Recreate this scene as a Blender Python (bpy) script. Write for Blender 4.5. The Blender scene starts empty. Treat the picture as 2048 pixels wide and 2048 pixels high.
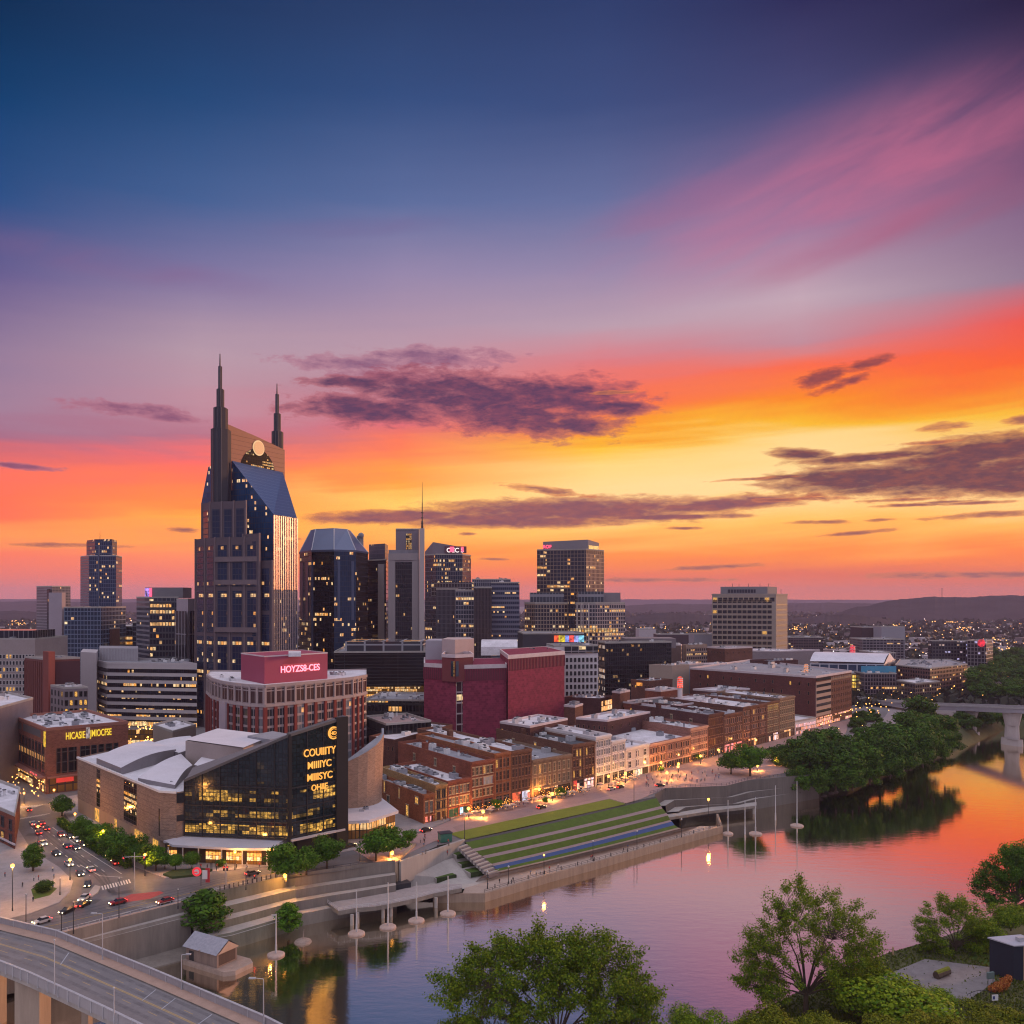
import bpy, bmesh, math, random
import numpy as np
from mathutils import Vector, Matrix
R = math.radians
rnd = random.Random(7)
S = bpy.context.scene
COL = S.collection
F, H, HZ, WZ = 1774.0, 85.0, 1200.0, -12.0      # focal length in photo pixels, eye height, horizon row, water level

# ---------------------------------------------------------------- camera
cam = bpy.data.cameras.new("camera"); co = bpy.data.objects.new("camera", cam); COL.objects.link(co)
co.location = (0, 0, H); co.rotation_euler = (R(90), 0, 0)
cam.sensor_width = 36; cam.lens = 36*F/2048; cam.shift_y = 176/2048
cam.clip_start = 1; cam.clip_end = 40000
S.camera = co
S.view_settings.view_transform = 'Standard'; S.view_settings.look = 'None'
S.view_settings.exposure = 0.0; S.view_settings.gamma = 1.0
S.render.engine = 'CYCLES'
S.cycles.max_bounces = 6; S.cycles.diffuse_bounces = 2; S.cycles.glossy_bounces = 3
S.cycles.transparent_max_bounces = 6; S.cycles.volume_bounces = 0
S.cycles.use_denoising = True; S.cycles.filter_width = 1.15
try: S.cycles.denoising_prefilter = 'ACCURATE'
except Exception: pass
S.cycles.sample_clamp_indirect = 4.0
try: S.cycles.use_light_tree = True
except Exception: pass

def lin(c):
    f = lambda v: v/12.92 if v <= .04045 else ((v+.055)/1.055)**2.4
    return tuple(f(v/255.0) for v in c)

class NT:
    """short hand for building node trees"""
    def __init__(s, tree): s.t = tree; s.n = tree.nodes; s.l = tree.links
    def new(s, typ, **kw):
        n = s.n.new(typ)
        for k, v in kw.items(): setattr(n, k, v)
        return n
    def put(s, sock, v):
        if hasattr(v, 'is_output'): s.l.new(v, sock)
        elif v is not None:
            if hasattr(sock.default_value, '__len__') and isinstance(v, (tuple, list)) and len(sock.default_value) == 4 and len(v) == 3: v = tuple(v)+(1,)
            sock.default_value = v
    def m(s, op, a, b=None, c=None, clamp=False):
        n = s.new('ShaderNodeMath', operation=op, use_clamp=clamp)
        s.put(n.inputs[0], a); s.put(n.inputs[1], b)
        if c is not None: s.put(n.inputs[2], c)
        return n.outputs[0]
    def mix(s, f, a, b, mode='MIX'):
        n = s.new('ShaderNodeMix', data_type='RGBA', blend_type=mode, clamp_factor=True)
        s.put(n.inputs[0], f); s.put(n.inputs[6], a); s.put(n.inputs[7], b)
        return n.outputs[2]
    def ss(s, v, a, b):
        n = s.new('ShaderNodeMapRange', interpolation_type='SMOOTHSTEP')
        s.put(n.inputs[0], v); n.inputs[1].default_value = a; n.inputs[2].default_value = b
        return n.outputs[0]
    def xyz(s, x, y, z=0.0):
        n = s.new('ShaderNodeCombineXYZ'); s.put(n.inputs[0], x); s.put(n.inputs[1], y); s.put(n.inputs[2], z)
        return n.outputs[0]
    def noise(s, vec, scale=1, detail=4, rough=.5, dist=0):
        n = s.new('ShaderNodeTexNoise'); s.put(n.inputs['Vector'], vec)
        n.inputs['Scale'].default_value = scale; n.inputs['Detail'].default_value = detail
        n.inputs['Roughness'].default_value = rough; n.inputs['Distortion'].default_value = dist
        return n.outputs[0]
    def white(s, vec):
        n = s.new('ShaderNodeTexWhiteNoise', noise_dimensions='3D'); s.put(n.inputs['Vector'], vec)
        return n.outputs['Value']

# ---------------------------------------------------------------- sky (world): a dusk sky described by azimuth and elevation
def azel(px, py):
    az = math.atan((px-1024)/F)
    return math.degrees(az), math.degrees(math.atan((HZ-py)/F*math.cos(az)))

def build_world():
    w = bpy.data.worlds.new("World"); S.world = w; w.use_nodes = True
    t = NT(w.node_tree); t.n.clear()
    out = t.new('ShaderNodeOutputWorld'); bg = t.new('ShaderNodeBackground')
    t.l.new(bg.outputs[0], out.inputs[0])
    tc = t.new('ShaderNodeTexCoord'); sp = t.new('ShaderNodeSeparateXYZ'); t.l.new(tc.outputs['Generated'], sp.inputs[0])
    x, y, z = sp.outputs
    az = t.m('MULTIPLY', t.m('ARCTAN2', x, y), 57.29578)
    el0 = t.m('MULTIPLY', t.m('ARCSINE', z), 57.29578)
    # streaky warping of the colour bands
    v1 = t.xyz(t.m('MULTIPLY', az, .05), t.m('MULTIPLY', el0, .28))
    wn = t.m('SUBTRACT', t.noise(v1, 1.0, 5, .55, .6), .5)
    v2 = t.xyz(t.m('MULTIPLY', az, .035), t.m('MULTIPLY', t.m('SUBTRACT', el0, t.m('MULTIPLY', az, .07)), 1.1), 3.3)
    wn2 = t.m('SUBTRACT', t.noise(v2, 1.0, 6, .6, .3), .5)
    warp = t.m('ADD', t.m('MULTIPLY', wn, 4.2), t.m('MULTIPLY', wn2, 2.2))
    wamt = t.m('MULTIPLY', t.ss(el0, 0.0, 4.0), t.m('MULTIPLY_ADD', t.ss(el0, 9.0, 17.0), -.72, 1.0))
    el = t.m('ADD', el0, t.m('MULTIPLY', warp, wamt))
    elp = t.m('DIVIDE', t.m('MAXIMUM', el, 0.0), 45.0)
    cols = {
     0:   [(0,(0,45,85)),(200,(2,62,112)),(400,(40,80,135)),(550,(105,95,145)),(700,(150,125,155)),(800,(165,130,155)),(870,(170,110,135)),(910,(215,105,110)),(960,(255,112,85)),(1020,(255,110,75)),(1060,(255,150,75)),(1100,(250,120,85)),(1150,(235,118,98)),(1195,(215,120,115))],
     400: [(0,(25,55,98)),(200,(30,72,122)),(400,(68,97,148)),(550,(130,120,162)),(700,(185,155,170)),(800,(195,145,160)),(870,(185,115,135)),(910,(255,110,100)),(960,(255,120,80)),(1020,(255,140,60)),(1050,(255,170,60)),(1100,(255,140,85)),(1150,(245,120,95)),(1195,(225,122,110))],
     800: [(0,(40,62,105)),(200,(50,78,128)),(400,(92,110,158)),(550,(150,136,172)),(700,(190,155,170)),(790,(190,130,145)),(850,(225,110,120)),(900,(255,125,85)),(960,(255,160,60)),(1000,(255,200,95)),(1060,(255,180,80)),(1110,(255,150,55)),(1150,(255,128,72)),(1195,(235,122,95))],
     1200:[(0,(45,62,108)),(200,(60,78,127)),(400,(102,112,158)),(550,(152,138,172)),(650,(190,160,176)),(720,(225,125,130)),(800,(255,115,80)),(860,(255,150,40)),(890,(255,195,50)),(940,(255,212,125)),(1000,(255,212,145)),(1050,(255,192,95)),(1120,(255,140,55)),(1160,(240,115,75)),(1195,(235,118,85))],
     1600:[(0,(45,45,88)),(200,(72,74,120)),(350,(118,98,140)),(450,(150,122,158)),(600,(198,170,184)),(680,(196,142,156)),(740,(255,110,75)),(800,(255,140,35)),(845,(255,190,45)),(890,(255,216,140)),(980,(255,216,150)),(1055,(255,190,90)),(1110,(255,140,55)),(1150,(230,110,75)),(1195,(232,118,82))],
     2048:[(0,(38,32,66)),(200,(80,64,102)),(350,(122,86,122)),(450,(138,108,140)),(560,(150,126,150)),(640,(240,90,80)),(720,(255,100,50)),(780,(255,150,45)),(820,(255,195,60)),(900,(255,208,140)),(1000,(255,208,135)),(1060,(255,180,82)),(1110,(255,130,55)),(1150,(225,110,75)),(1195,(225,115,75))],
    }
    prev = None; pa = None
    for px, st in sorted(cols.items()):
        r = t.new('ShaderNodeValToRGB'); r.color_ramp.interpolation = 'LINEAR'
        e = r.color_ramp.elements
        for k, (py, c) in enumerate(reversed(st)):
            a, h = azel(px, py)
            pos = max(0, h/45.0); c4 = tuple(v*(1.0+.16*max(0,min(1,(py-850)/150))) for v in lin(c))+(1,)
            if k < 2: e[k].position = pos; e[k].color = c4
            else: q = e.new(pos); q.color = c4
        t.l.new(elp, r.inputs[0])
        a = azel(px, HZ)[0]
        col = r.outputs[0]
        if prev is not None:
            n = t.new('ShaderNodeMapRange'); t.put(n.inputs[0], az); n.inputs[1].default_value = pa; n.inputs[2].default_value = a
            col = t.mix(n.outputs[0], prev, col)
        prev, pa = col, a
    sky = prev
    # above and behind the view, unseen sky is brightened to light the city
    over = t.mix(t.ss(el0, 36.0, 58.0), sky, OVER)
    back = t.mix(t.ss(el0, 0.0, 40.0), BACK, OVER)
    absaz = t.m('ABSOLUTE', az)
    sky = t.mix(t.ss(absaz, 55.0, 115.0), over, back)
    # cloud shapes
    def ell(px, py, rx, ry, tilt=0.0):
        a, h = azel(px, py); ra = math.degrees(rx/F); rh = math.degrees(ry/F)
        da = t.m('SUBTRACT', az, a)
        dh = t.m('SUBTRACT', t.m('SUBTRACT', el0, h), t.m('MULTIPLY', da, tilt))
        qa = t.m('DIVIDE', da, ra); qh = t.m('DIVIDE', dh, rh)
        d = t.m('SQRT', t.m('ADD', t.m('MULTIPLY', qa, qa), t.m('MULTIPLY', qh, qh)))
        return t.m('SUBTRACT', 1.0, d)
    def fbm(sa, sh, off, det=8, rough=.62):
        return t.noise(t.xyz(t.m('MULTIPLY', az, sa), t.m('MULTIPLY', el0, sh), off), 1.0, det, rough, .2)
    def cloud(sky, lst, col, edge, n, k=1.5, lo=.15, hi=.62, dens=.93):
        k *= 1.25; hi += .22; m = None; col = t.mix(t.m('MULTIPLY', t.ss(nC, .36, .70), .38), tuple(col)+(1,), tuple(edge)+(1,))
        for c in lst:
            e = ell(*c); m = e if m is None else t.m('MAXIMUM', m, e)
        v = t.m('ADD', t.m('MINIMUM', m, .72), t.m('MULTIPLY', t.m('SUBTRACT', n, .5), k))
        sky = t.mix(t.m('MULTIPLY', t.ss(v, lo-.16, lo+.14), .62), sky, edge)
        return t.mix(t.m('MULTIPLY', t.ss(v, lo, hi), dens), sky, col)
    nC = fbm(.9, 3.2, 4.4, 8, .7); nA = fbm(.55, 1.55, 1.7, 10, .66); nB = fbm(.55, 2.2, 9.1, 10, .66)
    # rosy veils in the upper right and mauve veils on the left
    nv = t.noise(t.xyz(t.m('MULTIPLY', az, .10), t.m('MULTIPLY', t.m('SUBTRACT', el0, t.m('MULTIPLY', az, .32)), .42), 5.0), 1.0, 5, .55, .5)
    for c, col, k in (((1600,400,540,175,.20), (205,118,148), .50), ((1800,330,420,110,.26), (212,108,140), .50), ((1730,470,330,40,.30), (175,92,125), .55), ((1930,420,220,45,.25), (175,85,115), .45), ((1350,410,260,50,.25), (150,100,140), .5), ((200,520,420,40,-.06), (135,98,140), .5), ((700,455,260,24,.1),(120,98,145),.4)):
        m = t.m('MULTIPLY', t.ss(ell(*c), 0.0, .75), t.ss(nv, .12, .92))
        sky = t.mix(t.m('MULTIPLY', m, k), sky, lin(col))
    sky = cloud(sky, [(700,728,160,20,.02),(870,715,180,24,0),(800,755,190,20,-.05)], lin((118,80,118)), lin((180,120,140)), nA, 2.1, .16, .75, .80)
    sky = cloud(sky, [(900,790,250,56,-.03),(1110,792,200,52,-.06),(750,818,200,36,0),(1020,832,240,44,-.10),(1150,850,110,24,-.14),(1240,815,80,20,-.1),(700,765,110,14,0)], lin((80,58,92)), lin((178,92,104)), nA, 1.5, .12, .50)
    sky = cloud(sky, [(270,820,150,16,-.04),(340,834,80,12,0),(40,932,80,7,-.05)], lin((122,76,110)), lin((180,110,130)), nA, 1.8, .2, .6, .8)
    sky = cloud(sky, [(1150,1022,390,34,.01),(800,1034,220,18,.03),(1010,1040,360,20,0),(1430,1010,230,18,.05),(1330,1034,200,8,0)], lin((128,78,96)), lin((205,112,78)), nB, .95, .14, .42)
    sky = cloud(sky, [(1960,905,220,38,.05),(1890,950,340,46,.02),(1720,957,210,34,.02),(2010,965,160,30,0),(1600,908,70,14,-.1),(1740,915,170,12,.02),(1560,955,60,7,.05)], lin((92,58,78)), lin((190,98,68)), nB, 1.0, .14, .44)
    sky = cloud(sky, [(1655,752,60,18,.2),(1735,728,55,14,.25),(1690,765,70,12,.28)], lin((120,66,78)), lin((205,90,70)), nA, 2.1, .18, .6, .85)
    sky = cloud(sky, [(1090,980,110,9,-.12),(1715,1066,85,5,.06),(1895,852,58,9,.05),(2035,842,40,9,.1),(1985,1029,130,7,.02),(1430,1134,110,6,.04),(370,1061,40,6,0),(1640,1044,70,5,0),(1370,1056,45,4,0),(1610,998,130,5,.0),(1790,1000,90,4,0),(1860,885,55,5,0),(560,1076,60,4,0),(940,1068,25,4,0),(985,1118,40,4,0),(1930,1150,200,8,0),(1300,1160,180,6,0),(150,1090,130,6,0),(1230,785,60,5,0),(1830,1010,100,4,0),(1950,1006,90,4,0),(1760,1040,40,4,0),(1500,958,90,4,.03),(1890,1004,60,3,0)], lin((132,80,88)), lin((225,130,80)), nB, 1.7, .2, .7, .85)
    t.l.new(sky, bg.inputs[0]); bg.inputs[1].default_value = SKYK
HAZE_D = 5.5e-5
OVER = (1.02, .97, 1.10, 1); BACK = (.15, .145, .26, 1); SKYK = 1.0
build_world()
sl = bpy.data.lights.new("sun", 'SUN'); sl.energy = 2.7; sl.angle = R(10); sl.color = (1.0, .48, .22)
so = bpy.data.objects.new("sun", sl); COL.objects.link(so)
_d = Vector((math.sin(R(62))*math.cos(R(7)), math.cos(R(62))*math.cos(R(7)), math.sin(R(7))))   # towards the sunset glow, low on the right
so.rotation_euler = _d.to_track_quat('Z', 'Y').to_euler(); so.location = _d*400

# ---------------------------------------------------------------- photo rows and columns turned into ground points
def Wd(px, d): return Vector(((px-1024)*d/F, d))
def G(px, py, z=0.0):
    d = (H-z)*F/(py-HZ); return Vector(((px-1024)*d/F, d))
def ZY(py, d): return H-(py-HZ)*d/F
def V3(p, z): return Vector((p[0], p[1], z))

# ---------------------------------------------------------------- mesh helpers
ORG = {}
class MB:
    def __init__(s): s.v = []; s.f = []; s.mi = []; s.uv = []
    def face(s, pts, mi=0, uv=None):
        i = len(s.v); s.v += [tuple(p) for p in pts]; s.f.append(tuple(range(i, i+len(pts)))); s.mi.append(mi)
        s.uv.append(uv or [(p[0], p[1]) for p in pts]); return s
    def wall(s, P, Q, z0, z1, mi=0, u0=0.0, z1q=None, z0q=None):
        L = math.hypot(Q[0]-P[0], Q[1]-P[1]); zq = z1 if z1q is None else z1q; zb = z0 if z0q is None else z0q
        s.face([(P[0],P[1],z0),(Q[0],Q[1],zb),(Q[0],Q[1],zq),(P[0],P[1],z1)], mi, [(u0,z0),(u0+L,zb),(u0+L,zq),(u0,z1)]); return s
    def prism(s, pts, z0, z1, mi=0, mt=None, bottom=False, ends=True):
        zs = z1 if hasattr(z1, '__len__') else [z1]*len(pts)
        n = len(pts); u = 0.0
        for i in range(n):
            P, Q = pts[i], pts[(i+1) % n]
            s.wall(P, Q, z0, zs[i], mi, u, zs[(i+1) % n]); u += math.hypot(Q[0]-P[0], Q[1]-P[1])
        if ends: s.face([(p[0],p[1],z) for p, z in zip(pts, zs)], mi if mt is None else mt)
        if bottom: s.face([(p[0],p[1],z0) for p in reversed(pts)], mi)
        return s
    def box(s, c, d, a=0.0, mi=0):
        ca, sa = math.cos(a), math.sin(a); hx, hy = d[0]/2, d[1]/2
        pts = [(c[0]+x*ca-y*sa, c[1]+x*sa+y*ca) for x, y in ((-hx,-hy),(hx,-hy),(hx,hy),(-hx,hy))]
        return s.prism(pts, c[2], c[2]+d[2], mi, bottom=True)
    def bar(s, P, Q, w, z0, z1, mi=0, out=0.0, z0q=None, z1q=None):
        """a straight bar from P to Q in plan, its near side 'out' beyond the line, w thick"""
        P = Vector(P[:2]); Q = Vector(Q[:2]); d = (Q-P).normalized(); n = Vector((d.y, -d.x))
        a, b, c, e = P+n*out, Q+n*out, Q+n*(out-w), P+n*(out-w)
        zb = z0 if z0q is None else z0q; zt = z1 if z1q is None else z1q
        lo = [(a,z0),(b,zb),(c,zb),(e,z0)]; hi = [(a,z1),(b,zt),(c,zt),(e,z1)]
        L = (Q-P).length
        for i in range(4):
            j = (i+1) % 4
            s.face([V3(*lo[i]),V3(*lo[j]),V3(*hi[j]),V3(*hi[i])], mi, [(0,lo[i][1]),(L,lo[j][1]),(L,hi[j][1]),(0,hi[i][1])])
        s.face([V3(*q) for q in hi], mi); s.face([V3(*q) for q in reversed(lo)], mi); return s
    def tube(s, p, q, r, r2=None, n=8, mi=0, cap=True):
        p = Vector(p); q = Vector(q); ax = (q-p).normalized(); t = Vector((0,0,1)) if abs(ax.z) < .9 else Vector((1,0,0))
        u = ax.cross(t).normalized(); v = ax.cross(u); r2 = r if r2 is None else r2
        A = [p+(u*math.cos(k*2*math.pi/n)+v*math.sin(k*2*math.pi/n))*r for k in range(n)]
        B = [q+(u*math.cos(k*2*math.pi/n)+v*math.sin(k*2*math.pi/n))*r2 for k in range(n)]
        for k in range(n):
            j = (k+1) % n; s.face([A[j],A[k],B[k],B[j]], mi)
        if cap: s.face(B[::-1], mi); s.face(A, mi)
        return s
    def ring(s, pts, t, z0, z1, mi=0):
        """hollow kerb of thickness t following a convex outline"""
        I = inset(pts, t); n = len(pts)
        for i in range(n):
            j = (i+1) % n
            s.wall(pts[i], pts[j], z0, z1, mi); s.wall(I[j], I[i], z0, z1, mi)
            s.face([V3(pts[i],z1),V3(pts[j],z1),V3(I[j],z1),V3(I[i],z1)], mi)
        return s
    def ball(s, c, r, mi=0, n=8, m=5, sz=1.0):
        P = [[(c[0]+r*math.sin(math.pi*j/m)*math.cos(2*math.pi*i/n), c[1]+r*math.sin(math.pi*j/m)*math.sin(2*math.pi*i/n), c[2]-r*sz*math.cos(math.pi*j/m)) for i in range(n)] for j in range(m+1)]
        for j in range(m):
            for i in range(n):
                k = (i+1) % n
                s.face([P[j][i],P[j][k],P[j+1][k],P[j+1][i]] if 0 < j < m-1 else ([P[0][0],P[1][k],P[1][i]] if j == 0 else [P[j][i],P[j][k],P[m][0]]), mi)
        return s
    def build(s, name, mats, parent=None, smooth=False):
        me = bpy.data.meshes.new(name)
        o0 = ORG.get(parent.name, Vector((0,0,0))) if parent is not None else Vector((0,0,0))
        me.from_pydata([(a-o0[0], b-o0[1], c-o0[2]) for a, b, c in s.v], [], s.f)
        uv = me.uv_layers.new(name="UVMap")
        uv.data.foreach_set('uv', np.array([c for f in s.uv for c in f], dtype=np.float32).ravel())
        me.polygons.foreach_set('material_index', np.array(s.mi, dtype=np.int32))
        if smooth: me.polygons.foreach_set('use_smooth', np.ones(len(s.f), dtype=bool))
        for m in (mats if isinstance(mats, (list, tuple)) else [mats]): me.materials.append(m)
        o = bpy.data.objects.new(name, me); COL.objects.link(o)
        if parent is not None: o.parent = parent; ORG[o.name] = o0
        return o
def inset(pts, t):
    n = len(pts); out = []
    P = [Vector(p[:2]) for p in pts]
    for i in range(n):
        a, b, c = P[i-1], P[i], P[(i+1) % n]
        d1 = (b-a).normalized(); d2 = (c-b).normalized(); n1 = Vector((-d1.y, d1.x)); n2 = Vector((-d2.y, d2.x))
        k = n1+n2; k = k/max(.2, k.length_squared)*2
        out.append(b+k*t)
    return out
def tag(o, label=None, cat=None, group=None, kind=None):
    if label: o['label'] = label
    if cat: o['category'] = cat
    if group: o['group'] = group
    if kind: o['kind'] = kind
    return o
def thing(name, label, cat, loc=(0,0,0), rz=0.0, group=None):
    o = bpy.data.objects.new(name, None); COL.objects.link(o); o.location = loc; o.rotation_euler = (0,0,rz)
    o.empty_display_size = 1; ORG[o.name] = Vector(loc) if rz == 0 else Vector((0,0,0))
    return tag(o, label, cat, group)
def kids(o, KID={}):
    return list(o.children)
def copy_tree(o, parent=None, loc=None, rz=None, sc=None):
    c = o.copy(); COL.objects.link(c)
    if parent is not None: c.parent = parent
    if loc is not None: c.location = loc
    if rz is not None: c.rotation_euler = (0,0,rz)
    if sc is not None: c.scale = sc
    for ch in list(o.children): copy_tree(ch, c)
    return c

# ---------------------------------------------------------------- materials
MT = {}
def principled(name):
    m = bpy.data.materials.new(name); m.use_nodes = True
    t = NT(m.node_tree); b = t.n['Principled BSDF']
    return m, t, b
def mat(name, rgb, rough=.8, var=.25, scale=.35, metal=0.0, spec=.3, streak=False, bump=0.0):
    if name in MT: return MT[name]
    m, t, b = principled(name)
    tc = t.new('ShaderNodeTexCoord')
    vec = tc.outputs['Object']
    if streak:
        mp = t.new('ShaderNodeMapping'); mp.inputs['Scale'].default_value = (1,1,.12); t.l.new(vec, mp.inputs[0]); vec = mp.outputs[0]
    n = t.m('ADD', t.m('MULTIPLY', t.noise(vec, scale, 5, .6), .65), t.m('MULTIPLY', t.noise(vec, scale*7, 3, .6), .35))
    k = t.m('MULTIPLY_ADD', t.m('SUBTRACT', n, .5), var*3.2, 1.0)
    t.put(b.inputs['Base Color'], t.mix(1.0, tuple(rgb)+(1,), t.xyz(k, k, k), 'MULTIPLY'))
    b.inputs['Roughness'].default_value = rough; b.inputs['Metallic'].default_value = metal
    b.inputs['Specular IOR Level'].default_value = spec
    if bump:
        bp = t.new('ShaderNodeBump'); bp.inputs['Strength'].default_value = bump; bp.inputs['Distance'].default_value = .3
        t.l.new(n, bp.inputs['Height']); t.l.new(bp.outputs[0], b.inputs['Normal'])
    MT[name] = m; return m
def emit(name, rgb, k, var=.0, scale=1.0):
    if name in MT: return MT[name]
    m, t, b = principled(name)
    b.inputs['Base Color'].default_value = (.05,.05,.05,1); b.inputs['Emission Color'].default_value = tuple(rgb)+(1,)
    b.inputs['Emission Strength'].default_value = k
    if var:
        tc = t.new('ShaderNodeTexCoord'); n = t.noise(tc.outputs['Object'], scale, 3, .6)
        t.put(b.inputs['Emission Strength'], t.m('MULTIPLY', t.ss(n, .5-var, .5+var), k))
    MT[name] = m; return m
WARM = (1.0, .50, .10)
def glassgrid(name, bay, fh, frame, glass, mu=.12, mv=.12, litp=.12, lit=WARM, k=1.6, rough=.12, band=None, bandh=.0, floors=True, spec=.5, seed=0.0, clus=1.0, metal=0.0, sub=2):
    """curtain wall: UV in metres, cells of bay x fh with frame lines, rooms lit at random by floor and by clump"""
    if name in MT: return MT[name]
    m, t, b = principled(name)
    uv = t.new('ShaderNodeUVMap'); sp = t.new('ShaderNodeSeparateXYZ'); t.l.new(uv.outputs[0], sp.inputs[0])
    u = t.m('DIVIDE', sp.outputs[0], bay); v = t.m('DIVIDE', sp.outputs[1], fh)
    cu, cv = t.m('FLOOR', u), t.m('FLOOR', v); fu, fv = t.m('FRACT', u), t.m('FRACT', v)
    fr = t.m('MAXIMUM', t.m('LESS_THAN', fu, mu), t.m('LESS_THAN', fv, mv))
    oi = t.new('ShaderNodeObjectInfo')
    r1 = t.white(t.xyz(cu, cv, seed+.5)); r2 = t.white(t.xyz(t.m('FLOOR', t.m('MULTIPLY', u, .14)), cv, seed+7.3)); r3 = t.noise(t.xyz(t.m('MULTIPLY', cu, .11), t.m('MULTIPLY', cv, .23), seed+3.1), 1.0, 2)
    p = t.m('MULTIPLY', t.m('MULTIPLY', t.m('POWER', r2, 4.0), t.ss(r3, .36, .60)), litp*8.0*clus)
    on = t.m('LESS_THAN', r1, p)
    on = t.m('MAXIMUM', on, t.m('LESS_THAN', r1, litp*.05))
    glow = t.m('MULTIPLY_ADD', t.white(t.xyz(t.m('FLOOR', t.m('MULTIPLY', u, sub)), t.m('FLOOR', t.m('MULTIPLY', v, 3.0)), seed)), .9, .35)
    pane = t.m('SUBTRACT', 1.0, fr)
    if litp < .6: on = t.m('MULTIPLY', on, t.m('MULTIPLY', t.m('GREATER_THAN', fv, .30), t.m('LESS_THAN', fv, .84)))
    gl = t.mix(t.m('MULTIPLY', r1, .6), glass, tuple(c*.45 for c in glass))
    basec = t.mix(fr, gl, frame)
    nz = t.noise(t.new('ShaderNodeTexCoord').outputs['Object'], .08, 4)
    basec = t.mix(t.m('MULTIPLY', t.ss(nz, .3, .7), .35), basec, t.mix(1.0, basec, (.55,.55,.6,1), 'MULTIPLY'))
    if bandh:
        bd = t.m('GREATER_THAN', fv, 1-bandh); basec = t.mix(bd, basec, band); pane = t.m('MULTIPLY', pane, t.m('SUBTRACT', 1.0, bd))
    t.put(b.inputs['Base Color'], basec)
    t.put(b.inputs['Roughness'], t.m('MULTIPLY_ADD', pane, rough-.6, .6))
    t.put(b.inputs['Metallic'], t.m('MULTIPLY', pane, metal))
    b.inputs['Specular IOR Level'].default_value = spec
    t.put(b.inputs['Emission Color'], t.mix(t.m('FRACT', t.m('MULTIPLY', r1, 91.7)), (lit[0], lit[1]*.78, lit[2]*.6, 1), (lit[0], min(1,lit[1]*1.35+.05), lit[2]*3+.08, 1)))
    t.put(b.inputs['Emission Strength'], t.m('MULTIPLY', t.m('MULTIPLY', on, pane), t.m('MULTIPLY', glow, k*.62)))
    # every pane sits a hair out of true
    nm = t.new('ShaderNodeBump'); nm.inputs['Strength'].default_value = .25; nm.inputs['Distance'].default_value = .25
    t.put(nm.inputs['Height'], t.m('MULTIPLY', fr, -1.0) if False else t.m('ADD', fr, t.m('MULTIPLY', r1, .1)))
    t.l.new(nm.outputs[0], b.inputs['Normal'])
    MT[name] = m; return m
def winglass(name, glass, litp, k=1.6, lit=WARM):
    if name in MT: return MT[name]
    m, t, b = principled(name)
    oi = t.new('ShaderNodeObjectInfo'); ge = t.new('ShaderNodeNewGeometry')
    r = t.m('FRACT', t.m('ADD', t.m('MULTIPLY', oi.outputs['Random'], 7.31), t.m('MULTIPLY', ge.outputs['Random Per Island'], 3.77)))
    on = t.m('LESS_THAN', r, litp)
    n = t.noise(t.new('ShaderNodeTexCoord').outputs['Object'], 1.6, 2)
    t.put(b.inputs['Base Color'], t.mix(r, glass, tuple(c*.3 for c in glass)))
    b.inputs['Roughness'].default_value = .12; b.inputs['Emission Color'].default_value = tuple(lit)+(1,)
    t.put(b.inputs['Emission Strength'], t.m('MULTIPLY', on, t.m('MULTIPLY', t.ss(n, .25, .65), k*.62)))
    MT[name] = m; return m
def brick(name, rgb, var=.35, bw=.9, rh=.35):
    if name in MT: return MT[name]
    m, t, b = principled(name)
    uv = t.new('ShaderNodeUVMap')
    br = t.new('ShaderNodeTexBrick'); t.l.new(uv.outputs[0], br.inputs['Vector'])
    br.inputs['Color1'].default_value = tuple(rgb)+(1,); br.inputs['Color2'].default_value = tuple(c*.62 for c in rgb)+(1,)
    br.inputs['Mortar'].default_value = tuple(min(1, c*1.25+.02) for c in rgb)+(1,)
    br.inputs['Scale'].default_value = 1.0; br.inputs['Brick Width'].default_value = bw; br.inputs['Row Height'].default_value = rh; br.inputs['Mortar Size'].default_value = .025
    n = t.noise(t.new('ShaderNodeTexCoord').outputs['Object'], .12, 6, .65)
    k = t.m('MULTIPLY_ADD', t.m('SUBTRACT', n, .5), var*3.5, 1.0)
    t.put(b.inputs['Base Color'], t.mix(1.0, br.outputs[0], t.xyz(k, k, k), 'MULTIPLY'))
    b.inputs['Roughness'].default_value = .85; b.inputs['Specular IOR Level'].default_value = .2
    MT[name] = m; return m

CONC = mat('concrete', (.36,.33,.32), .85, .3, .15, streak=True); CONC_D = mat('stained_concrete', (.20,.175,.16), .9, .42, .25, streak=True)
ASPH = mat('asphalt', (.125,.118,.130), .6, .5, .10); PAVE = mat('paving', (.30,.27,.28), .85, .3, .3); PINKPAVE = mat('brick_paving', (.33,.22,.215), .85, .25, .3)
ROOFW = mat('white_roof', (.62,.60,.66), .7, .42, .16); ROOFG = mat('grey_roof', (.26,.26,.30), .8, .4, .16); ROOFD = mat('dark_roof', (.08,.085,.10), .8, .4, .2)
METAL = mat('galvanised_metal', (.46,.46,.50), .5, .3, .6, .3); DARKM = mat('dark_metal', (.035,.035,.042), .5, .2); WHITEM = mat('white_metal', (.66,.65,.68), .5, .12)
COPE = mat('pale_coping', (.55,.47,.50), .8, .2); BR1 = brick('red_brick', (.23,.072,.045)); BR2 = brick('brown_brick', (.14,.062,.047)); BR3 = brick('orange_brick', (.29,.105,.05)); BR4 = brick('dark_brick', (.095,.040,.038))
STONE = mat('tan_stone', (.42,.30,.24), .85, .2, .1); LIMEST = mat('pale_stone', (.52,.46,.46), .85, .2, .15); WHITEW = mat('white_render', (.62,.59,.63), .8, .15, .15)
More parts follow.
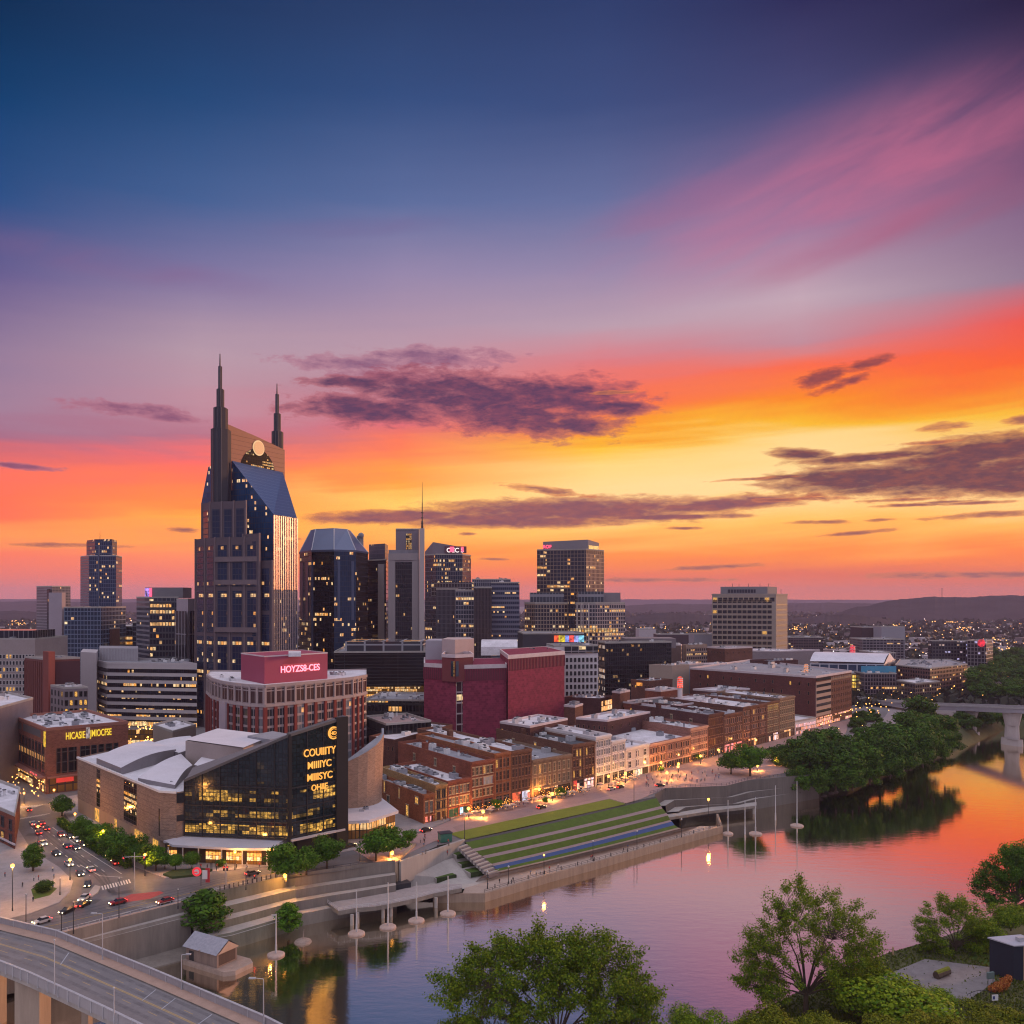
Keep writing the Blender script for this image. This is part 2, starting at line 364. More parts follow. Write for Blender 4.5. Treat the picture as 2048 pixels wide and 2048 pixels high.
MAROON = brick('maroon_panel', (.25,.036,.075), .09, 1.8, 1.2); MAROON_D = mat('dark_maroon_panel', (.12,.022,.04), .6, .2, .1)
TANW = mat('tan_brick', (.30,.20,.145), .85, .25, .12)
# ---------------------------------------------------------------- ground, river, far country
def struct(name, mb, mats): return tag(mb.build(name, mats), kind='structure')
def sheet(name, pts, z, m):
    """a flat sheet from a plan outline"""
    bm = bmesh.new(); vs = [bm.verts.new((p[0], p[1], z)) for p in pts]; f = bm.faces.new(vs)
    bmesh.ops.triangulate(bm, faces=[f], ngon_method='EAR_CLIP')
    for f in bm.faces:
        f.normal_update()
        if f.normal.z < 0: f.normal_flip()
    me = bpy.data.meshes.new(name); bm.to_mesh(me); bm.free(); me.materials.append(m)
    o = bpy.data.objects.new(name, me); COL.objects.link(o); return tag(o, kind='structure')
def slab(name, pts, z0, z1, m):
    """a raised slab (pavement, terrace) with real edges"""
    bm = bmesh.new(); vs = [bm.verts.new((p[0], p[1], z1)) for p in pts]; f = bm.faces.new(vs); f.normal_update()
    if f.normal.z < 0: f.normal_flip()
    r = bmesh.ops.extrude_face_region(bm, geom=[f])
    for v in vs: v.co.z = z0
    for v in [e for e in r['geom'] if isinstance(e, bmesh.types.BMVert)]: v.co.z = z1
    bmesh.ops.triangulate(bm, faces=bm.faces[:], ngon_method='EAR_CLIP')
    bmesh.ops.recalc_face_normals(bm, faces=bm.faces[:])
    me = bpy.data.meshes.new(name); bm.to_mesh(me); bm.free(); me.materials.append(m)
    o = bpy.data.objects.new(name, me); COL.objects.link(o); return tag(o, kind='structure')
def Gs(lst, z=0.0): return [G(x, y, z) for x, y in lst]

# top edge of the city level, from under the near bridge to the far right
TOP = [Vector((-240,40)), Vector((-170,150)), G(-40,1915), G(112,1876), G(240,1842), G(379,1807), G(433,1789), G(560,1760), G(750,1731), G(800,1725), G(880,1690), G(928,1681), G(1310,1593), G(1330,1581), G(1380,1579), G(1453,1576), G(1495,1565), G(1638,1551)]
BANK = Gs([(95,2035),(330,1955),(400,1927),(500,1893),(600,1862),(700,1842),(800,1822),(930,1806),(969,1803),(1100,1767),(1200,1738),(1300,1707),(1445,1666),(1433,1638),(1513,1626),(1547,1619),(1559,1611),(1609,1602),(1640,1591),(1675,1586),(1702,1584),(1750,1562),(1830,1530),(1900,1508),(1967,1479),(2015,1456),(2048,1452),(2500,1440)], WZ)
def back_of(p, k): return Vector((p.x-k*.35, p.y+k*.94))
VEGB = [p for p in BANK if p.x > G(1640,1591,WZ).x+2]
VTOP = [back_of(p, 14) for p in VEGB]
ground_m = mat('city_ground', (.17,.155,.165), .9, .45, .02)
shore = [Vector((-14000,40))]+TOP
for p in VTOP+[Vector((6000,1300)), Vector((14000,2500))]:
    if p.x > shore[-1].x+.5: shore.append(p)
mb = MB(); ns = len(shore)
for i in range(ns-1):
    fx = lambda k: -14000+28000*k/(ns-1)
    mb.face([V3(shore[i],0),V3(shore[i+1],0),(fx(i+1),13000,0),(fx(i),13000,0)])
struct('ground', mb, ground_m)
# wooded slope of the far bank beyond the wall
soil = mat('earth_bank', (.07,.075,.035), .95, .5, .2)
mb = MB()
wall_end = G(1638,1551)
tp = [wall_end]+VTOP; bt = [G(1640,1591,WZ)]+VEGB
for i in range(len(tp)-1):
    mb.face([V3(bt[i],WZ-1), V3(bt[i+1],WZ-1), V3(tp[i+1],0), V3(tp[i],0)])
struct('river_bank', mb, soil)
# water
wm, t, b = principled('river_water')
tc = t.new('ShaderNodeTexCoord'); mp = t.new('ShaderNodeMapping'); mp.inputs['Rotation'].default_value = (0,0,R(35)); mp.inputs['Scale'].default_value = (.55,1.3,1); t.l.new(tc.outputs['Object'], mp.inputs[0])
n1 = t.noise(mp.outputs[0], .30, 5, .6); n2 = t.noise(mp.outputs[0], .035, 3, .5)
bp = t.new('ShaderNodeBump'); bp.inputs['Strength'].default_value = .035; bp.inputs['Distance'].default_value = 1.0
t.put(bp.inputs['Height'], t.m('ADD', n1, t.m('MULTIPLY', n2, .6)))
t.n.remove(b)
gl = t.new('ShaderNodeBsdfGlossy'); gl.inputs['Color'].default_value = (1.0,.90,.79,1); gl.inputs['Roughness'].default_value = .075
df = t.new('ShaderNodeBsdfDiffuse'); df.inputs['Color'].default_value = (.012,.024,.014,1)
fr = t.new('ShaderNodeFresnel'); fr.inputs['IOR'].default_value = 2.6
mx = t.new('ShaderNodeMixShader'); t.put(mx.inputs[0], t.m('MULTIPLY_ADD', t.ss(fr.outputs[0], .15, .65), .16, .80))
t.l.new(bp.outputs[0], gl.inputs['Normal']); t.l.new(df.outputs[0], mx.inputs[1]); t.l.new(gl.outputs[0], mx.inputs[2])
out = [n for n in t.n if n.type == 'OUTPUT_MATERIAL'][0]; t.l.new(mx.outputs[0], out.inputs[0])
sheet('water', [(-500,-200),(1500,-200),(6000,800),(6000,1600),(1200,1500),(400,760),(-500,460)], WZ, wm)

# near bank
grass_m = mat('grass', (.06,.105,.016), .9, .35, .5); lawn_m = mat('lawn_grass', (.145,.17,.018), .9, .25, .3)
nb = Gs([(1340,2130),(1500,2040),(1640,1968),(1745,1928),(1850,1897),(1960,1855),(2060,1800),(2250,1740),(2600,1700)], WZ)
nt = [p+Vector((2.2,-5.0)) for p in nb]
mb = MB()
for i in range(len(nb)-1): mb.face([V3(nt[i],-7), V3(nt[i+1],-7), V3(nb[i+1],WZ-.6), V3(nb[i],WZ-.6)])
struct('near_bank_slope', mb, soil)
sheet('near_bank', [Vector((30,100))]+nt+[Vector((600,-100)), Vector((30,-100))], -7.0, mat('near_ground', (.085,.085,.04), .95, .5, .3))
sheet('path', Gs([(1700,1990),(1760,1955),(1850,1918),(1985,1935),(1990,1962),(1960,1985),(1890,2030),(1800,2060)], -6.95), -6.94, mat('weathered_boards', (.20,.18,.19), .85, .35, .5, streak=False))
sheet('lawn', Gs([(1935,1915),(1990,1890),(2200,1900),(2200,1930),(1990,1935)], -6.95), -6.95, grass_m)

# far hills
def ridge(name, pts, thick, m, seed, amp):
    """pts: (px, d, row of the skyline)"""
    r = random.Random(seed); mb = MB(); prof = []
    for (a, b_) in zip(pts[:-1], pts[1:]):
        n = max(4, int(abs(b_[0]-a[0])/5))
        for k in range(n):
            f = k/n; px = a[0]+(b_[0]-a[0])*f; d = a[1]+(b_[1]-a[1])*f; s = f*f*(3-2*f); row = a[2]+(b_[2]-a[2])*s
            prof.append((px, d, row-r.random()*amp-amp*.6*math.sin(px*.09+seed)*math.sin(px*.031)))
    for (a, b_) in zip(prof[:-1], prof[1:]):
        A, B = Wd(a[0],a[1]), Wd(b_[0],b_[1]); za, zb = ZY(a[2],a[1]), ZY(b_[2],b_[1])
        A0, B0 = A*(1-thick), B*(1-thick); A1, B1 = A*(1+thick), B*(1+thick)
        Am, Bm = A*(1-thick*.35), B*(1-thick*.35)
        mb.face([V3(A0,-1),V3(B0,-1),V3(Bm,zb*.62),V3(Am,za*.62)]); mb.face([V3(Am,za*.62),V3(Bm,zb*.62),V3(B,zb),V3(A,za)]); mb.face([V3(A,za),V3(B,zb),V3(B1,-1),V3(A1,-1)])
    return struct(name, mb, m)
wood_m = mat('distant_woodland', (.050,.040,.045), .95, .6, .012, spec=.05)
ridge('hills', [(-500,11500,1199),(300,11500,1198),(700,11500,1200),(1300,11500,1199),(1800,11500,1200),(2600,11500,1199)], .05, wood_m, 1, .5)
ridge('hills', [(-300,6500,1214),(60,6500,1203),(250,6500,1205),(420,6500,1211),(800,6500,1214)], .10, wood_m, 2, .8)
ridge('hills', [(1180,6000,1215),(1330,6000,1208),(1450,6000,1209),(1640,6000,1206),(1760,6000,1207),(1900,6000,1214)], .10, wood_m, 3, .8)
ridge('hills', [(1640,3800,1236),(1720,3800,1214),(1800,3800,1199),(1870,3800,1194),(1940,3800,1195),(2000,3800,1191),(2120,3800,1193),(2400,3800,1205)], .13, wood_m, 4, 1.1)
ridge('hills', [(1240,3000,1236),(1330,3000,1226),(1420,3000,1231),(1600,3000,1236),(1680,3000,1229),(1800,3000,1240)], .09, wood_m, 5, 1.2)
ridge('hills', [(-100,3600,1232),(30,3600,1222),(130,3600,1228),(260,3600,1232),(400,3600,1240)], .10, wood_m, 6, 1.0)

# ---------------------------------------------------------------- roads and paved areas on the city level
road_pts = Gs([(-420,1640),(-60,1575),(60,1575),(110,1600),(140,1650),(200,1700),(262,1738),(330,1762),(430,1748),(560,1735),(640,1715),(700,1700),(735,1719),(560,1757),(433,1785),(379,1803),(240,1838),(112,1872),(-60,1905),(-420,1960)], 0)
sheet('road', road_pts, .04, ASPH)
slab('pavement', Gs([(-330,1720),(-60,1660),(30,1648),(62,1700),(118,1735),(146,1762),(140,1785),(118,1806),(60,1828),(0,1842),(-300,1880)]), 0.0, .18, PAVE)
slab('pavement', Gs([(105,1600),(300,1560),(420,1600),(420,1745),(330,1757),(268,1733),(205,1697),(150,1652)]), 0.0, .17, PAVE)
slab('pavement', Gs([(425,1744),(425,1600),(900,1560),(1000,1580),(900,1640),(780,1688),(640,1712),(560,1731)]), 0.0, .16, PAVE)
prom = slab('promenade', Gs([(905,1668),(830,1700),(790,1722),(750,1726),(700,1697),(790,1684),(855,1662),(905,1640),(1190,1568),(1590,1462),(1700,1440),(1690,1470),(1620,1500),(1600,1540),(1560,1548),(1495,1561),(1453,1572),(1380,1575),(1330,1577),(1285,1597),(1252,1607),(1219,1598)]), 0.0, .15, PINKPAVE)
sheet('road', Gs([(905,1655),(1000,1630),(1190,1585),(1400,1528),(1610,1478),(1618,1484),(1410,1538),(1200,1597),(1000,1645),(915,1664)]), .19, mat('promenade_lane', (.28,.185,.185), .8, .2, .2))
# red bus lane, crosswalks, lane lines
mk = mat('road_paint', (.62,.60,.58), .7, .3, 1.5)
sheet('road_markings', Gs([(240,1798),(262,1789),(320,1783),(328,1786),(300,1798),(245,1806),(225,1808)]), .075, mat('red_lane_paint', (.40,.07,.07), .8, .3, .6))
def crosswalk(P, Q, along, n, w):
    P, Q = G(*P), G(*Q); d = (Q-P)/n; a = Vector(along).normalized()*w/2; mb = MB()
    for k in range(n):
        c0 = P+d*(k+.15); c1 = P+d*(k+.65)
        mb.face([V3(c0-a,.08),V3(c1-a,.08),V3(c1+a,.08),V3(c0+a,.08)])
    return struct('road_markings', mb, mk)
crosswalk((203,1777), (262,1762), G(230,1780)-G(215,1740), 11, 4.2)
crosswalk((30,1616), (80,1612), (0.15,1), 10, 5.0)
crosswalk((28,1640), (98,1628), (0.15,1), 10, 4.0)
def line(pts, z, w, m, name='road_markings', dash=None):
    mb = MB(); P = [Vector(p) for p in pts]
    for a, b_ in zip(P[:-1], P[1:]):
        d = (b_-a); L = d.length; d.normalize(); n = Vector((-d.y, d.x))*w/2
        if not dash: segs = [(0, L)]
        else: segs = [(s, min(L, s+dash[0])) for s in np.arange(0, L, dash[0]+dash[1])]
        for s0, s1 in segs:
            p, q = a+d*float(s0), a+d*float(s1); mb.face([V3(p-n,z),V3(q-n,z),V3(q+n,z),V3(p+n,z)])
    return struct(name, mb, m)
line(Gs([(160,1730),(200,1752),(245,1755)]), .076, .25, mk)
line(Gs([(62,1655),(120,1702),(180,1752)]), .077, .25, mk, dash=(3,4))
line(Gs([(85,1655),(150,1702),(215,1748)]), .077, .25, mk, dash=(3,4))
line(Gs([(105,1655),(170,1702),(243,1748)]), .077, .25, mk)
line(Gs([(-60,1880),(112,1850),(240,1820),(379,1787),(433,1770),(560,1745)]), .078, .22, mat('yellow_paint', (.5,.32,.05), .7, .3, 1.5))
line(Gs([(-60,1893),(112,1861),(240,1829),(379,1795),(433,1778),(560,1751)]), .078, .2, mk, dash=(3,4))
slab('kerb_strip', Gs([(112,1872),(240,1838.5),(379,1803.5),(433,1785.5),(433,1781),(379,1799),(240,1833.5),(112,1866)]), .0, .2, mat('footway', (.40,.27,.22), .85, .25, .4))
slab('median_island', Gs([(176,1790),(190,1772),(201,1775),(196,1786),(184,1795)]), 0.0, .35, CONC)
sheet('lawn', Gs([(62,1780),(90,1770),(114,1778),(100,1792),(68,1800)]), .21, grass_m)
slab('raised_bed', Gs([(326,1752),(345,1744),(400,1740),(425,1742),(400,1752),(345,1758)]), .0, .7, mat('planting', (.04,.06,.02), .95, .5, .6))

# darker tyre wear along the lanes and patched asphalt
wear = mat('tyre_wear', (.075,.072,.078), .55, .4, .5); patch = mat('asphalt_patch', (.17,.165,.17), .8, .3, .6)
for off in (-9,-3,8,16):
    line(Gs([(70+off,1652),(132+off,1702),(196+off,1750),(224+off*.4,1786)]), .056, .55, wear)
for k in range(4):
    line(Gs([(-60,1872+k*7-12),(112,1842+k*6-10),(240,1812+k*6-10),(379,1781+k*5-9),(433,1766+k*4-8),(560,1741+k*3-6)]), .057, .55, wear)
rp = random.Random(31)
for k in range(16):
    c = G(*rp.choice(((rp.uniform(70,200),rp.uniform(1660,1740)),(rp.uniform(150,420),rp.uniform(1785,1815)))))
    w_, l_ = rp.uniform(.8,2.0), rp.uniform(1.5,4.5); a_ = rp.uniform(-.5,.5)
    sheet('road_patch', [c+Vector((math.cos(a_)*x-math.sin(a_)*y, math.sin(a_)*x+math.cos(a_)*y)) for x, y in ((-l_,-w_),(l_,-w_),(l_,w_),(-l_,w_))], .050+.0004*k, patch if k % 2 else wear)
# ---------------------------------------------------------------- embankment: walls, terraces, lawn steps, quay, walkway
def lerp(a, b, f): return a+(b-a)*f
# west retaining wall and its stepped continuation; every length is a wall of its own
def stepped(st, prof, label, name='retaining_wall', m=None, cat='wall'):
    """st: pairs (top point, water point); prof: (fraction outwards, z) down the section"""
    mb = MB(); u = 0
    for (T0, B0), (T1, B1) in zip(st[:-1], st[1:]):
        L = (T1-T0).length
        for (f0, z0), (f1, z1) in zip(prof[:-1], prof[1:]):
            a, b_ = lerp(T0,B0,f0), lerp(T1,B1,f0); c, d = lerp(T1,B1,f1), lerp(T0,B0,f1)
            flat = abs(z1-z0) < .3
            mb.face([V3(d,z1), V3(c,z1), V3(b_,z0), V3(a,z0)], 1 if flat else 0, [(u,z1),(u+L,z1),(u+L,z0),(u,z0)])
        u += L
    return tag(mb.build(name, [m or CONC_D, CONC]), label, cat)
def st(px_top, row_top, px_b, row_b): return (G(px_top,row_top), G(px_b,row_b,WZ))
A = [(Vector((-170,150)), Vector((-160,150)))] + [st(-40,1915,-20,1990), st(112,1876,105,1975), st(240,1842,258,1951), st(379,1807,395,1915)]
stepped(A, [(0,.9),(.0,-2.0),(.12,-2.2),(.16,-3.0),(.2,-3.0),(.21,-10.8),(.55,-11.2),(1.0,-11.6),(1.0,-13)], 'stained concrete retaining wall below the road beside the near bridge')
Bs = [st(379,1807,395,1915), st(433,1789,470,1903), st(500,1774,510,1890), st(560,1760,570,1871), st(590,1754,600,1862)]
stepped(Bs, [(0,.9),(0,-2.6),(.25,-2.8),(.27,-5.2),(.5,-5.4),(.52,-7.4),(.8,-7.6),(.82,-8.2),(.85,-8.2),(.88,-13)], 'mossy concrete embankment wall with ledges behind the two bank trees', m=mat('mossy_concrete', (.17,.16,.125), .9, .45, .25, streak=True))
Cs = [st(590,1754,600,1862), st(650,1745,655,1850), st(720,1735,725,1838), st(790,1726,795,1823)]
stepped(Cs, [(0,1.0),(0,-3.0),(.24,-3.0),(.24,-5.6),(.46,-5.6),(.46,-8.4),(.70,-8.4),(.72,-13)], 'terraced grey concrete wall with three plain ledges above the walkway')
# east wall with sweeping ledges
E = [(G(1310,1593), G(1424,1640,WZ)), (G(1330,1581), G(1433,1638,WZ)), (G(1380,1579), G(1470,1631,WZ)), (G(1453,1576), G(1513,1626,WZ)), (G(1495,1565), G(1547,1619,WZ)), (G(1570,1558), G(1600,1604,WZ)), (G(1638,1551), G(1640,1591,WZ))]
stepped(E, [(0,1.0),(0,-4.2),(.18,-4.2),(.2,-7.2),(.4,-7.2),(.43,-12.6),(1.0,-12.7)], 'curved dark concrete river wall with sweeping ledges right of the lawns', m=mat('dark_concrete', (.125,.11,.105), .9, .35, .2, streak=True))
r = bmesh.new(); r.free()
rb = random.Random(3)
mb = MB()
for i in range(150):
    f = rb.random(); a = lerp(G(1640,1592,WZ), G(1830,1532,WZ), f); o_ = rb.uniform(-2,7); s = rb.uniform(.5,1.7)
    mb.ball((a.x-o_*.35, a.y+o_*.9, WZ+max(0,o_)*.75), s, 0, 6, 4, .6)
tag(mb.build('rubble', mat('rubble_stone', (.20,.165,.15), .95, .4, .6)), kind='stuff')

def centre_(pts): return sum((Vector(p) for p in pts), Vector((0,0)))/len(pts)
# grass amphitheatre: strips between lines that drop from the lawn to the quay promenade
L0, R0 = (899,1668), (1252,1609)
sheet('lawn', Gs([(899,1668),(1000,1645.5),(1100,1624),(1219,1599),(1252,1609),(1100,1643),(928,1681)]), .20, lawn_m)
DK = mat('dark_strip', (.06,.06,.065), .8, .3, .4); PW = mat('lilac_paving', (.25,.185,.195), .85, .25, .35); BLUE = mat('blue_strip', (.03,.065,.19), .6, .2, .3); WOODB = mat('brown_seating', (.25,.185,.155), .85, .3, .4)
rows_ = [ # left px,row  right px,row  z  surface below this line
 ((928,1681),(1310,1593),0.1,DK,'path'), ((931,1685),(1313,1596),-.4,grass_m,'lawn'), ((944,1698),(1322,1612),-2.0,PW,'path'), ((950,1703),(1325,1617),-2.1,grass_m,'lawn'),
 ((964,1712),(1333,1626),-3.8,PW,'path'), ((970,1717),(1336,1631),-3.9,grass_m,'lawn'), ((982,1728),(1340,1640),-5.7,PW,'path'), ((987,1732),(1344,1643),-5.8,BLUE,'path'),
 ((992,1738),(1349,1650),-6.6,grass_m,'lawn'), ((984,1745),(1356,1655),-7.2,WOODB,'path'), ((965,1752),(1362,1657),-7.3,WOODB,'path')]
for (a, b_) in zip(rows_[:-1], rows_[1:]):
    mb = MB(); n = 10
    for k in range(n):
        f0, f1 = k/n, (k+1)/n
        bow = lambda f: -2.0*math.sin(math.pi*f)
        def pt(rw, f): return V3(G(rw[0][0]+(rw[1][0]-rw[0][0])*f, rw[0][1]+(rw[1][1]-rw[0][1])*f+bow(f)*-1.0, rw[2]), rw[2])
        mb.face([pt(b_,f0), pt(b_,f1), pt(a,f1), pt(a,f0)])
    struct(a[4], mb, a[3])
# seating wall above the promenade and the promenade itself, quay wall
QF = Gs([(924,1788),(969,1788),(1100,1749),(1200,1722),(1300,1693),(1445,1653)], -9.5)
QB = Gs([(930,1776),(948,1766),(1100,1728),(1200,1703),(1300,1679),(1400,1652)], -9.5)
sw = MB(); US = Gs([(965,1752),(965,1752),(1100,1719),(1200,1694),(1300,1670),(1362,1657)], -7.3)
for i in range(1, 5):
    sw.face([V3(QB[i],-9.5),V3(QB[i+1],-9.5),V3(lerp(QB[i+1],US[i+1],.5),-8.3),V3(lerp(QB[i],US[i],.5),-8.3)],0)
    sw.face([V3(lerp(QB[i],US[i],.5),-8.3),V3(lerp(QB[i+1],US[i+1],.5),-8.3),V3(US[i+1],-7.32),V3(US[i],-7.32)],1)
tag(sw.build('seating_wall', [CONC, WOODB]), 'long stepped seating wall between the blue strip and the quay promenade', 'wall')
slab('promenade', QF+QB[::-1], -13.5, -9.5, mat('quay_paving', (.37,.29,.255), .85, .25, .3))
mb = MB(); u = 0
qs = [G(866,1806,WZ)]+[lerp(Vector(p), Vector(p)*.9985, 1) for p in QF]+[G(1436,1640,WZ)]
for a, b_ in zip(qs[:-1], qs[1:]):
    mb.bar(a, b_, .9, -13.5, -9.5+.25, 0, .12)
tag(mb.build('quay_wall', [mat('quay_stone', (.27,.20,.16), .9, .4, .5, streak=True)]), 'long low stone quay wall along the waterside promenade', 'wall')
# overhanging curved walkway on piers
front = Gs([(655,1806),(677,1822),(712,1816),(750,1813),(783,1807),(830,1797),(866,1787),(924,1776)], -7.6)
backp = Gs([(655,1806),(690,1799),(712,1797),(750,1790),(783,1783),(830,1772),(866,1768),(924,1768)], -7.6)
wk = thing('river_walkway', 'curved concrete walkway overhanging the water on thin piers', 'walkway', V3(front[3], WZ))
mb = MB()
for i in range(len(front)-1):
    a, b_, c, d = front[i], front[i+1], backp[i+1], backp[i]
    mb.face([V3(a,-7.6),V3(b_,-7.6),V3(c,-7.6),V3(d,-7.6)],0); mb.face([V3(d,-8.9),V3(c,-8.9),V3(b_,-8.9),V3(a,-8.9)],1); mb.face([V3(a,-8.9),V3(b_,-8.9),V3(b_,-7.6),V3(a,-7.6)],1)
    mb.face([V3(c,-8.9),V3(d,-8.9),V3(d,-7.6),V3(c,-7.6)],1)
mb.build('deck', [PAVE, CONC_D], wk)
for px, row in ((704,1850),(766,1836),(872,1815),(715,1846),(782,1832)):
    p = G(px,row,WZ); MB().tube(V3(p,-13), V3(p,-8.9), .55, n=10).build('pier', CONC, wk, True)
mb = MB()
for i in range(len(front)-1):
    a, b_ = front[i], front[i+1]
    for zz in (-7.0, -6.6): mb.tube(V3(a,zz), V3(b_,zz), .05, n=5)
    for f in (0,.33,.66): mb.tube(V3(lerp(a,b_,f),-7.6), V3(lerp(a,b_,f),-6.55), .05, n=5)
mb.build('railing', METAL, wk)
# small second deck on the right by the wall
d2 = thing('river_walkway', 'short straight concrete walkway jutting out below the curved dark river wall', 'walkway', V3(G(1450,1625,WZ), WZ))
ff = Gs([(1330,1636),(1420,1622),(1513,1611)], -8.0); bb = Gs([(1330,1629),(1420,1614),(1513,1604)], -8.0)
mb = MB()
for i in range(2):
    a, b_, c, d = ff[i], ff[i+1], bb[i+1], bb[i]
    mb.face([V3(a,-8.0),V3(b_,-8.0),V3(c,-8.0),V3(d,-8.0)],0); mb.face([V3(d,-9.2),V3(c,-9.2),V3(b_,-9.2),V3(a,-9.2)],1); mb.face([V3(a,-9.2),V3(b_,-9.2),V3(b_,-8.0),V3(a,-8.0)],1)
mb.face([V3(ff[2],-9.2),V3(bb[2],-9.2),V3(bb[2],-8.0),V3(ff[2],-8.0)],1)
mb.build('deck', [CONC, CONC_D], d2)
MB().tube(V3(ff[2]+Vector((-1,1)),-13), V3(ff[2]+Vector((-1,1)),-9.2), .6).build('pier', CONC, d2, True)
# stairs, planters and angled wall left of the lawns
stair = thing('stairway', 'broad flight of concrete steps down beside the left end of the lawns', 'stairs', V3(G(955,1720,-5), -9.5))
mb = MB(); s0, s1, e0, e1 = G(915,1694,-.2), G(932,1688,-.2), G(978,1752,-7.6), G(1002,1744,-7.6)
for k in range(20):
    f0, f1 = k/20, (k+1)/20; z = lerp(-.2,-7.6,f0)
    a, b_, c, d = lerp(s0,e0,f1), lerp(s1,e1,f1), lerp(s1,e1,f0), lerp(s0,e0,f0)
    mb.prism([a,b_,c,d], z-1.2, z, k % 2)
mb.build('steps', [CONC, mat('dark_step', (.16,.14,.15), .9, .3, .5)], stair)  # every second step in a darker tone
ivy = mat('ivy_hedge', (.035,.055,.018), .95, .6, .9)
tr_ = [G(797,1729,-1.5), G(925,1692,-1.0), G(1000,1748,-8.3), G(928,1776,-9.3), G(815,1778,-9.6)]; tz_ = (-4.6,-4.2,-9.3,-9.6,-10.2); ct = centre_(tr_)
mb = MB()
for k in range(5): mb.face([V3(tr_[k],tz_[k]), V3(tr_[(k+1)%5],tz_[(k+1)%5]), (ct.x,ct.y,-7.9)])
struct('terrace_slope', mb, CONC)
tag(MB().bar(G(800,1725), G(928,1681), 1.0, -7, .5, 0, .5).build('retaining_wall', CONC), 'plain concrete retaining wall under the plaza edge at the left of the lawns', 'wall')
pl = [(828,872,1697,0,-2.6),(828,918,1714,-2.6,-4.4),(834,905,1731,-4.4,-6.0),(912,942,1720,-2.8,-4.6),(872,917,1746,-5.8,-7.6),(922,958,1740,-5.2,-7.2),(872,914,1768,-7.0,-9.0),(940,972,1757,-6.6,-8.6),(835,868,1751,-5.4,-7.4)]
for i, (a, b_, row, z1, z0) in enumerate(pl):
    P, Q = G(a,row,z0), G(b_,row-(b_-a)*.19,z0); dn = (Q-P).normalized(); n = Vector((-dn.y,dn.x))
    o = thing('planter', 'ivy-faced concrete planter on the terraces left of the steps', 'planter', V3(P,z0), group='ivy-faced planters stepping down left of the lawns')
    MB().prism([P,Q,Q+n*5,P+n*5], z0-3, z1-.25, 0).build('box', CONC, o)
    MB().prism([P+dn*.3-n*.2,Q-dn*.3-n*.2,Q+n*.3-dn*.3,P+n*.3+dn*.3], z0+.3, z1-.1, 0, bottom=True).build('ivy', ivy, o)
    MB().prism(inset([P,Q,Q+n*5,P+n*5],.4), z1-.5, z1-.18, 0).build('soil', grass_m, o)
P, Q = G(791,1726,0), G(829,1689,.5)
tag(MB().bar(P, Q, 1.2, -7, .3, 0, .6, z1q=1.0).build('wing_wall', mat('tan_concrete', (.40,.29,.21), .85, .2, .2)), 'tan wedge-shaped wall rising diagonally beside the terrace planters', 'wall')
mb = MB()
P, Q = G(716,1768,-4), G(822,1765,-6)
tag(MB().bar(P, Q, 5, -9, -6.0, 0).build('river_pavilion', [DARKM]), 'low dark flat-roofed kiosk set into the terraces by the walkway', 'pavilion')

# mooring dolphins: poles on flat concrete caps in the river
def dolphin(px, row, ptop, rad, cap=True, lamp=False, label=None, group='pole-topped concrete dolphins moored in the river'):
    p = G(px, row, WZ); z1 = ZY(ptop, p.y)
    o = thing('mooring_dolphin', label or 'tall pale pole standing on a flat round concrete cap in the river', 'mooring', V3(p, WZ), group=group)
    if cap:
        mb = MB(); n = 18
        prof = [(rad*.86,-.8),(rad,.1),(rad*.97,.42),(rad*.82,.62),(.01,.72)]
        for (r0,z0),(r1,z1_) in zip(prof[:-1], prof[1:]):
            for k in range(n):
                a, b_ = 2*math.pi*k/n, 2*math.pi*(k+1)/n
                w = lambda a: 1+.03*math.sin(3*a+px)
                mb.face([(p.x+r0*math.cos(a)*w(a),p.y+r0*math.sin(a)*w(a),WZ+z0),(p.x+r0*math.cos(b_)*w(b_),p.y+r0*math.sin(b_)*w(b_),WZ+z0),(p.x+r1*math.cos(b_)*w(b_),p.y+r1*math.sin(b_)*w(b_),WZ+z1_),(p.x+r1*math.cos(a)*w(a),p.y+r1*math.sin(a)*w(a),WZ+z1_)])
        mb.build('cap', mat('dolphin_cap', (.40,.30,.27), .9, .3, .8), o, True)
    MB().tube(V3(p,WZ-.5), V3(p,WZ+3), .34, .28, 10).tube(V3(p,WZ+3), V3(p,z1), .22, .16, 8).build('pole', METAL, o, True)
    if lamp: MB().box((p.x-.6,p.y,z1-.5),(1.4,.5,.3)).build('lamp_head', METAL, o)
    return o
for px, row, pt in ((713,1868,1781),(776,1855,1765),(833,1842,1764),(896,1828,1752)): dolphin(px,row,pt,2.5)
dolphin(1456,1668,1600,2.2); dolphin(1511,1668,1594,2.7); dolphin(1594,1652,1562,2.8)
for px,row,pt in ((1490,1668,1602),(1551,1640,1571)): dolphin(px,row,pt,2,False,label='bare pale pole rising straight from the river without a cap',group='bare poles in the river by the dark wall')
dolphin(552,1911,1828,2.4,True,True,'lone lamp pole on a worn concrete cap nearest the near bridge',group='lone dolphin')
p = G(606,1884,WZ); mb = MB(); rr = random.Random(8)
mb.ball((p.x,p.y,WZ),2.5,0,12,6,.4); mb.tube(V3(p,WZ+.8),(p.x+.3,p.y,WZ+3.6),.12,.08)
tag(mb.build('rock_islet', mat('islet_rock', (.30,.23,.20), .95, .4, .8), smooth=True), 'small rocky islet with a stub of pipe beside the bank tree', 'rock')

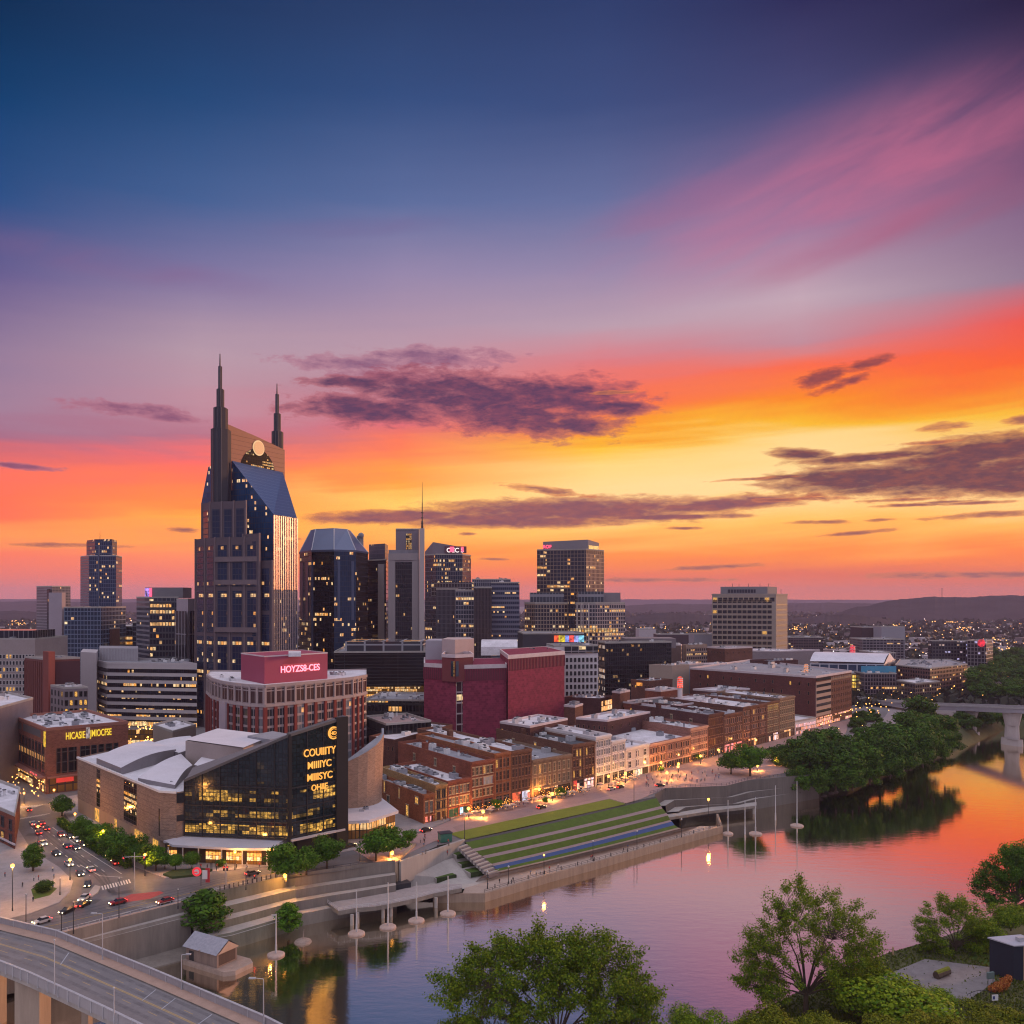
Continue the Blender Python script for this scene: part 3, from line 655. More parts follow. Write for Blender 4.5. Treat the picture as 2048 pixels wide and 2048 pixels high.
# old pump house at the water's edge
P0 = G(450,1948,WZ); o = thing('pump_house', 'low stone pump house with a slate roof on a rounded plinth at the water edge', 'building', V3(P0, WZ))
a = Vector((.86,-.50)).normalized(); n = Vector((.50,.86)); c = G(432,1930,WZ)
q = lambda u, v: c+a*u+n*v
MB().prism([q(-8,-4.2),q(7.5,-4.2),q(9.5,-2),q(9.5,4),q(7,5.5),q(-8,5.5)], WZ-1, WZ+1.2).build('plinth', mat('old_concrete', (.33,.255,.225), .9, .4, .4), o)
pts = [q(-7.6,-3.4),q(4.2,-3.4),q(4.2,3.4),q(-7.6,3.4)]
MB().prism(pts, WZ+1.2, WZ+5.0).build('wall', mat('old_stone', (.24,.18,.16), .9, .4, .5, streak=True), o)
mb = MB(); rz, ez = WZ+7.6, WZ+4.8
mb.face([V3(q(-8.2,-4.2),ez),V3(q(4.8,-4.2),ez),V3(q(4.8,0),rz),V3(q(-8.2,0),rz)]); mb.face([V3(q(4.8,4.2),ez),V3(q(-8.2,4.2),ez),V3(q(-8.2,0),rz),V3(q(4.8,0),rz)]); mb.face([V3(q(4.79,-3.6),ez),V3(q(4.79,3.6),ez),V3(q(4.79,0),rz-.3)],1)
mb.bar(q(-1.8,-4.25), q(-1.4,-4.25), .2, ez, ez+.3, 1)
mb.build('roof', [mat('slate', (.30,.30,.36), .6, .35, 1.2), STONE], o)
MB().bar(q(4.2,-2.8), q(4.2,2.8), .2, WZ+1.6, WZ+4.4, 0, .06).build('door', mat('weathered_door', (.10,.07,.06), .9, .3, .7, streak=True), o)
MB().bar(q(-6.4,-3.4), q(-4.6,-3.4), .2, WZ+1.3, WZ+3.8, 0, .06).build('opening', DARKM, o)
# ---------------------------------------------------------------- building kit
def quad(pA, pB, pC, pD=None):
    A_, B_, C_ = (Wd(*p) for p in (pA, pB, pC)); return [A_, B_, C_, Wd(*pD) if pD else A_+C_-B_]
def rect(pxL, pxR, d, depth, skew=0.0):
    """front parallel to the picture plane between two columns at distance d"""
    A_, B_ = Wd(pxL, d), Wd(pxR, d+skew); n = Vector((-(B_-A_).y, (B_-A_).x)).normalized()*depth
    return [A_, B_, B_+n, A_+n]
def centre(pts): return sum((Vector(p) for p in pts), Vector((0,0)))/len(pts)
unit_m = [METAL, ROOFG, WHITEM]
def roof_units(o, pts, z, n, smin=1.5, smax=4.5, hmax=2.6, seed=0):
    r = random.Random(seed+n*31+int(z*7)); P = [Vector(p) for p in inset(pts, 2.2)]
    d0 = (P[1]-P[0]); ang = math.atan2(d0.y, d0.x)
    for k in range(n):
        if len(P) == 4: a, b_ = r.uniform(.04,.96), r.uniform(.04,.96); p = lerp(lerp(P[0],P[1],a), lerp(P[3],P[2],a), b_)
        else: p = lerp(centre(P), P[r.randrange(len(P))], r.uniform(0,.8))
        kind = r.random()
        sx, sy, h = r.uniform(smin,smax), r.uniform(smin,smax), r.uniform(.7,hmax)
        mb = MB()
        if kind < .6:
            mb.box((p.x,p.y,z-.1),(sx,sy,h),ang,0); mb.tube((p.x,p.y,z+h-.1),(p.x,p.y,z+h+.25),min(sx,sy)*.34,n=10,mi=1)
        elif kind < .8:
            mb.box((p.x,p.y,z-.1),(sx*1.6,.8,.9),ang,0); mb.box((p.x+.4,p.y+.8,z-.1),(.9,.9,h),ang,1)
        else:
            mb.tube((p.x,p.y,z-.1),(p.x,p.y,z+h*.9),.45,n=8); mb.tube((p.x,p.y,z+h*.9),(p.x,p.y,z+h),.7,.7,n=8,mi=1)
        mb.build('roof_unit', [unit_m[r.randrange(3)], ROOFD], o)
def building(name, label, cat, pts, z1, wm_, rm=None, z0=-.5, par=.9, units=0, coping=None, cope_h=.35, seed=0, group=None):
    c = centre(pts); o = thing(name, label, cat, (c.x,c.y,max(z0,0)), group=group)
    MB().prism(pts, z0, z1, 0, ends=False).build('wall', wm_, o)
    MB().face([V3(p,z1-par) for p in inset(pts,.3)]).build('roof', rm or ROOFG, o)
    MB().ring([c+(Vector(p)-c)*1.0005+(Vector(p)-c).normalized()*.12 for p in pts], .55, z1-par-.05 if par > .5 else z1-.3, z1+.12).build('parapet', coping or CONC, o)
    if units: roof_units(o, pts, z1-par, units, seed=seed)
    return o
WINM = {}
def winmesh(w, h, style, fm, gm):
    k = (round(w,2), round(h,2), style, fm.name, gm.name)
    if k in WINM: return WINM[k]
    mb = MB(); hw = w/2; f = min(.16, w*.12)
    mb.face([(-hw,-.03,0),(hw,-.03,0),(hw,-.03,h),(-hw,-.03,h)],1)
    for (x0,x1,z0,z1) in ((-hw,-hw+f,0,h),(hw-f,hw,0,h),(-hw+f,hw-f,h-f,h),(-hw+f,hw-f,0,f)):
        mb.box(((x0+x1)/2,-.08,z0),(x1-x0,.2,z1-z0),0,0)
    if style in ('sash','brick'):
        mb.box((0,-.06,h*.5),(w-2*f,.1,f*.7),0,0); mb.box((0,-.055,f),(f*.6,.08,h-2*f),0,0)
        mb.box((0,-.16,-.22),(w+.4,.4,.2),0,0); mb.box((0,-.12,h+.02),(w+.4,.28,.3),0,0)
    if style == 'wide':
        for k_ in (1,2): mb.box((-hw+w*k_/3,-.055,f),(f*.6,.08,h-2*f),0,0)
    me = bpy.data.meshes.new('window'); me.from_pydata(mb.v, [], mb.f); me.polygons.foreach_set('material_index', np.array(mb.mi, dtype=np.int32))
    me.materials.append(fm); me.materials.append(gm); WINM[k] = me; return me
WCOUNT = {}
def window_at(o, P, ang, z, me, name='window'):
    c = WCOUNT.get(o.name, 0); WCOUNT[o.name] = c+1
    org = ORG[o.name]
    w = bpy.data.objects.new(name, me); COL.objects.link(w); w.parent = o
    w.location = (P.x-org[0], P.y-org[1], z-org[2]); w.rotation_euler = (0,0,ang); return w
LEFTOVER = {}
def win_grid(o, P, Q, zb, fh, nf, nb, ww, wh, fm, gm, style='plain', out=.04, m0=0.0, m1=0.0, skip=None):
    """windows on the wall from P to Q (left to right as seen): past a hundred on one building the rest become one part"""
    P, Q = Vector(P[:2]), Vector(Q[:2]); d = Q-P; L = d.length; d.normalize(); n = Vector((d.y,-d.x)); ang = math.atan2(d.y,d.x)
    me = winmesh(ww, wh, style, fm, gm)
    for i in range(nf):
        for j in range(nb):
            if skip and skip(i,j): continue
            u = m0+(L-m0-m1)*(j+.5)/nb; p = P+d*u+n*out; z = zb+fh*i
            if WCOUNT.get(o.name,0) < 96: window_at(o, p, ang, z, me)
            else: LEFTOVER.setdefault(o.name, []).append((me, p, ang, z))
def flush_leftover(o):
    L = LEFTOVER.pop(o.name, None)
    if not L: return
    org = ORG[o.name]; by = {}
    for me, p, ang, z in L: by.setdefault(tuple(m.name for m in me.materials), []).append((me,p,ang,z))
    for mats, lst in by.items():
        vs, fs, mi = [], [], []
        for me, p, ang, z in lst:
            i0 = len(vs); ca, sa = math.cos(ang), math.sin(ang)
            vs += [(p.x-org[0]+v.co.x*ca-v.co.y*sa, p.y-org[1]+v.co.x*sa+v.co.y*ca, z-org[2]+v.co.z) for v in me.vertices]
            for f in me.polygons: fs.append([i0+k for k in f.vertices]); mi.append(f.material_index)
        nm = bpy.data.meshes.new('windows'); nm.from_pydata(vs, [], fs); nm.polygons.foreach_set('material_index', np.array(mi, dtype=np.int32))
        for m in mats: nm.materials.append(bpy.data.materials[m])
        w = bpy.data.objects.new('windows', nm); COL.objects.link(w); w.parent = o; w['kind'] = 'stuff'
def bands(o, P, Q, zb, fh, nf, h, m, name='window_band', out=.08, m0=.3, m1=.3, frame=None):
    P, Q = Vector(P[:2]), Vector(Q[:2]); d = (Q-P).normalized(); a, b_ = P+d*m0, Q-d*m1
    for i in range(nf):
        MB().bar(a, b_, .2, zb+fh*i, zb+fh*i+h, 0, out).build(name, m, o)
def fins(o, P, Q, z0, z1, step, w, out, m, name='mullions', horiz=None):
    P, Q = Vector(P[:2]), Vector(Q[:2]); d = Q-P; L = d.length; d.normalize(); mb = MB(); k = 0
    n = max(1, int(round(L/step)))
    for i in range(n+1):
        c = P+d*(L*i/n); mb.bar(c-d*w/2, c+d*w/2, out+.1, z0, z1, 0, out)
    if horiz:
        z = z0
        while z <= z1-.1:
            mb.bar(P, Q, out+.06, z, z+horiz[1], 0, out*.8); z += horiz[0]
    return mb.build(name, m, o)
FONT = None
def sign(o, text, P, Q, u, z, size, m, ext=.12, out=.25, name='sign', align='CENTER', stretch=1.0, space=1.0):
    """letters standing on the wall from P to Q at distance u along it"""
    cu = bpy.data.curves.new('lettering', 'FONT'); cu.body = text; cu.size = size; cu.extrude = ext; cu.align_x = align; cu.space_character = space; cu.offset = .012*size
    tmp = bpy.data.objects.new('lettering', cu); COL.objects.link(tmp)
    dg = bpy.context.evaluated_depsgraph_get(); me = bpy.data.meshes.new_from_object(tmp.evaluated_get(dg))
    bpy.data.objects.remove(tmp); bpy.data.curves.remove(cu)
    P, Q = Vector(P[:2]), Vector(Q[:2]); d = (Q-P).normalized(); n = Vector((d.y,-d.x)); p = P+d*u+n*out
    org = ORG[o.name]
    M = Matrix(((d.x*stretch,0,n.x,p.x-org[0]),(d.y*stretch,0,n.y,p.y-org[1]),(0,1,0,z-org[2]),(0,0,0,1)))
    me.transform(M); me.materials.clear(); me.materials.append(m)
    w = bpy.data.objects.new(name, me); COL.objects.link(w); w.parent = o; ORG[w.name] = org; return w

DKG = (.012,.018,.03); BLG = (.015,.04,.10)
winD = winglass('dark_pane', (.025,.028,.036), .02); winL = winglass('lit_pane', (.025,.028,.036), .13); winX = winglass('much_lit_pane', (.03,.028,.026), .42, 1.8); winT = winglass('teal_pane', (.03,.075,.085), .0); winB = winglass('blue_pane', (.05,.08,.12), .02)
FRW = mat('white_frame', (.60,.56,.58), .7, .1); FRD = mat('dark_frame', (.05,.045,.05), .7, .1); FRT = mat('tan_frame', (.42,.32,.22), .7, .15); FRB = mat('brown_frame', (.20,.10,.07), .7, .15); FRP = mat('pink_frame', (.46,.27,.22), .7, .15)
REDSIGN = emit('red_neon', (1.0,.06,.13), 2.6); GOLDSIGN = emit('gold_letters', (1.0,.42,.06), 1.25); YELSIGN = emit('yellow_letters', (1.0,.68,.03), 1.0); WHSIGN = emit('white_letters', (1.0,.85,.85), 1.4)

# ================================================================ twin-spired skyscraper
def twin_spire():
    o = thing('skyscraper', 'tallest tower with two stepped spires and a sloping blue glass roof', 'skyscraper', V3(Wd(490,610),0))
    B, C, A = Wd(547,590), Wd(594,617), Wd(402,624); D, E = Wd(566,668), Wd(420,690)
    R1, R2 = Wd(462,606), Wd(565,652); ze = 142.0; zr = 181.0; zl = 152.0
    blue = glassgrid('blue_curtain_wall', 1.55, 3.9, (.010,.022,.05), (.010,.075,.21), .16, .10, .10, k=1.7, rough=.08, seed=1, metal=.0, spec=.55)
    f1 = lambda p: ((p-B).length)
    L = (A-B).length
    mb = MB()
    # main glass face towards the left-front, under the roof slope
    dAB = (B-A).normalized(); U = lambda p: (p-A).dot(dAB)
    mb.face([V3(A,0),V3(B,0),V3(B,ze),V3(R1,zr),V3(lerp(A,R1,.25),zr-3),V3(A,zl)],0,[(0,0),(L,0),(L,ze),(U(R1),zr),(U(R1)*.25,zr-3),(0,zl)])
    mb.wall(C, D, 0, ze, 0); mb.wall(D, E, 0, zl, 0); mb.wall(E, A, 0, zl, 0)
    mb.build('glass_wall', blue, o)
    # ribbed right face
    rib_g = glassgrid('ribbed_glass', 1.3, 3.9, (.02,.02,.05), (.015,.03,.10), .10, .12, .10, k=1.6, rough=.10, seed=2, spec=.6, metal=.25)
    MB().wall(B, C, 0, ze, 0).build('ribbed_wall', rib_g, o)
    fins(o, B, C, 92, ze-.5, 2.2, .62, .55, mat('rose_reflection_steel', (.62,.46,.47), .28, .1, metal=.75), 'rib'); fins(o, B, C, 30, 91.6, 2.2, .40, .5, mat('blue_reflection_steel', (.30,.30,.38), .45, .1, metal=.2), 'rib')  # ribs coloured rose above and blue below to paint in the sky reflection
    # sloping roof
    seam, t, b = principled('standing_seam_roof')
    uv = t.new('ShaderNodeUVMap'); sp = t.new('ShaderNodeSeparateXYZ'); t.l.new(uv.outputs[0], sp.inputs[0])
    g = t.m('MAXIMUM', t.m('LESS_THAN', t.m('FRACT', t.m('DIVIDE', sp.outputs[0], 1.5)), .14), t.m('LESS_THAN', t.m('FRACT', t.m('DIVIDE', sp.outputs[1], 3.6)), .09))
    t.put(b.inputs['Base Color'], t.mix(g, (.045,.10,.26,1), (.14,.20,.38,1))); b.inputs['Roughness'].default_value = .32; b.inputs['Metallic'].default_value = .45
    e1 = (C-B).length; s1 = 56.0
    MB().face([V3(B,ze),V3(C,ze),V3(R2,zr-1.5),V3(R1,zr)],0,[(0,0),(e1,0),(e1*1.5,s1),(-e1*.3,s1)]).face([V3(C,ze),V3(D,ze),V3(R2,zr-1.5)],0,[(0,0),(40,0),(20,s1)]).build('sloping_roof', seam, o)
    stone = mat('rose_granite', (.092,.070,.088), .6, .25, .12); stone_l = mat('light_granite', (.165,.125,.14), .6, .25, .12)
    # left shoulder slope
    MB().face([V3(A,zl),V3(lerp(A,R1,.25),zr-3),V3(lerp(E,R2,.3),zr-3),V3(E,zl)],0).face([V3(E,zl),V3(lerp(E,R2,.3),zr-3),V3(R2,zr-1.5),V3(D,ze)]).face([V3(lerp(A,R1,.25),zr-3),V3(R1,zr),V3(R2,zr-1.5),V3(lerp(E,R2,.3),zr-3)]).build('shoulder_roof', stone_l, o)
    # ridge wall with round emblem and arched window
    copper = mat('copper_panel', (.215,.075,.06), .5, .12, .06)
    mb = MB(); Ra, Rb = lerp(R1,R2,-.09), lerp(R1,R2,1.03); z0 = 160.0; zt0, zt1, ztm = 204.5, 195.5, 200.5
    dn = (Rb-Ra).normalized(); n = Vector((dn.y,-dn.x)); th = n*.6
    LR = (Rb-Ra).length
    zA = lambda f: lerp(lerp(zt0,ztm,f*2) if f < .5 else lerp(ztm,zt1,f*2-1), 0, 0)
    for k in range(8):
        f0, f1_ = k/8, (k+1)/8; p, q = lerp(Ra,Rb,f0), lerp(Ra,Rb,f1_)
        mb.bar(p, q, 5.0, z0, zA(f0), 0, .8, z1q=zA(f1_))
    mb.build('crest_wall', copper, o)
    mb = MB()
    for k in range(1, 11):
        z = 166+k*3.2; fr_ = min(1.0, (204.5-z)/9+.12) if z > 195 else 1.0
        mb.bar(lerp(Ra,Rb,.01), lerp(Ra,Rb,max(.05,fr_*.99)), .1, z, z+.18, 0, .86)
    mb.build('panel_joints', mat('panel_joint', (.10,.04,.03), .7, .1), o)
    def disc(c, rx, rz, z, out, m, name, z_lo=None, n_=28, sub=None):
        cc = Ra+dn*c+n*out; mb = MB(); pts = []
        for k in range(n_):
            a = 2*math.pi*k/n_; zz = z+rz*math.sin(a)
            if z_lo is not None: zz = max(zz, z_lo)
            pts.append(V3(cc+dn*rx*math.cos(a), zz))
        back = [p-V3(n*.6,0) for p in pts]
        mb.face(pts,0,[((p.xy-Ra).dot(dn),p.z) for p in pts])
        for k in range(n_):
            j = (k+1) % n_; mb.face([back[k],back[j],pts[j],pts[k]],0)
        return mb.build(name, m, o)
    disc(LR*.515, 17.5, 17.0, 175, 1.05, glassgrid('arch_window_glass', 1.6, 1.9, (.02,.015,.01), (.004,.004,.005), .2, .2, .45, k=1.3, seed=5, clus=1.0, spec=.05), 'arched_window', z_lo=170)
    disc(LR*.52, 5.6, 5.4, 192.6, 1.5, emit('emblem_glow_rim', (1.0,.62,.30), .75), 'round_emblem')
    disc(LR*.52, 4.8, 4.6, 192.6, 1.75, emit('emblem_glow', (1.0,.46,.20), .62), 'emblem_face')
    # stepped spires
    def spire(c, d, stages, name):
        s = None
        for k, (w, za, zb, ang) in enumerate(stages):
            mb = MB()
            if w > 1.0:
                hw = w/2; p = [(c.x-hw,c.y-hw*.3),(c.x-hw*.4,c.y-hw),(c.x+hw*.4,c.y-hw),(c.x+hw,c.y-hw*.3),(c.x+hw,c.y+hw),(c.x-hw,c.y+hw)]
                mb.prism(p, za, zb, 0)
                for q_ in (-.5,0,.5): mb.bar((c.x+hw*q_-.25,c.y-hw), (c.x+hw*q_+.25,c.y-hw), .6, za, zb-.4, 1, .35)
            else: mb.tube((c.x,c.y,za), (c.x,c.y,zb), w*.6, w*.35, 8)
            prt = mb.build('spire' if s is None else 'spire_stage', [mat('spire_dark', (.028,.030,.045), .45, .2), mat('spire_rib', (.085,.078,.092), .45, .2)], o if s is None else s)
            s = s or prt
    c1 = Wd(440,598)
    spire(c1, 0, [(11.4,130,200,0),(8.2,200,214.5,0),(4.4,214.5,227,0),(2.2,227,242.5,0),(.9,242.5,251,0)], 'spire')
    c2 = Wd(554,664)
    spire(c2, 0, [(7.6,180,211,0),(4.6,211,224.5,0),(2.4,224.5,239,0),(.9,239,247,0)], 'spire')
    MB().prism([Wd(455,602)+Vector((0,0)),Wd(461,600),Wd(462,608),Wd(453,608)], 130, 178).build('pier', mat('spire_rib', (.085,.078,.092), .45, .2), o)
    # stone setback blocks on the left and front, stepping down to the right
    gg = glassgrid('tower_bay_glass', 2.2, 3.9, (.016,.022,.045), (.008,.026,.075), .12, .12, .16, k=1.6, rough=.10, seed=3, clus=1.2)
    def block(pA, pB, pC, z1, cols, cols2, lab, strips, tiers):
        pts = quad(pA, pB, pC); 
        MB().prism(pts, 0, z1, 0).build('setback_block', stone, o)
        for (P, Q, nn) in ((pts[0],pts[1],cols),(pts[1],pts[2],cols2)):
            if not nn: continue
            d = Q-P; L = d.length; d.normalize(); bw = L/nn
            zt = z1-5
            while zt > 12:
                zb = max(3, zt-tiers)
                for k in range(nn):
                    a = P+d*(bw*(k+.5)-bw*strips/2); b_ = P+d*(bw*(k+.5)+bw*strips/2)
                    MB().bar(a, b_, .3, zb+2.6, zt, 0, .12).build('window_bay', gg, o)
                zt = zb
            mb = MB()
            for k in range(nn+1):
                c = P+d*(bw*k); mb.bar(c-d*.45, c+d*.45, .9, 0, z1+.3, 0, .5)
            mb.build('pilaster', stone_l, o)
    block((391,600),(430,582),(519,574), 126, 2, 3, '', .64, 30)
    block((404,600),(420,588),(492,580), 150, 1, 3, '', .62, 30)
    block((486,580),(519,572),(519,600), 128, 1, 0, '', .6, 32)
    block((517,576),(545,571),(545,596), 110.5, 1, 1, '', .55, 30)
    mb = MB()
    for za in (34,64,95,110):
        mb.bar(Wd(430,581.2), Wd(519,573.2), .6, za, za+3.2, 0, .4)
    mb.build('belt_course', stone_l, o)
twin_spire()

# ================================================================ octagonal glass tower with a faceted roof
def octo():
    o = thing('skyscraper', 'dark octagonal glass tower with a blue faceted pyramid roof', 'skyscraper', V3(Wd(665,690),0))
    P = [Wd(599,690),Wd(623,664),Wd(668,655),Wd(712,664),Wd(736,692),Wd(722,735),Wd(615,735)]
    z = 122
    g1 = glassgrid('octagon_black_glass', 1.5, 3.8, (.008,.009,.014), (.006,.007,.012), .14, .12, .11, k=1.7, seed=11, clus=1.1)
    g2 = glassgrid('octagon_blue_glass', 1.5, 3.8, (.012,.02,.045), (.014,.04,.10), .12, .10, .10, k=1.7, seed=12, clus=1.1)
    g3 = glassgrid('octagon_rose_reflection', 1.6, 3.8, (.04,.03,.04), (.10,.06,.07), .16, .16, .05, k=1.6, seed=13, metal=.8, rough=.2)  # rose tint paints the sunset reflection onto the right face
    for i, m in enumerate((g2,g1,g2,g3,g1,g1,g1)): MB().wall(P[i], P[(i+1)%7], 0, z).build('glass_wall', m, o)
    T = [Wd(622,700),Wd(631,690),Wd(668,681),Wd(694,690),Wd(700,704),Wd(695,720),Wd(630,720)]
    cap = mat('blue_zinc', (.12,.15,.25), .4, .1, .05, metal=.4); mb = MB()
    for i in range(7): mb.face([V3(P[i],z),V3(P[(i+1)%7],z),V3(T[(i+1)%7],140),V3(T[i],140)])
    mb.face([V3(p,140) for p in T]); mb.build('faceted_roof', cap, o)
    mb = MB()
    for i in range(7):
        mb.tube(V3(P[i],z), V3(T[i],140), .35, n=6); mb.tube(V3(T[i],140), V3(T[(i+1)%7],140), .3, n=6)
    mb.build('roof_ribs', METAL, o)
    stl = mat('blue_steel', (.07,.09,.16), .4, .1)
    for a, b_, f0, f1 in ((0,1,.1,.3),(0,1,.55,.75),(1,2,.0,.08),(2,3,.15,.27),(2,3,.78,.9)):
        MB().bar(lerp(P[a],P[b_],f0), lerp(P[a],P[b_],f1), .5, 70 if a != 1 else 6, 114, 0, .35).build('pilaster', stl, o)
    MB().ring([p+(p-centre(P)).normalized()*.4 for p in P], .8, z-1.2, z+.3).build('eaves', stl, o)
    MB().bar(Wd(719,700), Wd(727,702), 5, z+1, z+14, 0).ball(tuple(V3(Wd(722,701),z+14)),2.4,0).build('roof_plant', ROOFG, o)
octo()

# ================================================================ other high buildings behind
def slab_tower():
    o = thing('skyscraper', 'grey slab tower with a tall white fin and a needle antenna', 'skyscraper', V3(Wd(815,690),0))
    pale = mat('pale_grey_concrete', (.33,.29,.31), .8, .15, .08, streak=True)
    A, B, C = Wd(777,680), Wd(838,676), Wd(838,720)
    MB().prism([A,B,C,Wd(777,724)], 0, 120, 0).build('wall', pale, o)
    fg = glassgrid('slab_tower_glass', 1.5, 3.6, (.035,.028,.034), (.020,.018,.024), .18, .16, .10, k=1.0, seed=21)
    MB().bar(Wd(791,679), Wd(824,677), .4, 12, 114, 0, .15).build('glass_panel', fg, o)
    MB().bar(A, Wd(790.5,679.2), 1.2, 0, 116, 0, .7).build('pilaster', pale, o); MB().bar(Wd(824.5,677), Wd(838,676), 1.2, 0, 116, 0, .7).build('pilaster', pale, o)
    MB().bar(A, B, 1, 115.4, 120.6, 0, .9).build('cornice', pale, o)
    MB().prism([Wd(838.5,668),Wd(849,668),Wd(849,700),Wd(838.5,700)], 0, 139, 0).build('fin', mat('white_concrete', (.44,.38,.39), .8, .15, .08, streak=True), o)
    MB().prism([Wd(777,690),Wd(838,690),Wd(838,716),Wd(777,716)], 120, 124, 0).build('roof_plant', mat('plant_grey', (.24,.23,.27), .8, .2), o)
    pp = [Wd(791.5,692),Wd(838,692),Wd(838,714),Wd(791.5,714)]
    MB().prism(pp, 124, 140, 0).build('crown', mat('crown_mauve', (.20,.17,.21), .7, .15, .08), o)
    MB().bar(Wd(812,691.8), Wd(823,691.8), .4, 124.5, 137, 0, .2).build('lit_slot', glassgrid('lit_slot_glass', .9, 1.8, (.03,.03,.02), (.05,.04,.02), .2, .2, 1.0, k=.9, seed=22, clus=2), o)
    MB().ring(pp, .8, 139.4, 140.8).build('parapet', METAL, o)
    c = Wd(844.5,684)
    mb = MB().tube(V3(c,139), V3(c,146), .9, .7).tube(V3(c,146), V3(c,160), .45, .35).tube(V3(c,160), V3(c,176), .28, .12)
    for z in (141,144,148,152): mb.box((c.x,c.y,z),(1.8,1.2,.6))
    mb.build('antenna', DARKM, o)
slab_tower()
pts = quad((735,730),(772,712),(778,760)); o = building('office_tower', 'dark narrow tower with a pale pilaster between the faceted roof and the slab tower', 'tower', pts, 118, glassgrid('dark_tower_glass', 1.3, 3.6, (.02,.022,.035), (.012,.014,.024), .2, .1, .05, seed=31), ROOFD, units=6)
MB().bar(Wd(757,716), Wd(769,713), 1.0, 0, 114, 0, .8).build('pilaster', mat('pale_grey_concrete', (.33,.29,.31)), o)
MB().prism(quad((738,735),(770,722),(776,745)), 117.2, 131, 0).build('penthouse', glassgrid('penthouse_louvre', .9, 3.0, (.10,.11,.16), (.05,.06,.10), .4, .1, .02, seed=32), o)
pts = [Wd(850,800),Wd(872,786),Wd(925,790),Wd(942,812),Wd(930,850),Wd(850,850)]
o = building('office_tower', 'glass tower with an arched crown carrying a red and white sign', 'tower', pts, 126, glassgrid('crown_tower_glass', 1.6, 3.8, (.13,.12,.15), (.02,.03,.06), .22, .14, .20, seed=41, k=1.4), ROOFD)
cr = [Wd(850,806),Wd(866,796),Wd(924,796),Wd(924,830),Wd(850,830)]
MB().prism(cr, 125, [129,137,132.5,132.5,129], 0).build('crown', mat('crown_mauve', (.20,.17,.21), .7, .15, .08), o)
MB().bar(Wd(889,795), Wd(933,797), .5, 127, 133.2, 0, .4).build('sign_panel', mat('sign_panel', (.10,.05,.07), .6, .1), o)
sign(o, 'OEC S', Wd(889,795), Wd(933,797), 9.5, 127.8, 5.6, WHSIGN, out=.7)
MB().bar(Wd(900,794.5), Wd(908,794.6), .3, 128, 132.6, 0, .9).bar(Wd(923,795), Wd(927,795), .3, 128, 132.6, 0, .9).build('sign_blocks', REDSIGN, o)
for a, b_, z, d, lab, m, n in (
    (872,913,94,690,'grey ribbed office block below the crowned tower',glassgrid('ribbed_grey', 1.0, 3.5, (.10,.09,.11), (.03,.03,.045), .45, .12, .02, seed=51),3),
    (911,948,93,684,'glass office block with pale ribs beside the brown block',glassgrid('pale_rib_glass', 2.0, 3.5, (.26,.24,.28), (.03,.04,.06), .16, .2, .14, seed=52),3),
    (948,983,95,678,'dark brown ribbed office block between two glass ones',glassgrid('brown_rib', 1.1, 3.5, (.07,.045,.05), (.022,.018,.024), .5, .05, .015, seed=53),2),
    (982,1039,99,690,'banded blue office block with rows of lit windows',glassgrid('banded_office', 1.5, 3.7, (.12,.12,.17), (.02,.03,.07), .14, .12, .30, seed=54, band=(.15,.15,.21,1), bandh=.36),4)):
    o = building('office_block', lab, 'office', rect(a,b_,d,40), z, m, ROOFG, units=n, seed=a)
o = building('office_block', 'pale upper office block set back behind the banded blue block', 'office', rect(944,1021,760,30), 103, glassgrid('setback_office', 1.8, 3.7, (.22,.22,.28), (.04,.05,.09), .3, .2, .10, seed=55), ROOFG, units=5)
MB().prism(rect(862,946,740,30), 88, 100).build('roof_terrace', glassgrid('terrace_office', 2.4, 3.4, (.20,.18,.20), (.05,.04,.05), .2, .2, .3, seed=56), o)

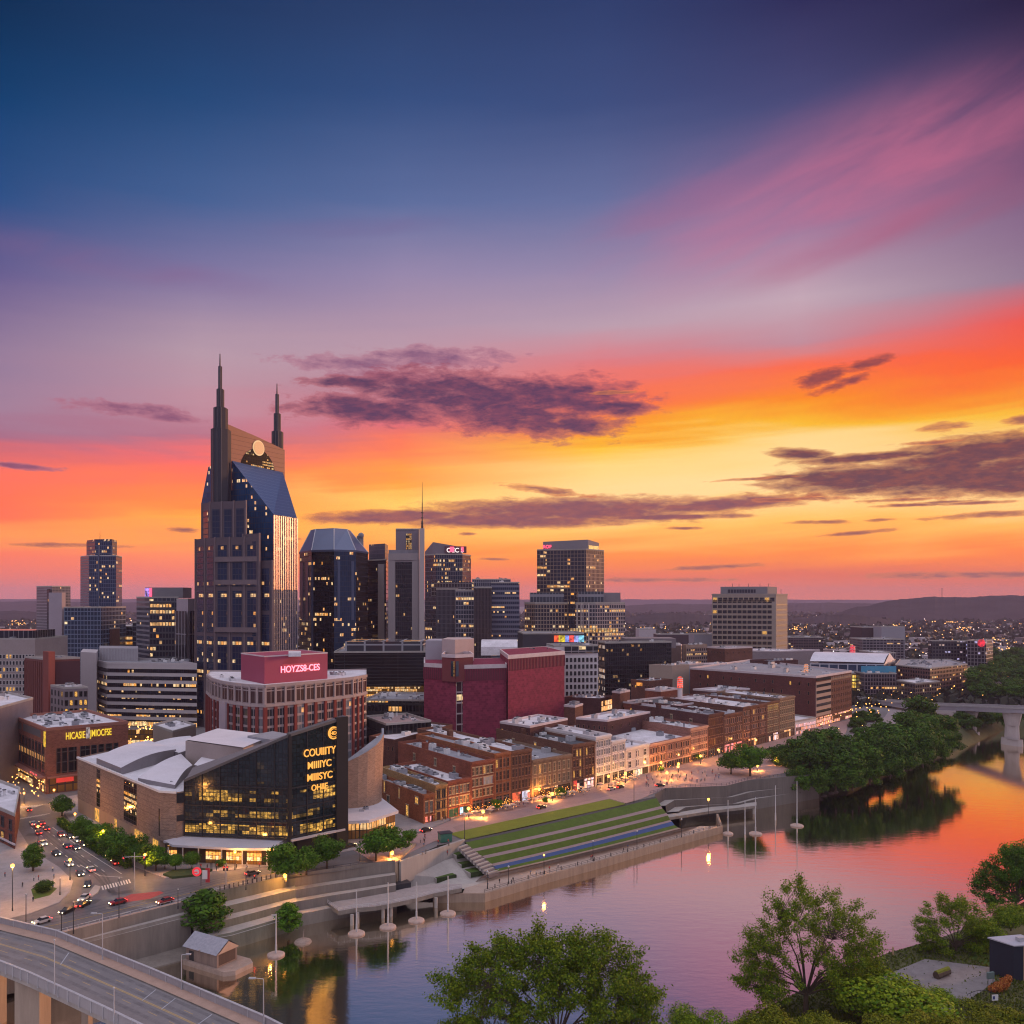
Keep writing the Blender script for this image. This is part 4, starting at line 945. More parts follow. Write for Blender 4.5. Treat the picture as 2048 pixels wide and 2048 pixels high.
# wide hotel tower with two lower wings
def wide_hotel():
    o = thing('hotel_tower', 'wide grid-fronted hotel tower with two lower wings and a dark centre slot', 'hotel', V3(Wd(1150,860),0))
    m = glassgrid('hotel_upper_glass', 3.4, 3.7, (.23,.165,.125), (.035,.035,.055), .13, .14, .16, seed=61, k=1.6)
    m2 = glassgrid('hotel_side_glass', 2.3, 3.7, (.24,.17,.15), (.06,.05,.07), .26, .14, .22, seed=62, k=1.5)
    P = quad((1074,872),(1172,860),(1208,885)); zt = 134
    MB().prism(P[1:]+P[:1], 0, zt, 0).build('wall', m, o); MB().bar(P[1], P[2], .3, 40, zt-4, 0, .15).build('side_glazing', m2, o)
    MB().ring(P, 1, zt-.5, zt+.8).build('parapet', CONC, o)
    C = quad((1086,876),(1176,866),(1198,886)); mb = MB().prism(C, zt-1, [zt+8.5,zt+10,zt+8,zt+9], 0); mb.build('crown', mat('crown_grey', (.22,.20,.23), .8, .15, .06), o)
    sign(o, 'ROF', C[0], C[1], 4.2, zt+2.0, 4.6, REDSIGN, out=.4, name='sign')
    MB().bar(lerp(C[1],C[2],.05), lerp(C[1],C[2],.95), .3, zt+.8, zt+4.5, 0, .25).build('lit_strip', emit('crown_lights', (1.0,.60,.12), 1.1, .3, .6), o)
    roof_units(o, C, zt+8, 5, 1, 2.5, 2.2)
    mw = glassgrid('hotel_wing_glass', 2.75, 3.65, (.30,.225,.185), (.03,.03,.045), .26, .24, .13, seed=63, k=1.6); mw2 = glassgrid('hotel_wing_glass_pale', 2.7, 3.65, (.35,.29,.30), (.04,.045,.065), .28, .26, .14, seed=64, k=1.6)
    for (pts, mm) in ((quad((1049,832),(1070,818),(1137,822)),mw),(quad((1137,818),(1192,812),(1250,830)),mw2)):
        MB().prism(pts, 0, 82, 0).build('wing', mm, o); MB().ring([p+(p-centre(pts)).normalized()*.2 for p in pts], .8, 81.5, 83).build('wing_parapet', CONC, o)
    MB().prism(rect(1060,1128,836,20), 81, 92).build('wing_penthouse', glassgrid('penthouse_blue', 3.0, 8, (.25,.25,.30), (.06,.075,.10), .12, .3, .02, seed=65), o)
    MB().prism(rect(1156,1208,836,20), 81, 93).build('wing_penthouse', glassgrid('penthouse_blue', 3.0, 8, (.25,.25,.30), (.06,.075,.10)), o)
    MB().prism(rect(1208,1241,842,18), 81, 92).build('wing_penthouse', mat('crown_grey', (.22,.20,.23)), o)
    MB().prism(rect(1137.5,1150,811,8), 0, 86).build('glass_slot', glassgrid('slot_glass', 1.4, 3.65, (.02,.02,.03), (.01,.012,.02), .15, .15, .30, seed=66), o)
    MB().bar(Wd(1139,810), Wd(1236,810), .4, 55.5, 59, 0, .9).build('lit_floor', glassgrid('lit_floor', 2.6, 3.4, (.2,.15,.08), (.2,.12,.03), .3, .1, 1.0, k=1.3, seed=67, clus=3), o)
    for px in (1153,1163,1176): MB().bar(Wd(px,809.5), Wd(px+1.6,809.5), .8, 2, 82, 0, .4).build('rib', LIMEST, o)
wide_hotel()
# lone slab hotel on the right
def lone_hotel():
    o = thing('hotel_tower', 'lone broad slab hotel with a square window grid against the hills', 'hotel', V3(Wd(1500,980),0))
    P = quad((1424,968),(1552,950),(1575,985)); z = 91
    wm_ = mat('buff_concrete', (.30,.25,.225), .8, .15, .06); MB().prism(P, 0, z, 0).build('wall', wm_, o)
    win_grid(o, P[0], P[1], 20, 5.6, 12, 12, 4.7, 3.7, FRT, winD, 'plain', m0=.5, m1=4); 
    win_grid(o, P[0], P[1], 83.2, 5.6, 1, 12, 4.7, 4.6, FRT, winL, 'plain', m0=.5, m1=1)
    bands(o, lerp(P[1],P[2],.02), lerp(P[1],P[2],.95), 12, 5.6, 13, 1.5, DARKM, 'window_band')
    flush_leftover(o)
    MB().ring([p+(p-centre(P)).normalized()*.5 for p in P], 1, z-.8, z+.8).build('parapet', wm_, o)
    C = quad((1441,972),(1535,958),(1554,982)); MB().prism(C, z-1, z+8.5).build('penthouse', mat('penthouse_grey', (.20,.19,.215), .8, .15, .05), o)
    MB().bar(lerp(C[0],C[1],.15), lerp(C[0],C[1],.75), .3, z+1.5, z+5.5, 0, .1).build('penthouse_glazing', glassgrid('ph_glass', 3, 4.2, (.15,.14,.16), (.04,.04,.06), .2, .1, .08, seed=71), o)
    mb = MB(); 
    for px in (1465,1478,1497,1520,1537,1562): p = Wd(px,970); mb.tube(V3(p,z+7 if px < 1550 else z), V3(p,z+12 if px < 1550 else z+6), .22)
    mb.build('mast', DARKM, o)
lone_hotel()
# left group of towers
pts = quad((73,742),(104,722),(141,735)); o = building('office_tower', 'pale windowless slab tower with a dark slot left of the blue glass tower', 'tower', pts, 96.5, glassgrid('slab_left', 1.2, 2.4, (.24,.21,.25), (.12,.115,.14), .25, .3, .01, seed=81), ROOFG)
MB().bar(Wd(102,721), Wd(128,720), 5, 0, 91, 0, 3).build('wall_slab', mat('lilac_concrete', (.36,.30,.35), .85, .12, .05), o)
MB().bar(Wd(95.5,725), Wd(101,722), .4, 0, 94, 0, .6).build('glass_slot', glassgrid('dark_tower_glass', 1.3, 3.6, (.02,.022,.035), (.012,.014,.024)), o)
def blue_tower():
    o = thing('skyscraper', 'blue glass tower with a stepped crown on the far left', 'skyscraper', V3(Wd(203,920),0))
    g = glassgrid('blue_tower_glass', 2.0, 3.9, (.07,.09,.16), (.014,.035,.09), .2, .16, .14, seed=91, k=1.5); g2 = glassgrid('blue_tower_side', 3.2, 2.6, (.17,.17,.22), (.05,.07,.12), .05, .4, .02, seed=92)
    P = [Wd(161,925),Wd(178,905),Wd(232,900),Wd(244,925),Wd(236,955),Wd(170,955)]; z = 130
    mb = MB(); mb.prism(P[1:]+P[:1], 0, z, 0); mb.build('glass_wall', g, o); MB().bar(P[0], P[1], .3, 0, z-.5, 0, .12).build('side_panel', g2, o)
    T = [Wd(173,930),Wd(190,912),Wd(224,910),Wd(234,928),Wd(228,948),Wd(178,948)]
    T2 = [lerp(p, centre(T), .03) for p in T]; mb = MB(); mb.prism(T, z-.5, z+16, 0); mb.prism(T2, z+16, z+17.5, 0); mb.build('crown', g, o)
    MB().ring(P, .8, z-.3, z+.7).build('parapet', METAL, o)
    for px in (196,222): MB().bar(Wd(px,903), Wd(px+3,903), 1, 0, z+10, 0, .8).build('pilaster', mat('blue_steel', (.07,.09,.16)), o)
    c = Wd(200,925); MB().tube(V3(c,z+16), V3(c,z+27), .3, .12).build('antenna', DARKM, o)
blue_tower()
o = building('office_block', 'blue grid-glazed block at the foot of the blue glass tower', 'office', rect(128,202,700,45), 79.5, glassgrid('blue_grid', 2.6, 3.6, (.14,.18,.27), (.016,.035,.075), .18, .2, .03, seed=93), ROOFD, units=4)
o = building('office_block', 'office block with a lit middle and a rooftop screen left of the twin-spired tower', 'office', quad((273,690),(299,664),(357,668)), 87.5, glassgrid('lit_office_side', 3, 3.6, (.20,.19,.22), (.05,.055,.08), .1, .4, .02, seed=94), ROOFG, units=3)
MB().bar(Wd(299,663.5), Wd(356,667.5), .4, 40, 84, 0, .15).build('glazing', glassgrid('lit_office_front', 2.2, 4.6, (.04,.045,.06), (.015,.02,.035), .22, .3, .50, seed=95, k=1.6, clus=1.2), o)
MB().prism(rect(290,366,672,18), 86.5, 94.5).build('penthouse', mat('penthouse_grey', (.20,.19,.215)), o)
MB().bar(Wd(290,671.5), Wd(299,671.6), .4, 87.6, 94, 0, .3).build('screen', emit('violet_screen', (.55,.30,1.0), 1.5, .2, .5), o); MB().bar(Wd(299.3,671.6), Wd(303.5,671.7), .4, 87.6, 94, 0, .3).build('screen_edge', REDSIGN, o)
pts = quad((353,652),(376,640),(392,650)); o = building('office_tower', 'pale panelled block with dark glazed strips squeezed beside the twin-spired tower', 'tower', pts, 86, mat('lilac_concrete', (.36,.30,.35)), ROOFG)
MB().bar(Wd(354,649), Wd(375,638.5), .4, 0, 77, 0, 1.2).bar(Wd(377.5,638.5), Wd(391,648), .4, 0, 77, 0, .3).build('glazing', glassgrid('strip_glass', 4.5, 60, (.28,.26,.30), (.015,.02,.03), .14, .01, .0, seed=96), o)
for (a, b_, d, z, lab) in ((196,352,750,63,'long low terraced glass block with lit strips behind the ribbon-window office'),(265,348,730,67,'dark curved roof pavilion on the terraced glass block')):
    o = building('office_block', lab, 'office', rect(a,b_,d,50), z, glassgrid('terrace_strip'+str(a), 3.0, 4.2, (.10,.11,.14), (.015,.018,.025), .08, .2, .40 if a == 196 else .12, seed=97+a, k=1.4), ROOFW, units=6, seed=a)
o = building('brick_tower', 'small brown brick stair tower in front of the terraced glass block', 'tower', rect(208,224,715,14), 62.5, BR2, ROOFD)
o = building('office_block', 'pale grid-fronted office block cut by the left picture edge', 'office', rect(-60,70,545,40), 61.5, mat('grid_concrete', (.33,.27,.27), .85, .2, .1), ROOFG, units=6)
win_grid(o, Wd(-60,545), Wd(70,545), 9, 4.0, 11, 20, 1.5, 2.6, FRW, winL, 'plain'); flush_leftover(o)
MB().prism(rect(-60,64,552,28), 60.5, 66).build('upper_storey', glassgrid('top_glass', 3, 6, (.2,.18,.19), (.02,.02,.03), .12, .15, .05, seed=98), o)
# windowless brown block with a corner turret
pts = quad((50,520),(88,502),(160,512)); o = building('warehouse', 'windowless dark red block with a square corner turret on the left', 'warehouse', pts, 52, mat('ribbed_red', (.16,.05,.045), .8, .25, .2, streak=True), mat('pink_roof', (.34,.24,.24), .8, .3, .1), units=8)
MB().prism(quad((86,502),(97,496),(110,499)), 0, 56).build('turret', mat('red_turret', (.22,.06,.05), .8, .2, .2, streak=True), o)
MB().bar(Wd(111,504), Wd(160,511), .3, 8, 50, 0, .2).build('wall_panel', mat('dark_maroon_wall', (.075,.03,.04), .8, .15, .1), o)
fins(o, pts[0], pts[1], 2, 50, 3.0, .5, .4, mat('ribbed_red', (.16,.05,.045)), 'ribs')
o = building('office_block', 'small grey-mauve corner block with lit top windows behind the brick hotel', 'office', quad((101,492),(128,478),(176,482)), 38, mat('mauve_stone', (.22,.18,.20), .85, .2, .2), ROOFW, units=4)
win_grid(o, Wd(101,492), Wd(128,478), 5, 4.6, 7, 4, 1.6, 3.0, FRD, winL); win_grid(o, Wd(128,478), Wd(176,482), 5, 4.6, 7, 5, 1.6, 3.0, FRD, winX); flush_leftover(o)
# ribbon-window office
def ribbon_office():
    o = thing('office_building', 'white office building with long dark ribbon windows and a blank core tower', 'office', V3(Wd(250,390),0))
    P = quad((172,650),(214,600),(394,590)); z = ZY(1325,600); wm_ = mat('white_panel', (.46,.42,.45), .8, .12, .06)
    MB().prism(P, 0, z, 0, ends=False).build('wall', wm_, o); MB().face([V3(p,z-1) for p in inset(P,.4)]).build('roof', ROOFG, o); MB().ring([p+(p-centre(P)).normalized()*.15 for p in P], .6, z-1.2, z+.2).build('parapet', wm_, o)
    g = glassgrid('ribbon_glass', 1.5, 4.3, (.02,.02,.028), (.010,.011,.018), .07, .0, .15, seed=101, k=1.6, clus=1.3)
    nf = 8; fh = 4.9; zb = z-6.6-fh*(nf-1)
    bands(o, P[0], P[1], zb, fh, nf, 2.6, g, m0=.2, m1=.1); bands(o, P[1], P[2], zb, fh, nf, 2.6, g, m0=.1, m1=.1)
    MB().prism([Wd(161,612),Wd(193,602),Wd(197,640),Wd(166,650)], 0, z+6.5).build('core_tower', mat('core_white', (.46,.42,.45), .85, .1, .05), o)
    MB().prism([Wd(199,632),Wd(276,626),Wd(276,660),Wd(199,666)], z-1, z+8).build('penthouse', mat('corrugated_metal', (.33,.31,.35), .6, .15, .3), o)
    fins(o, Wd(199,632), Wd(276,626), z, z+7.8, 2.4, .2, .15, METAL, 'corrugation')
    roof_units(o, [Wd(280,615),Wd(388,606),Wd(388,640),Wd(280,650)], z-1, 16, 2, 5, 3, 4)
    MB().bar(Wd(214,599.5), Wd(394,589.5), .4, -.4, 3.2, 0, .3).build('shopfront', glassgrid('lit_lobby', 2.0, 3.4, (.05,.03,.02), (.2,.1,.03), .12, .12, 1.0, k=1.6, seed=102, clus=3), o)
ribbon_office()
# brick crescent apartment building
def crescent():
    o = thing('apartment_building', 'curved brick and cream apartment building with a maroon rooftop box', 'apartments', V3(Wd(560,420),0))
    F_ = [Wd(414,446),Wd(424,424),Wd(444,408),Wd(470,398),Wd(500,391),Wd(530,388),Wd(590,399),Wd(650,413),Wd(705,428),Wd(733,442)]
    Bk = [Wd(733,485),Wd(560,470),Wd(420,475)]; pts = F_+Bk; z = 47.5
    wm_ = mat('apartment_cream', (.36,.29,.295), .8, .15, .1); MB().prism(pts, 0, z, 0, ends=False).build('wall', wm_, o)
    MB().face([V3(p,z-.8) for p in pts]).build('roof', ROOFW, o)
    mb = MB(); gz = MB(); cr = MB(); tp = MB()
    for a, b_ in zip(F_[:-1], F_[1:]):
        mb.bar(a, b_, .9, z-.9, z+.4, 0, .5); cr.bar(a, b_, .7, z-9.4, z-8.2, 0, .6)
    mb.build('parapet', wm_, o); cr.build('cornice', wm_, o)
    gA = glassgrid('apartment_top_glass', 2.4, 6.4, (.36,.29,.295), (.07,.035,.035), .10, .08, .0, seed=111); gB = glassgrid('apartment_glass', 1.5, 4.1, (.33,.27,.28), (.035,.038,.05), .14, .26, .05, seed=112, k=1.2); gC = glassgrid('apartment_pale_glass', 1.5, 4.1, (.36,.31,.33), (.17,.19,.23), .14, .26, .03, seed=113)
    for k, (a, b_) in enumerate(zip(F_[:-1], F_[1:])):
        nb_ = 3 if (b_-a).length > 14 else 2 if (b_-a).length > 8 else 1
        for j in range(nb_):
            p, q_ = lerp(a,b_,(j+.08)/nb_), lerp(a,b_,(j+.92)/nb_)
            MB().bar(p, q_, .3, z-7.8, z-1.6, 0, .1).build('window_bay', gA, o)
            MB().bar(p, q_, .3, 1, z-9.6, 0, .1).build('window_bay', gC if (k*3+j) % 5 == 3 else gB, o)
            for f in (j/nb_,):
                c = lerp(a,b_,f); d = (b_-a).normalized(); MB().bar(c-d*.75, c+d*.75, 1.4, 0, z-9.5, 0, .75).build('brick_pier', mat('oxblood_brick', (.20,.04,.035), .8, .2, .2), o)
                MB().bar(c-d*.5, c+d*.5, 1.2, z-9.5, z-.9, 0, .5).build('pier', wm_, o)
    MB().bar(Wd(442,407.5), Wd(455,402.5), 1.5, 0, z-9, 0, 1.0).build('stair_core', mat('lilac_concrete', (.36,.30,.35)), o)
    C = quad((482,428),(529,404),(655,432)); zp = ZY(1313,404); MB().prism(C, z-1, zp, 0).build('rooftop_box', MAROON_L, o)
    MB().ring([p+(p-centre(C)).normalized()*.1 for p in C], .4, zp-.3, zp+.25).build('box_coping', COPE, o)
    sign(o, 'HOYZS8-CES', C[1], C[2], (C[2]-C[1]).length*.55, z+3.8, 4.3, emit('red_white_neon', (1.0,.22,.30), 2.6), ext=.1, out=.3, stretch=.92)
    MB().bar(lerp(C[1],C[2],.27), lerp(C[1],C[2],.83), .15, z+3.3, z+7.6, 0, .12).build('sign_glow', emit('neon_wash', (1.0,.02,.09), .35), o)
    MB().prism([Wd(577,410),Wd(602,412),Wd(602,424),Wd(577,424)], zp-.5, zp+1.4).build('roof_plant', ROOFW, o)
    roof_units(o, [Wd(660,440),Wd(725,452),Wd(700,470),Wd(640,460)], z-.8, 9, 1, 3, 1.8, 9); roof_units(o, [Wd(430,430),Wd(475,408),Wd(475,425),Wd(440,450)], z-.8, 6, 1, 2.6, 1.5, 5)
MAROON_L = mat('raspberry_panel', (.30,.05,.10), .6, .08, .05)
crescent()
# black louvred building, its podium and glass neighbours
o = building('office_building', 'low black louvred building with a bright yellow ground floor', 'office', rect(668,880,560,60,6), ZY(1303,560), glassgrid('black_louvre', 40, 2.1, (.045,.038,.04), (.008,.008,.010), .004, .10, .012, seed=121, k=1.2), ROOFG, units=3)
MB().prism(rect(690,846,566,40), 51.5, ZY(1283,566)).build('glass_storey', glassgrid('pavilion_glass', 12, 8, (.30,.30,.34), (.05,.055,.07), .1, .12, .12, seed=122, k=1.2), o)
MB().bar(Wd(670,564), Wd(690,561), .4, 30, 52, 0, .5).build('blue_grille', glassgrid('blue_grille', 1.6, 1.6, (.10,.13,.18), (.03,.04,.06), .2, .2, .0, seed=123), o)
MB().bar(Wd(725,559.5), Wd(856,561), .6, ZY(1395,559), ZY(1374,559), 0, .5).build('lit_floor', glassgrid('gold_floor', 1.2, 1.6, (.10,.05,.01), (.3,.15,.02), .16, .2, 1.0, k=1.5, seed=124, clus=3, sub=3), o)
o = building('podium', 'dark two-storey podium with a row of lit windows left of the maroon theatre', 'podium', rect(728,858,508,40,-4), ZY(1398,508), glassgrid('podium_glass', 2.0, 5.0, (.02,.018,.02), (.01,.01,.012), .2, .3, .55, seed=125, k=1.4, clus=1.5), ROOFG, units=14)
o = building('glass_pavilion', 'low black glass hall with thin pale mullions in front of the podium', 'pavilion', quad((728,470),(772,440),(862,452)), ZY(1447,440), glassgrid('hall_glass', 2.2, 9, (.10,.085,.08), (.010,.011,.014), .07, .05, .06, seed=126, k=1.4), mat('pink_roof', (.34,.24,.24)), units=10)
# maroon theatre
def theatre():
    o = thing('theatre', 'big windowless maroon theatre block with pale copings and a glazed stair slot', 'theatre', V3(Wd(990,510),0))
    def vol(pts, z, part='wall'):
        MB().prism(pts, 0, z, 0).build(part, MAROON, o)
        MB().ring([p+(p-centre(pts)).normalized()*.25 for p in pts], .8, z-2.0, z+.15).build('coping', COPE, o)
        for a, b_ in ((pts[0],pts[1]),(pts[1],pts[2])):
            if (b_-a).length > 6: MB().bar(a, b_, .3, z-8.6, z-2.1, 0, .12).build('upper_panel', MAROON_D, o); fins(o, a, b_, z-8.6, z-2.2, 1.35, .28, .32, MAROON, 'panel_ribs')
    zA = ZY(1330,478); vol([Wd(848,490),Wd(912,478),Wd(912,530),Wd(848,540)], ZY(1328,484)); vol([Wd(925.5,480),Wd(1013,488),Wd(1013,540),Wd(925.5,535)], ZY(1330,482))
    vol([Wd(1016,486),Wd(1129,527),Wd(1090,580),Wd(1000,545)], ZY(1310,490))
    MB().prism([Wd(912.3,478.5),Wd(925.2,480.3),Wd(925.2,530),Wd(912.3,530)], 0, zA-1).build('stair_slot', glassgrid('stair_glass', 3.2, 5.8, (.42,.34,.36), (.06,.02,.03), .10, .14, .08, seed=131), o)
    MB().prism([Wd(884,482),Wd(910.5,476),Wd(946,484),Wd(940,505),Wd(890,505)], zA-9, ZY(1313,480)).build('stair_tower', mat('maroon_brown', (.17,.04,.045), .7, .15, .2), o)
    MB().ring([Wd(883,482),Wd(910.5,475),Wd(947.5,484),Wd(940,506),Wd(889,506)], .7, ZY(1313,480)-.5, ZY(1308,480)).build('tower_coping', COPE, o)
    MB().bar(Wd(902,477.2), Wd(908,475.9), .3, zA-6, ZY(1322,478), 0, .15).bar(Wd(912,475.4), Wd(917,476.6), .3, zA-6, ZY(1322,478), 0, .15).build('tower_window', winB, o)
    MB().prism(rect(851,912,520,24), 50, ZY(1281,520)).build('fly_tower', mat('fly_grey', (.36,.34,.40), .8, .12, .05), o)
    MB().prism([Wd(884,508),Wd(910,500),Wd(948,512),Wd(940,530),Wd(895,530)], 50, ZY(1278,508)).build('fly_tower', mat('fly_blush', (.46,.37,.37), .8, .12, .05), o)
    pts = rect(962,1035,560,26); mb = MB(); n = 8
    for k in range(n):
        a0, a1 = math.pi*k/n, math.pi*(k+1)/n
        f = lambda a: (.5-.5*math.cos(a)); z = lambda a: 50+9.5*math.sin(a)**.6
        y0, y1 = lerp(pts[0],pts[3],f(a0)), lerp(pts[0],pts[3],f(a1)); x0, x1 = lerp(pts[1],pts[2],f(a0)), lerp(pts[1],pts[2],f(a1))
        mb.face([V3(y0,z(a0)),V3(x0,z(a0)),V3(x1,z(a1)),V3(y1,z(a1))])
    mb.build('vaulted_roof', ROOFW, o)
    roof_units(o, [Wd(1040,540),Wd(1110,548),Wd(1080,570),Wd(1030,562)], 53, 12, 1.5, 4, 2.6, 3)
theatre()
# blocks right of the theatre
o = building('office_building', 'white-framed office block with square dark windows right of the theatre', 'office', rect(1108,1196,600,30,4), ZY(1291,600), WHITEW, ROOFG, units=5)
win_grid(o, Wd(1128,600), Wd(1196,604), 20, 4.55, 6, 8, 2.05, 3.2, FRW, winD, 'plain', m0=.6, m1=.4); win_grid(o, Wd(1128,600), Wd(1196,604), 3, 7.2, 2, 4, 4.9, 5.2, FRW, winX, 'wide', m0=.4, m1=.3)
MB().bar(Wd(1128,599.5), Wd(1196,603.5), .3, ZY(1306,600), ZY(1293,600), 0, .2).build('top_glazing', glassgrid('top_dark', 5, 5, (.35,.32,.34), (.03,.03,.035), .08, .1, .05, seed=141), o)
o = building('pavilion', 'dark flat-topped roof block carrying a long rainbow-coloured screen', 'pavilion', rect(1046,1168,640,40,4), ZY(1266,640), mat('charcoal_cladding', (.045,.042,.055), .7, .2, .1), ROOFG, units=3)
for a, b_, c in ((1108,1117,(1,.10,.02)),(1117.3,1130,(1,.75,.03)),(1130.3,1138,(.25,.35,1)),(1138.3,1148,(1,.08,.06)),(1148.3,1157,(.4,.45,1)),(1157.3,1168,(.25,.75,1))):
    MB().bar(Wd(a,639), Wd(b_,639), .4, ZY(1284,639), ZY(1271,639), 0, .3).build('screen', emit('screen_%d' % a, c, 1.6, .35, .4), o)
MB().bar(Wd(1108,639), Wd(1168,639), .4, ZY(1290,639), ZY(1284.5,639), 0, .3).build('screen_base', mat('navy_panel', (.03,.03,.14), .6, .1), o)
o = building('office_building', 'broad black glass office block behind the white-framed one', 'office', quad((1197,700),(1210,684),(1343,700)), ZY(1284,690), glassgrid('black_glass', 1.9, 3.4, (.010,.010,.014), (.006,.006,.009), .14, .14, .05, seed=142, k=.5), ROOFD, units=4)
MB().bar(Wd(1197.5,698.6), Wd(1209.6,684), .3, 4, 50, 0, .15).build('side_glazing', glassgrid('black_side', 2.2, 4.6, (.03,.03,.03), (.03,.03,.035), .3, .25, .35, seed=143, k=1.0, lit=(1,.6,.25)), o)
MB().prism(rect(1250,1352,720,30), 46, ZY(1277,720)).build('roof_storey', mat('roof_storey', (.19,.16,.18), .8, .2, .1), o)
# ================================================================ glass-fronted museum
def museum():
    o = thing('museum', 'wedge-shaped black glass museum with glowing orange lettering and white curved roofs', 'museum', V3(Wd(500,310),0))
    A, B, C = Wd(369,293), Wd(580,288), Wd(692,303); zA, zB, zC = ZY(1563,293), ZY(1472,288), ZY(1436,303); z0 = 7.2
    gl_ = glassgrid('museum_glass', 1.25, 1.55, (.012,.014,.018), (.010,.022,.030), .13, .11, .0, seed=151)
    m, t, b = principled('museum_glass_lit')
    uv = t.new('ShaderNodeUVMap'); sp = t.new('ShaderNodeSeparateXYZ'); t.l.new(uv.outputs[0], sp.inputs[0])
    U_, V_ = sp.outputs[0], sp.outputs[1]
    cu, cv = t.m('FLOOR', t.m('DIVIDE', U_, 1.25)), t.m('FLOOR', t.m('DIVIDE', V_, 1.35))
    fr = t.m('MAXIMUM', t.m('LESS_THAN', t.m('FRACT', t.m('DIVIDE', U_, 1.25)), .13), t.m('LESS_THAN', t.m('FRACT', t.m('DIVIDE', V_, 1.35)), .12))
    big = t.m('MAXIMUM', t.m('LESS_THAN', t.m('FRACT', t.m('DIVIDE', U_, 6.25)), .04), 0.0)
    pu = t.m('FLOOR', t.m('DIVIDE', U_, 2.5))
    def storey(lo, hi, thr, sd, k=1.0):
        inb = t.m('MULTIPLY', t.m('GREATER_THAN', V_, lo), t.m('LESS_THAN', V_, hi))
        n = t.noise(t.xyz(t.m('MULTIPLY', pu, .33), sd, 0.0), 1.0, 2, .6); q = t.white(t.xyz(pu, t.m('FLOOR', t.m('DIVIDE', V_, 1.35)), sd))
        a = t.m('ADD', n, t.m('MULTIPLY', t.m('SUBTRACT', q, .5), .22))
        return t.m('MULTIPLY', inb, t.m('MULTIPLY', t.ss(a, thr-.02, thr+.10), k))
    on = t.m('MAXIMUM', t.m('MAXIMUM', storey(8.4,11.4,.44,1.0), storey(13.8,15.9,.48,4.2,.7)), t.m('MAXIMUM', storey(18.8,22.6,.47,8.6), storey(25.0,32,.60,13.0,.10)))
    r = t.white(t.xyz(cu, cv, 3.0))
    fine = t.noise(t.xyz(t.m('MULTIPLY', U_, .75), t.m('MULTIPLY', V_, 1.3), 2.0), 1.0, 5, .75)
    lit_ = t.m('MULTIPLY', t.m('MULTIPLY', on, t.m('SUBTRACT', 1.0, t.m('MAXIMUM', fr, big))), t.m('MULTIPLY_ADD', t.ss(fine, .36, .66), 1.25, .10))
    lit_ = t.m('MULTIPLY', lit_, t.m('MULTIPLY_ADD', r, .9, .35))
    t.put(b.inputs['Base Color'], t.mix(fr, t.mix(r, (.006,.014,.020,1), (.016,.030,.042,1)), (.012,.013,.016,1)))
    b.inputs['Roughness'].default_value = .10; b.inputs['Emission Color'].default_value = (1.0,.52,.08,1); t.put(b.inputs['Emission Strength'], t.m('MULTIPLY', lit_, .95))
    LA = (B-A).length; LC = (C-B).length
    MB().face([V3(A,z0),V3(B,z0),V3(B,zB),V3(A,zA)],0,[(0,z0),(LA,z0),(LA,zB),(0,zA)]).build('glass_wall', m, o)
    MB().face([V3(B,z0),V3(C,z0),V3(C,zC),V3(B,zB)],0,[(LA+20,z0),(LA+20+LC,z0),(LA+20+LC,zC),(LA+20,zB)]).build('glass_wall', m, o)
    # roof edge, corner blade, mullions
    edge = mat('museum_edge', (.10,.095,.10), .5, .1)
    for P, Q, z1, z2 in ((A,B,zA,zB),(B,C,zB,zC)):
        d = (Q-P).normalized(); n = Vector((d.y,-d.x))
        MB().bar(P, Q, 2.6, z1-.15, z1+.75, 0, .5, z0q=z2-.15, z1q=z2+.75).build('roof_edge', edge, o)
        mb = MB(); L = (Q-P).length; k = 0.0
        while k < L:
            p = P+d*k; mb.bar(p-d*.12, p+d*.12, .4, z0, lerp(z1,z2,k/L), 0, .32); k += 6.25
        for z in (7.6,12.4,17.2,23.6): mb.bar(P, Q, .3, z, z+.35, 0, .22)
        mb.build('mullions', mat('museum_mullion', (.025,.026,.03), .4, .1), o)
    MB().bar(C-(C-B).normalized()*4.2, C+(C-B).normalized()*.4, 1.2, 0, zC+.6, 0, .7).build('corner_blade', mat('museum_black', (.016,.017,.02), .4, .1), o)
    MB().bar(lerp(B,C,-.03), lerp(B,C,.02), .9, z0-1, zB+.4, 0, .45).build('corner_blade', mat('museum_black', (.016,.017,.02), .4, .1), o)
    fins(o, lerp(B,C,.80), lerp(B,C,.96), z0, zC-4, .8, .16, .35, mat('museum_mullion', (.025,.026,.03), .4, .1), 'fins')
    # back of the wedge so that it is a volume
    back = mat('museum_back', (.17,.15,.16), .8, .2)
    A2, B2, C2 = Wd(385,320), Wd(575,318), Wd(680,330)
    MB().face([V3(A,zA),V3(B,zB),V3(B2,zB-4),V3(A2,zA-.5)]).face([V3(B,zB),V3(C,zC),V3(C2,zC-3),V3(B2,zB-4)]).face([V3(C,0),V3(C2,0),V3(C2,zC-3),V3(C,zC)]).face([V3(A2,0),V3(B2,0),V3(B2,zB-4),V3(A2,zA-.5)]).build('wedge_roof', back, o)
    # underside and dark base of the right face
    blk = mat('museum_black', (.016,.017,.02), .4, .1)
    MB().bar(B+Vector((1.5,4)), C, 3, 0, z0-.4, 0, -.2).build('base_wall', blk, o)
    MB().bar(B, lerp(B,C,.95), 2.2, z0-.5, z0+.1, 0, 1.3).build('ledge', mat('pale_ledge', (.45,.42,.45), .6, .1), o)
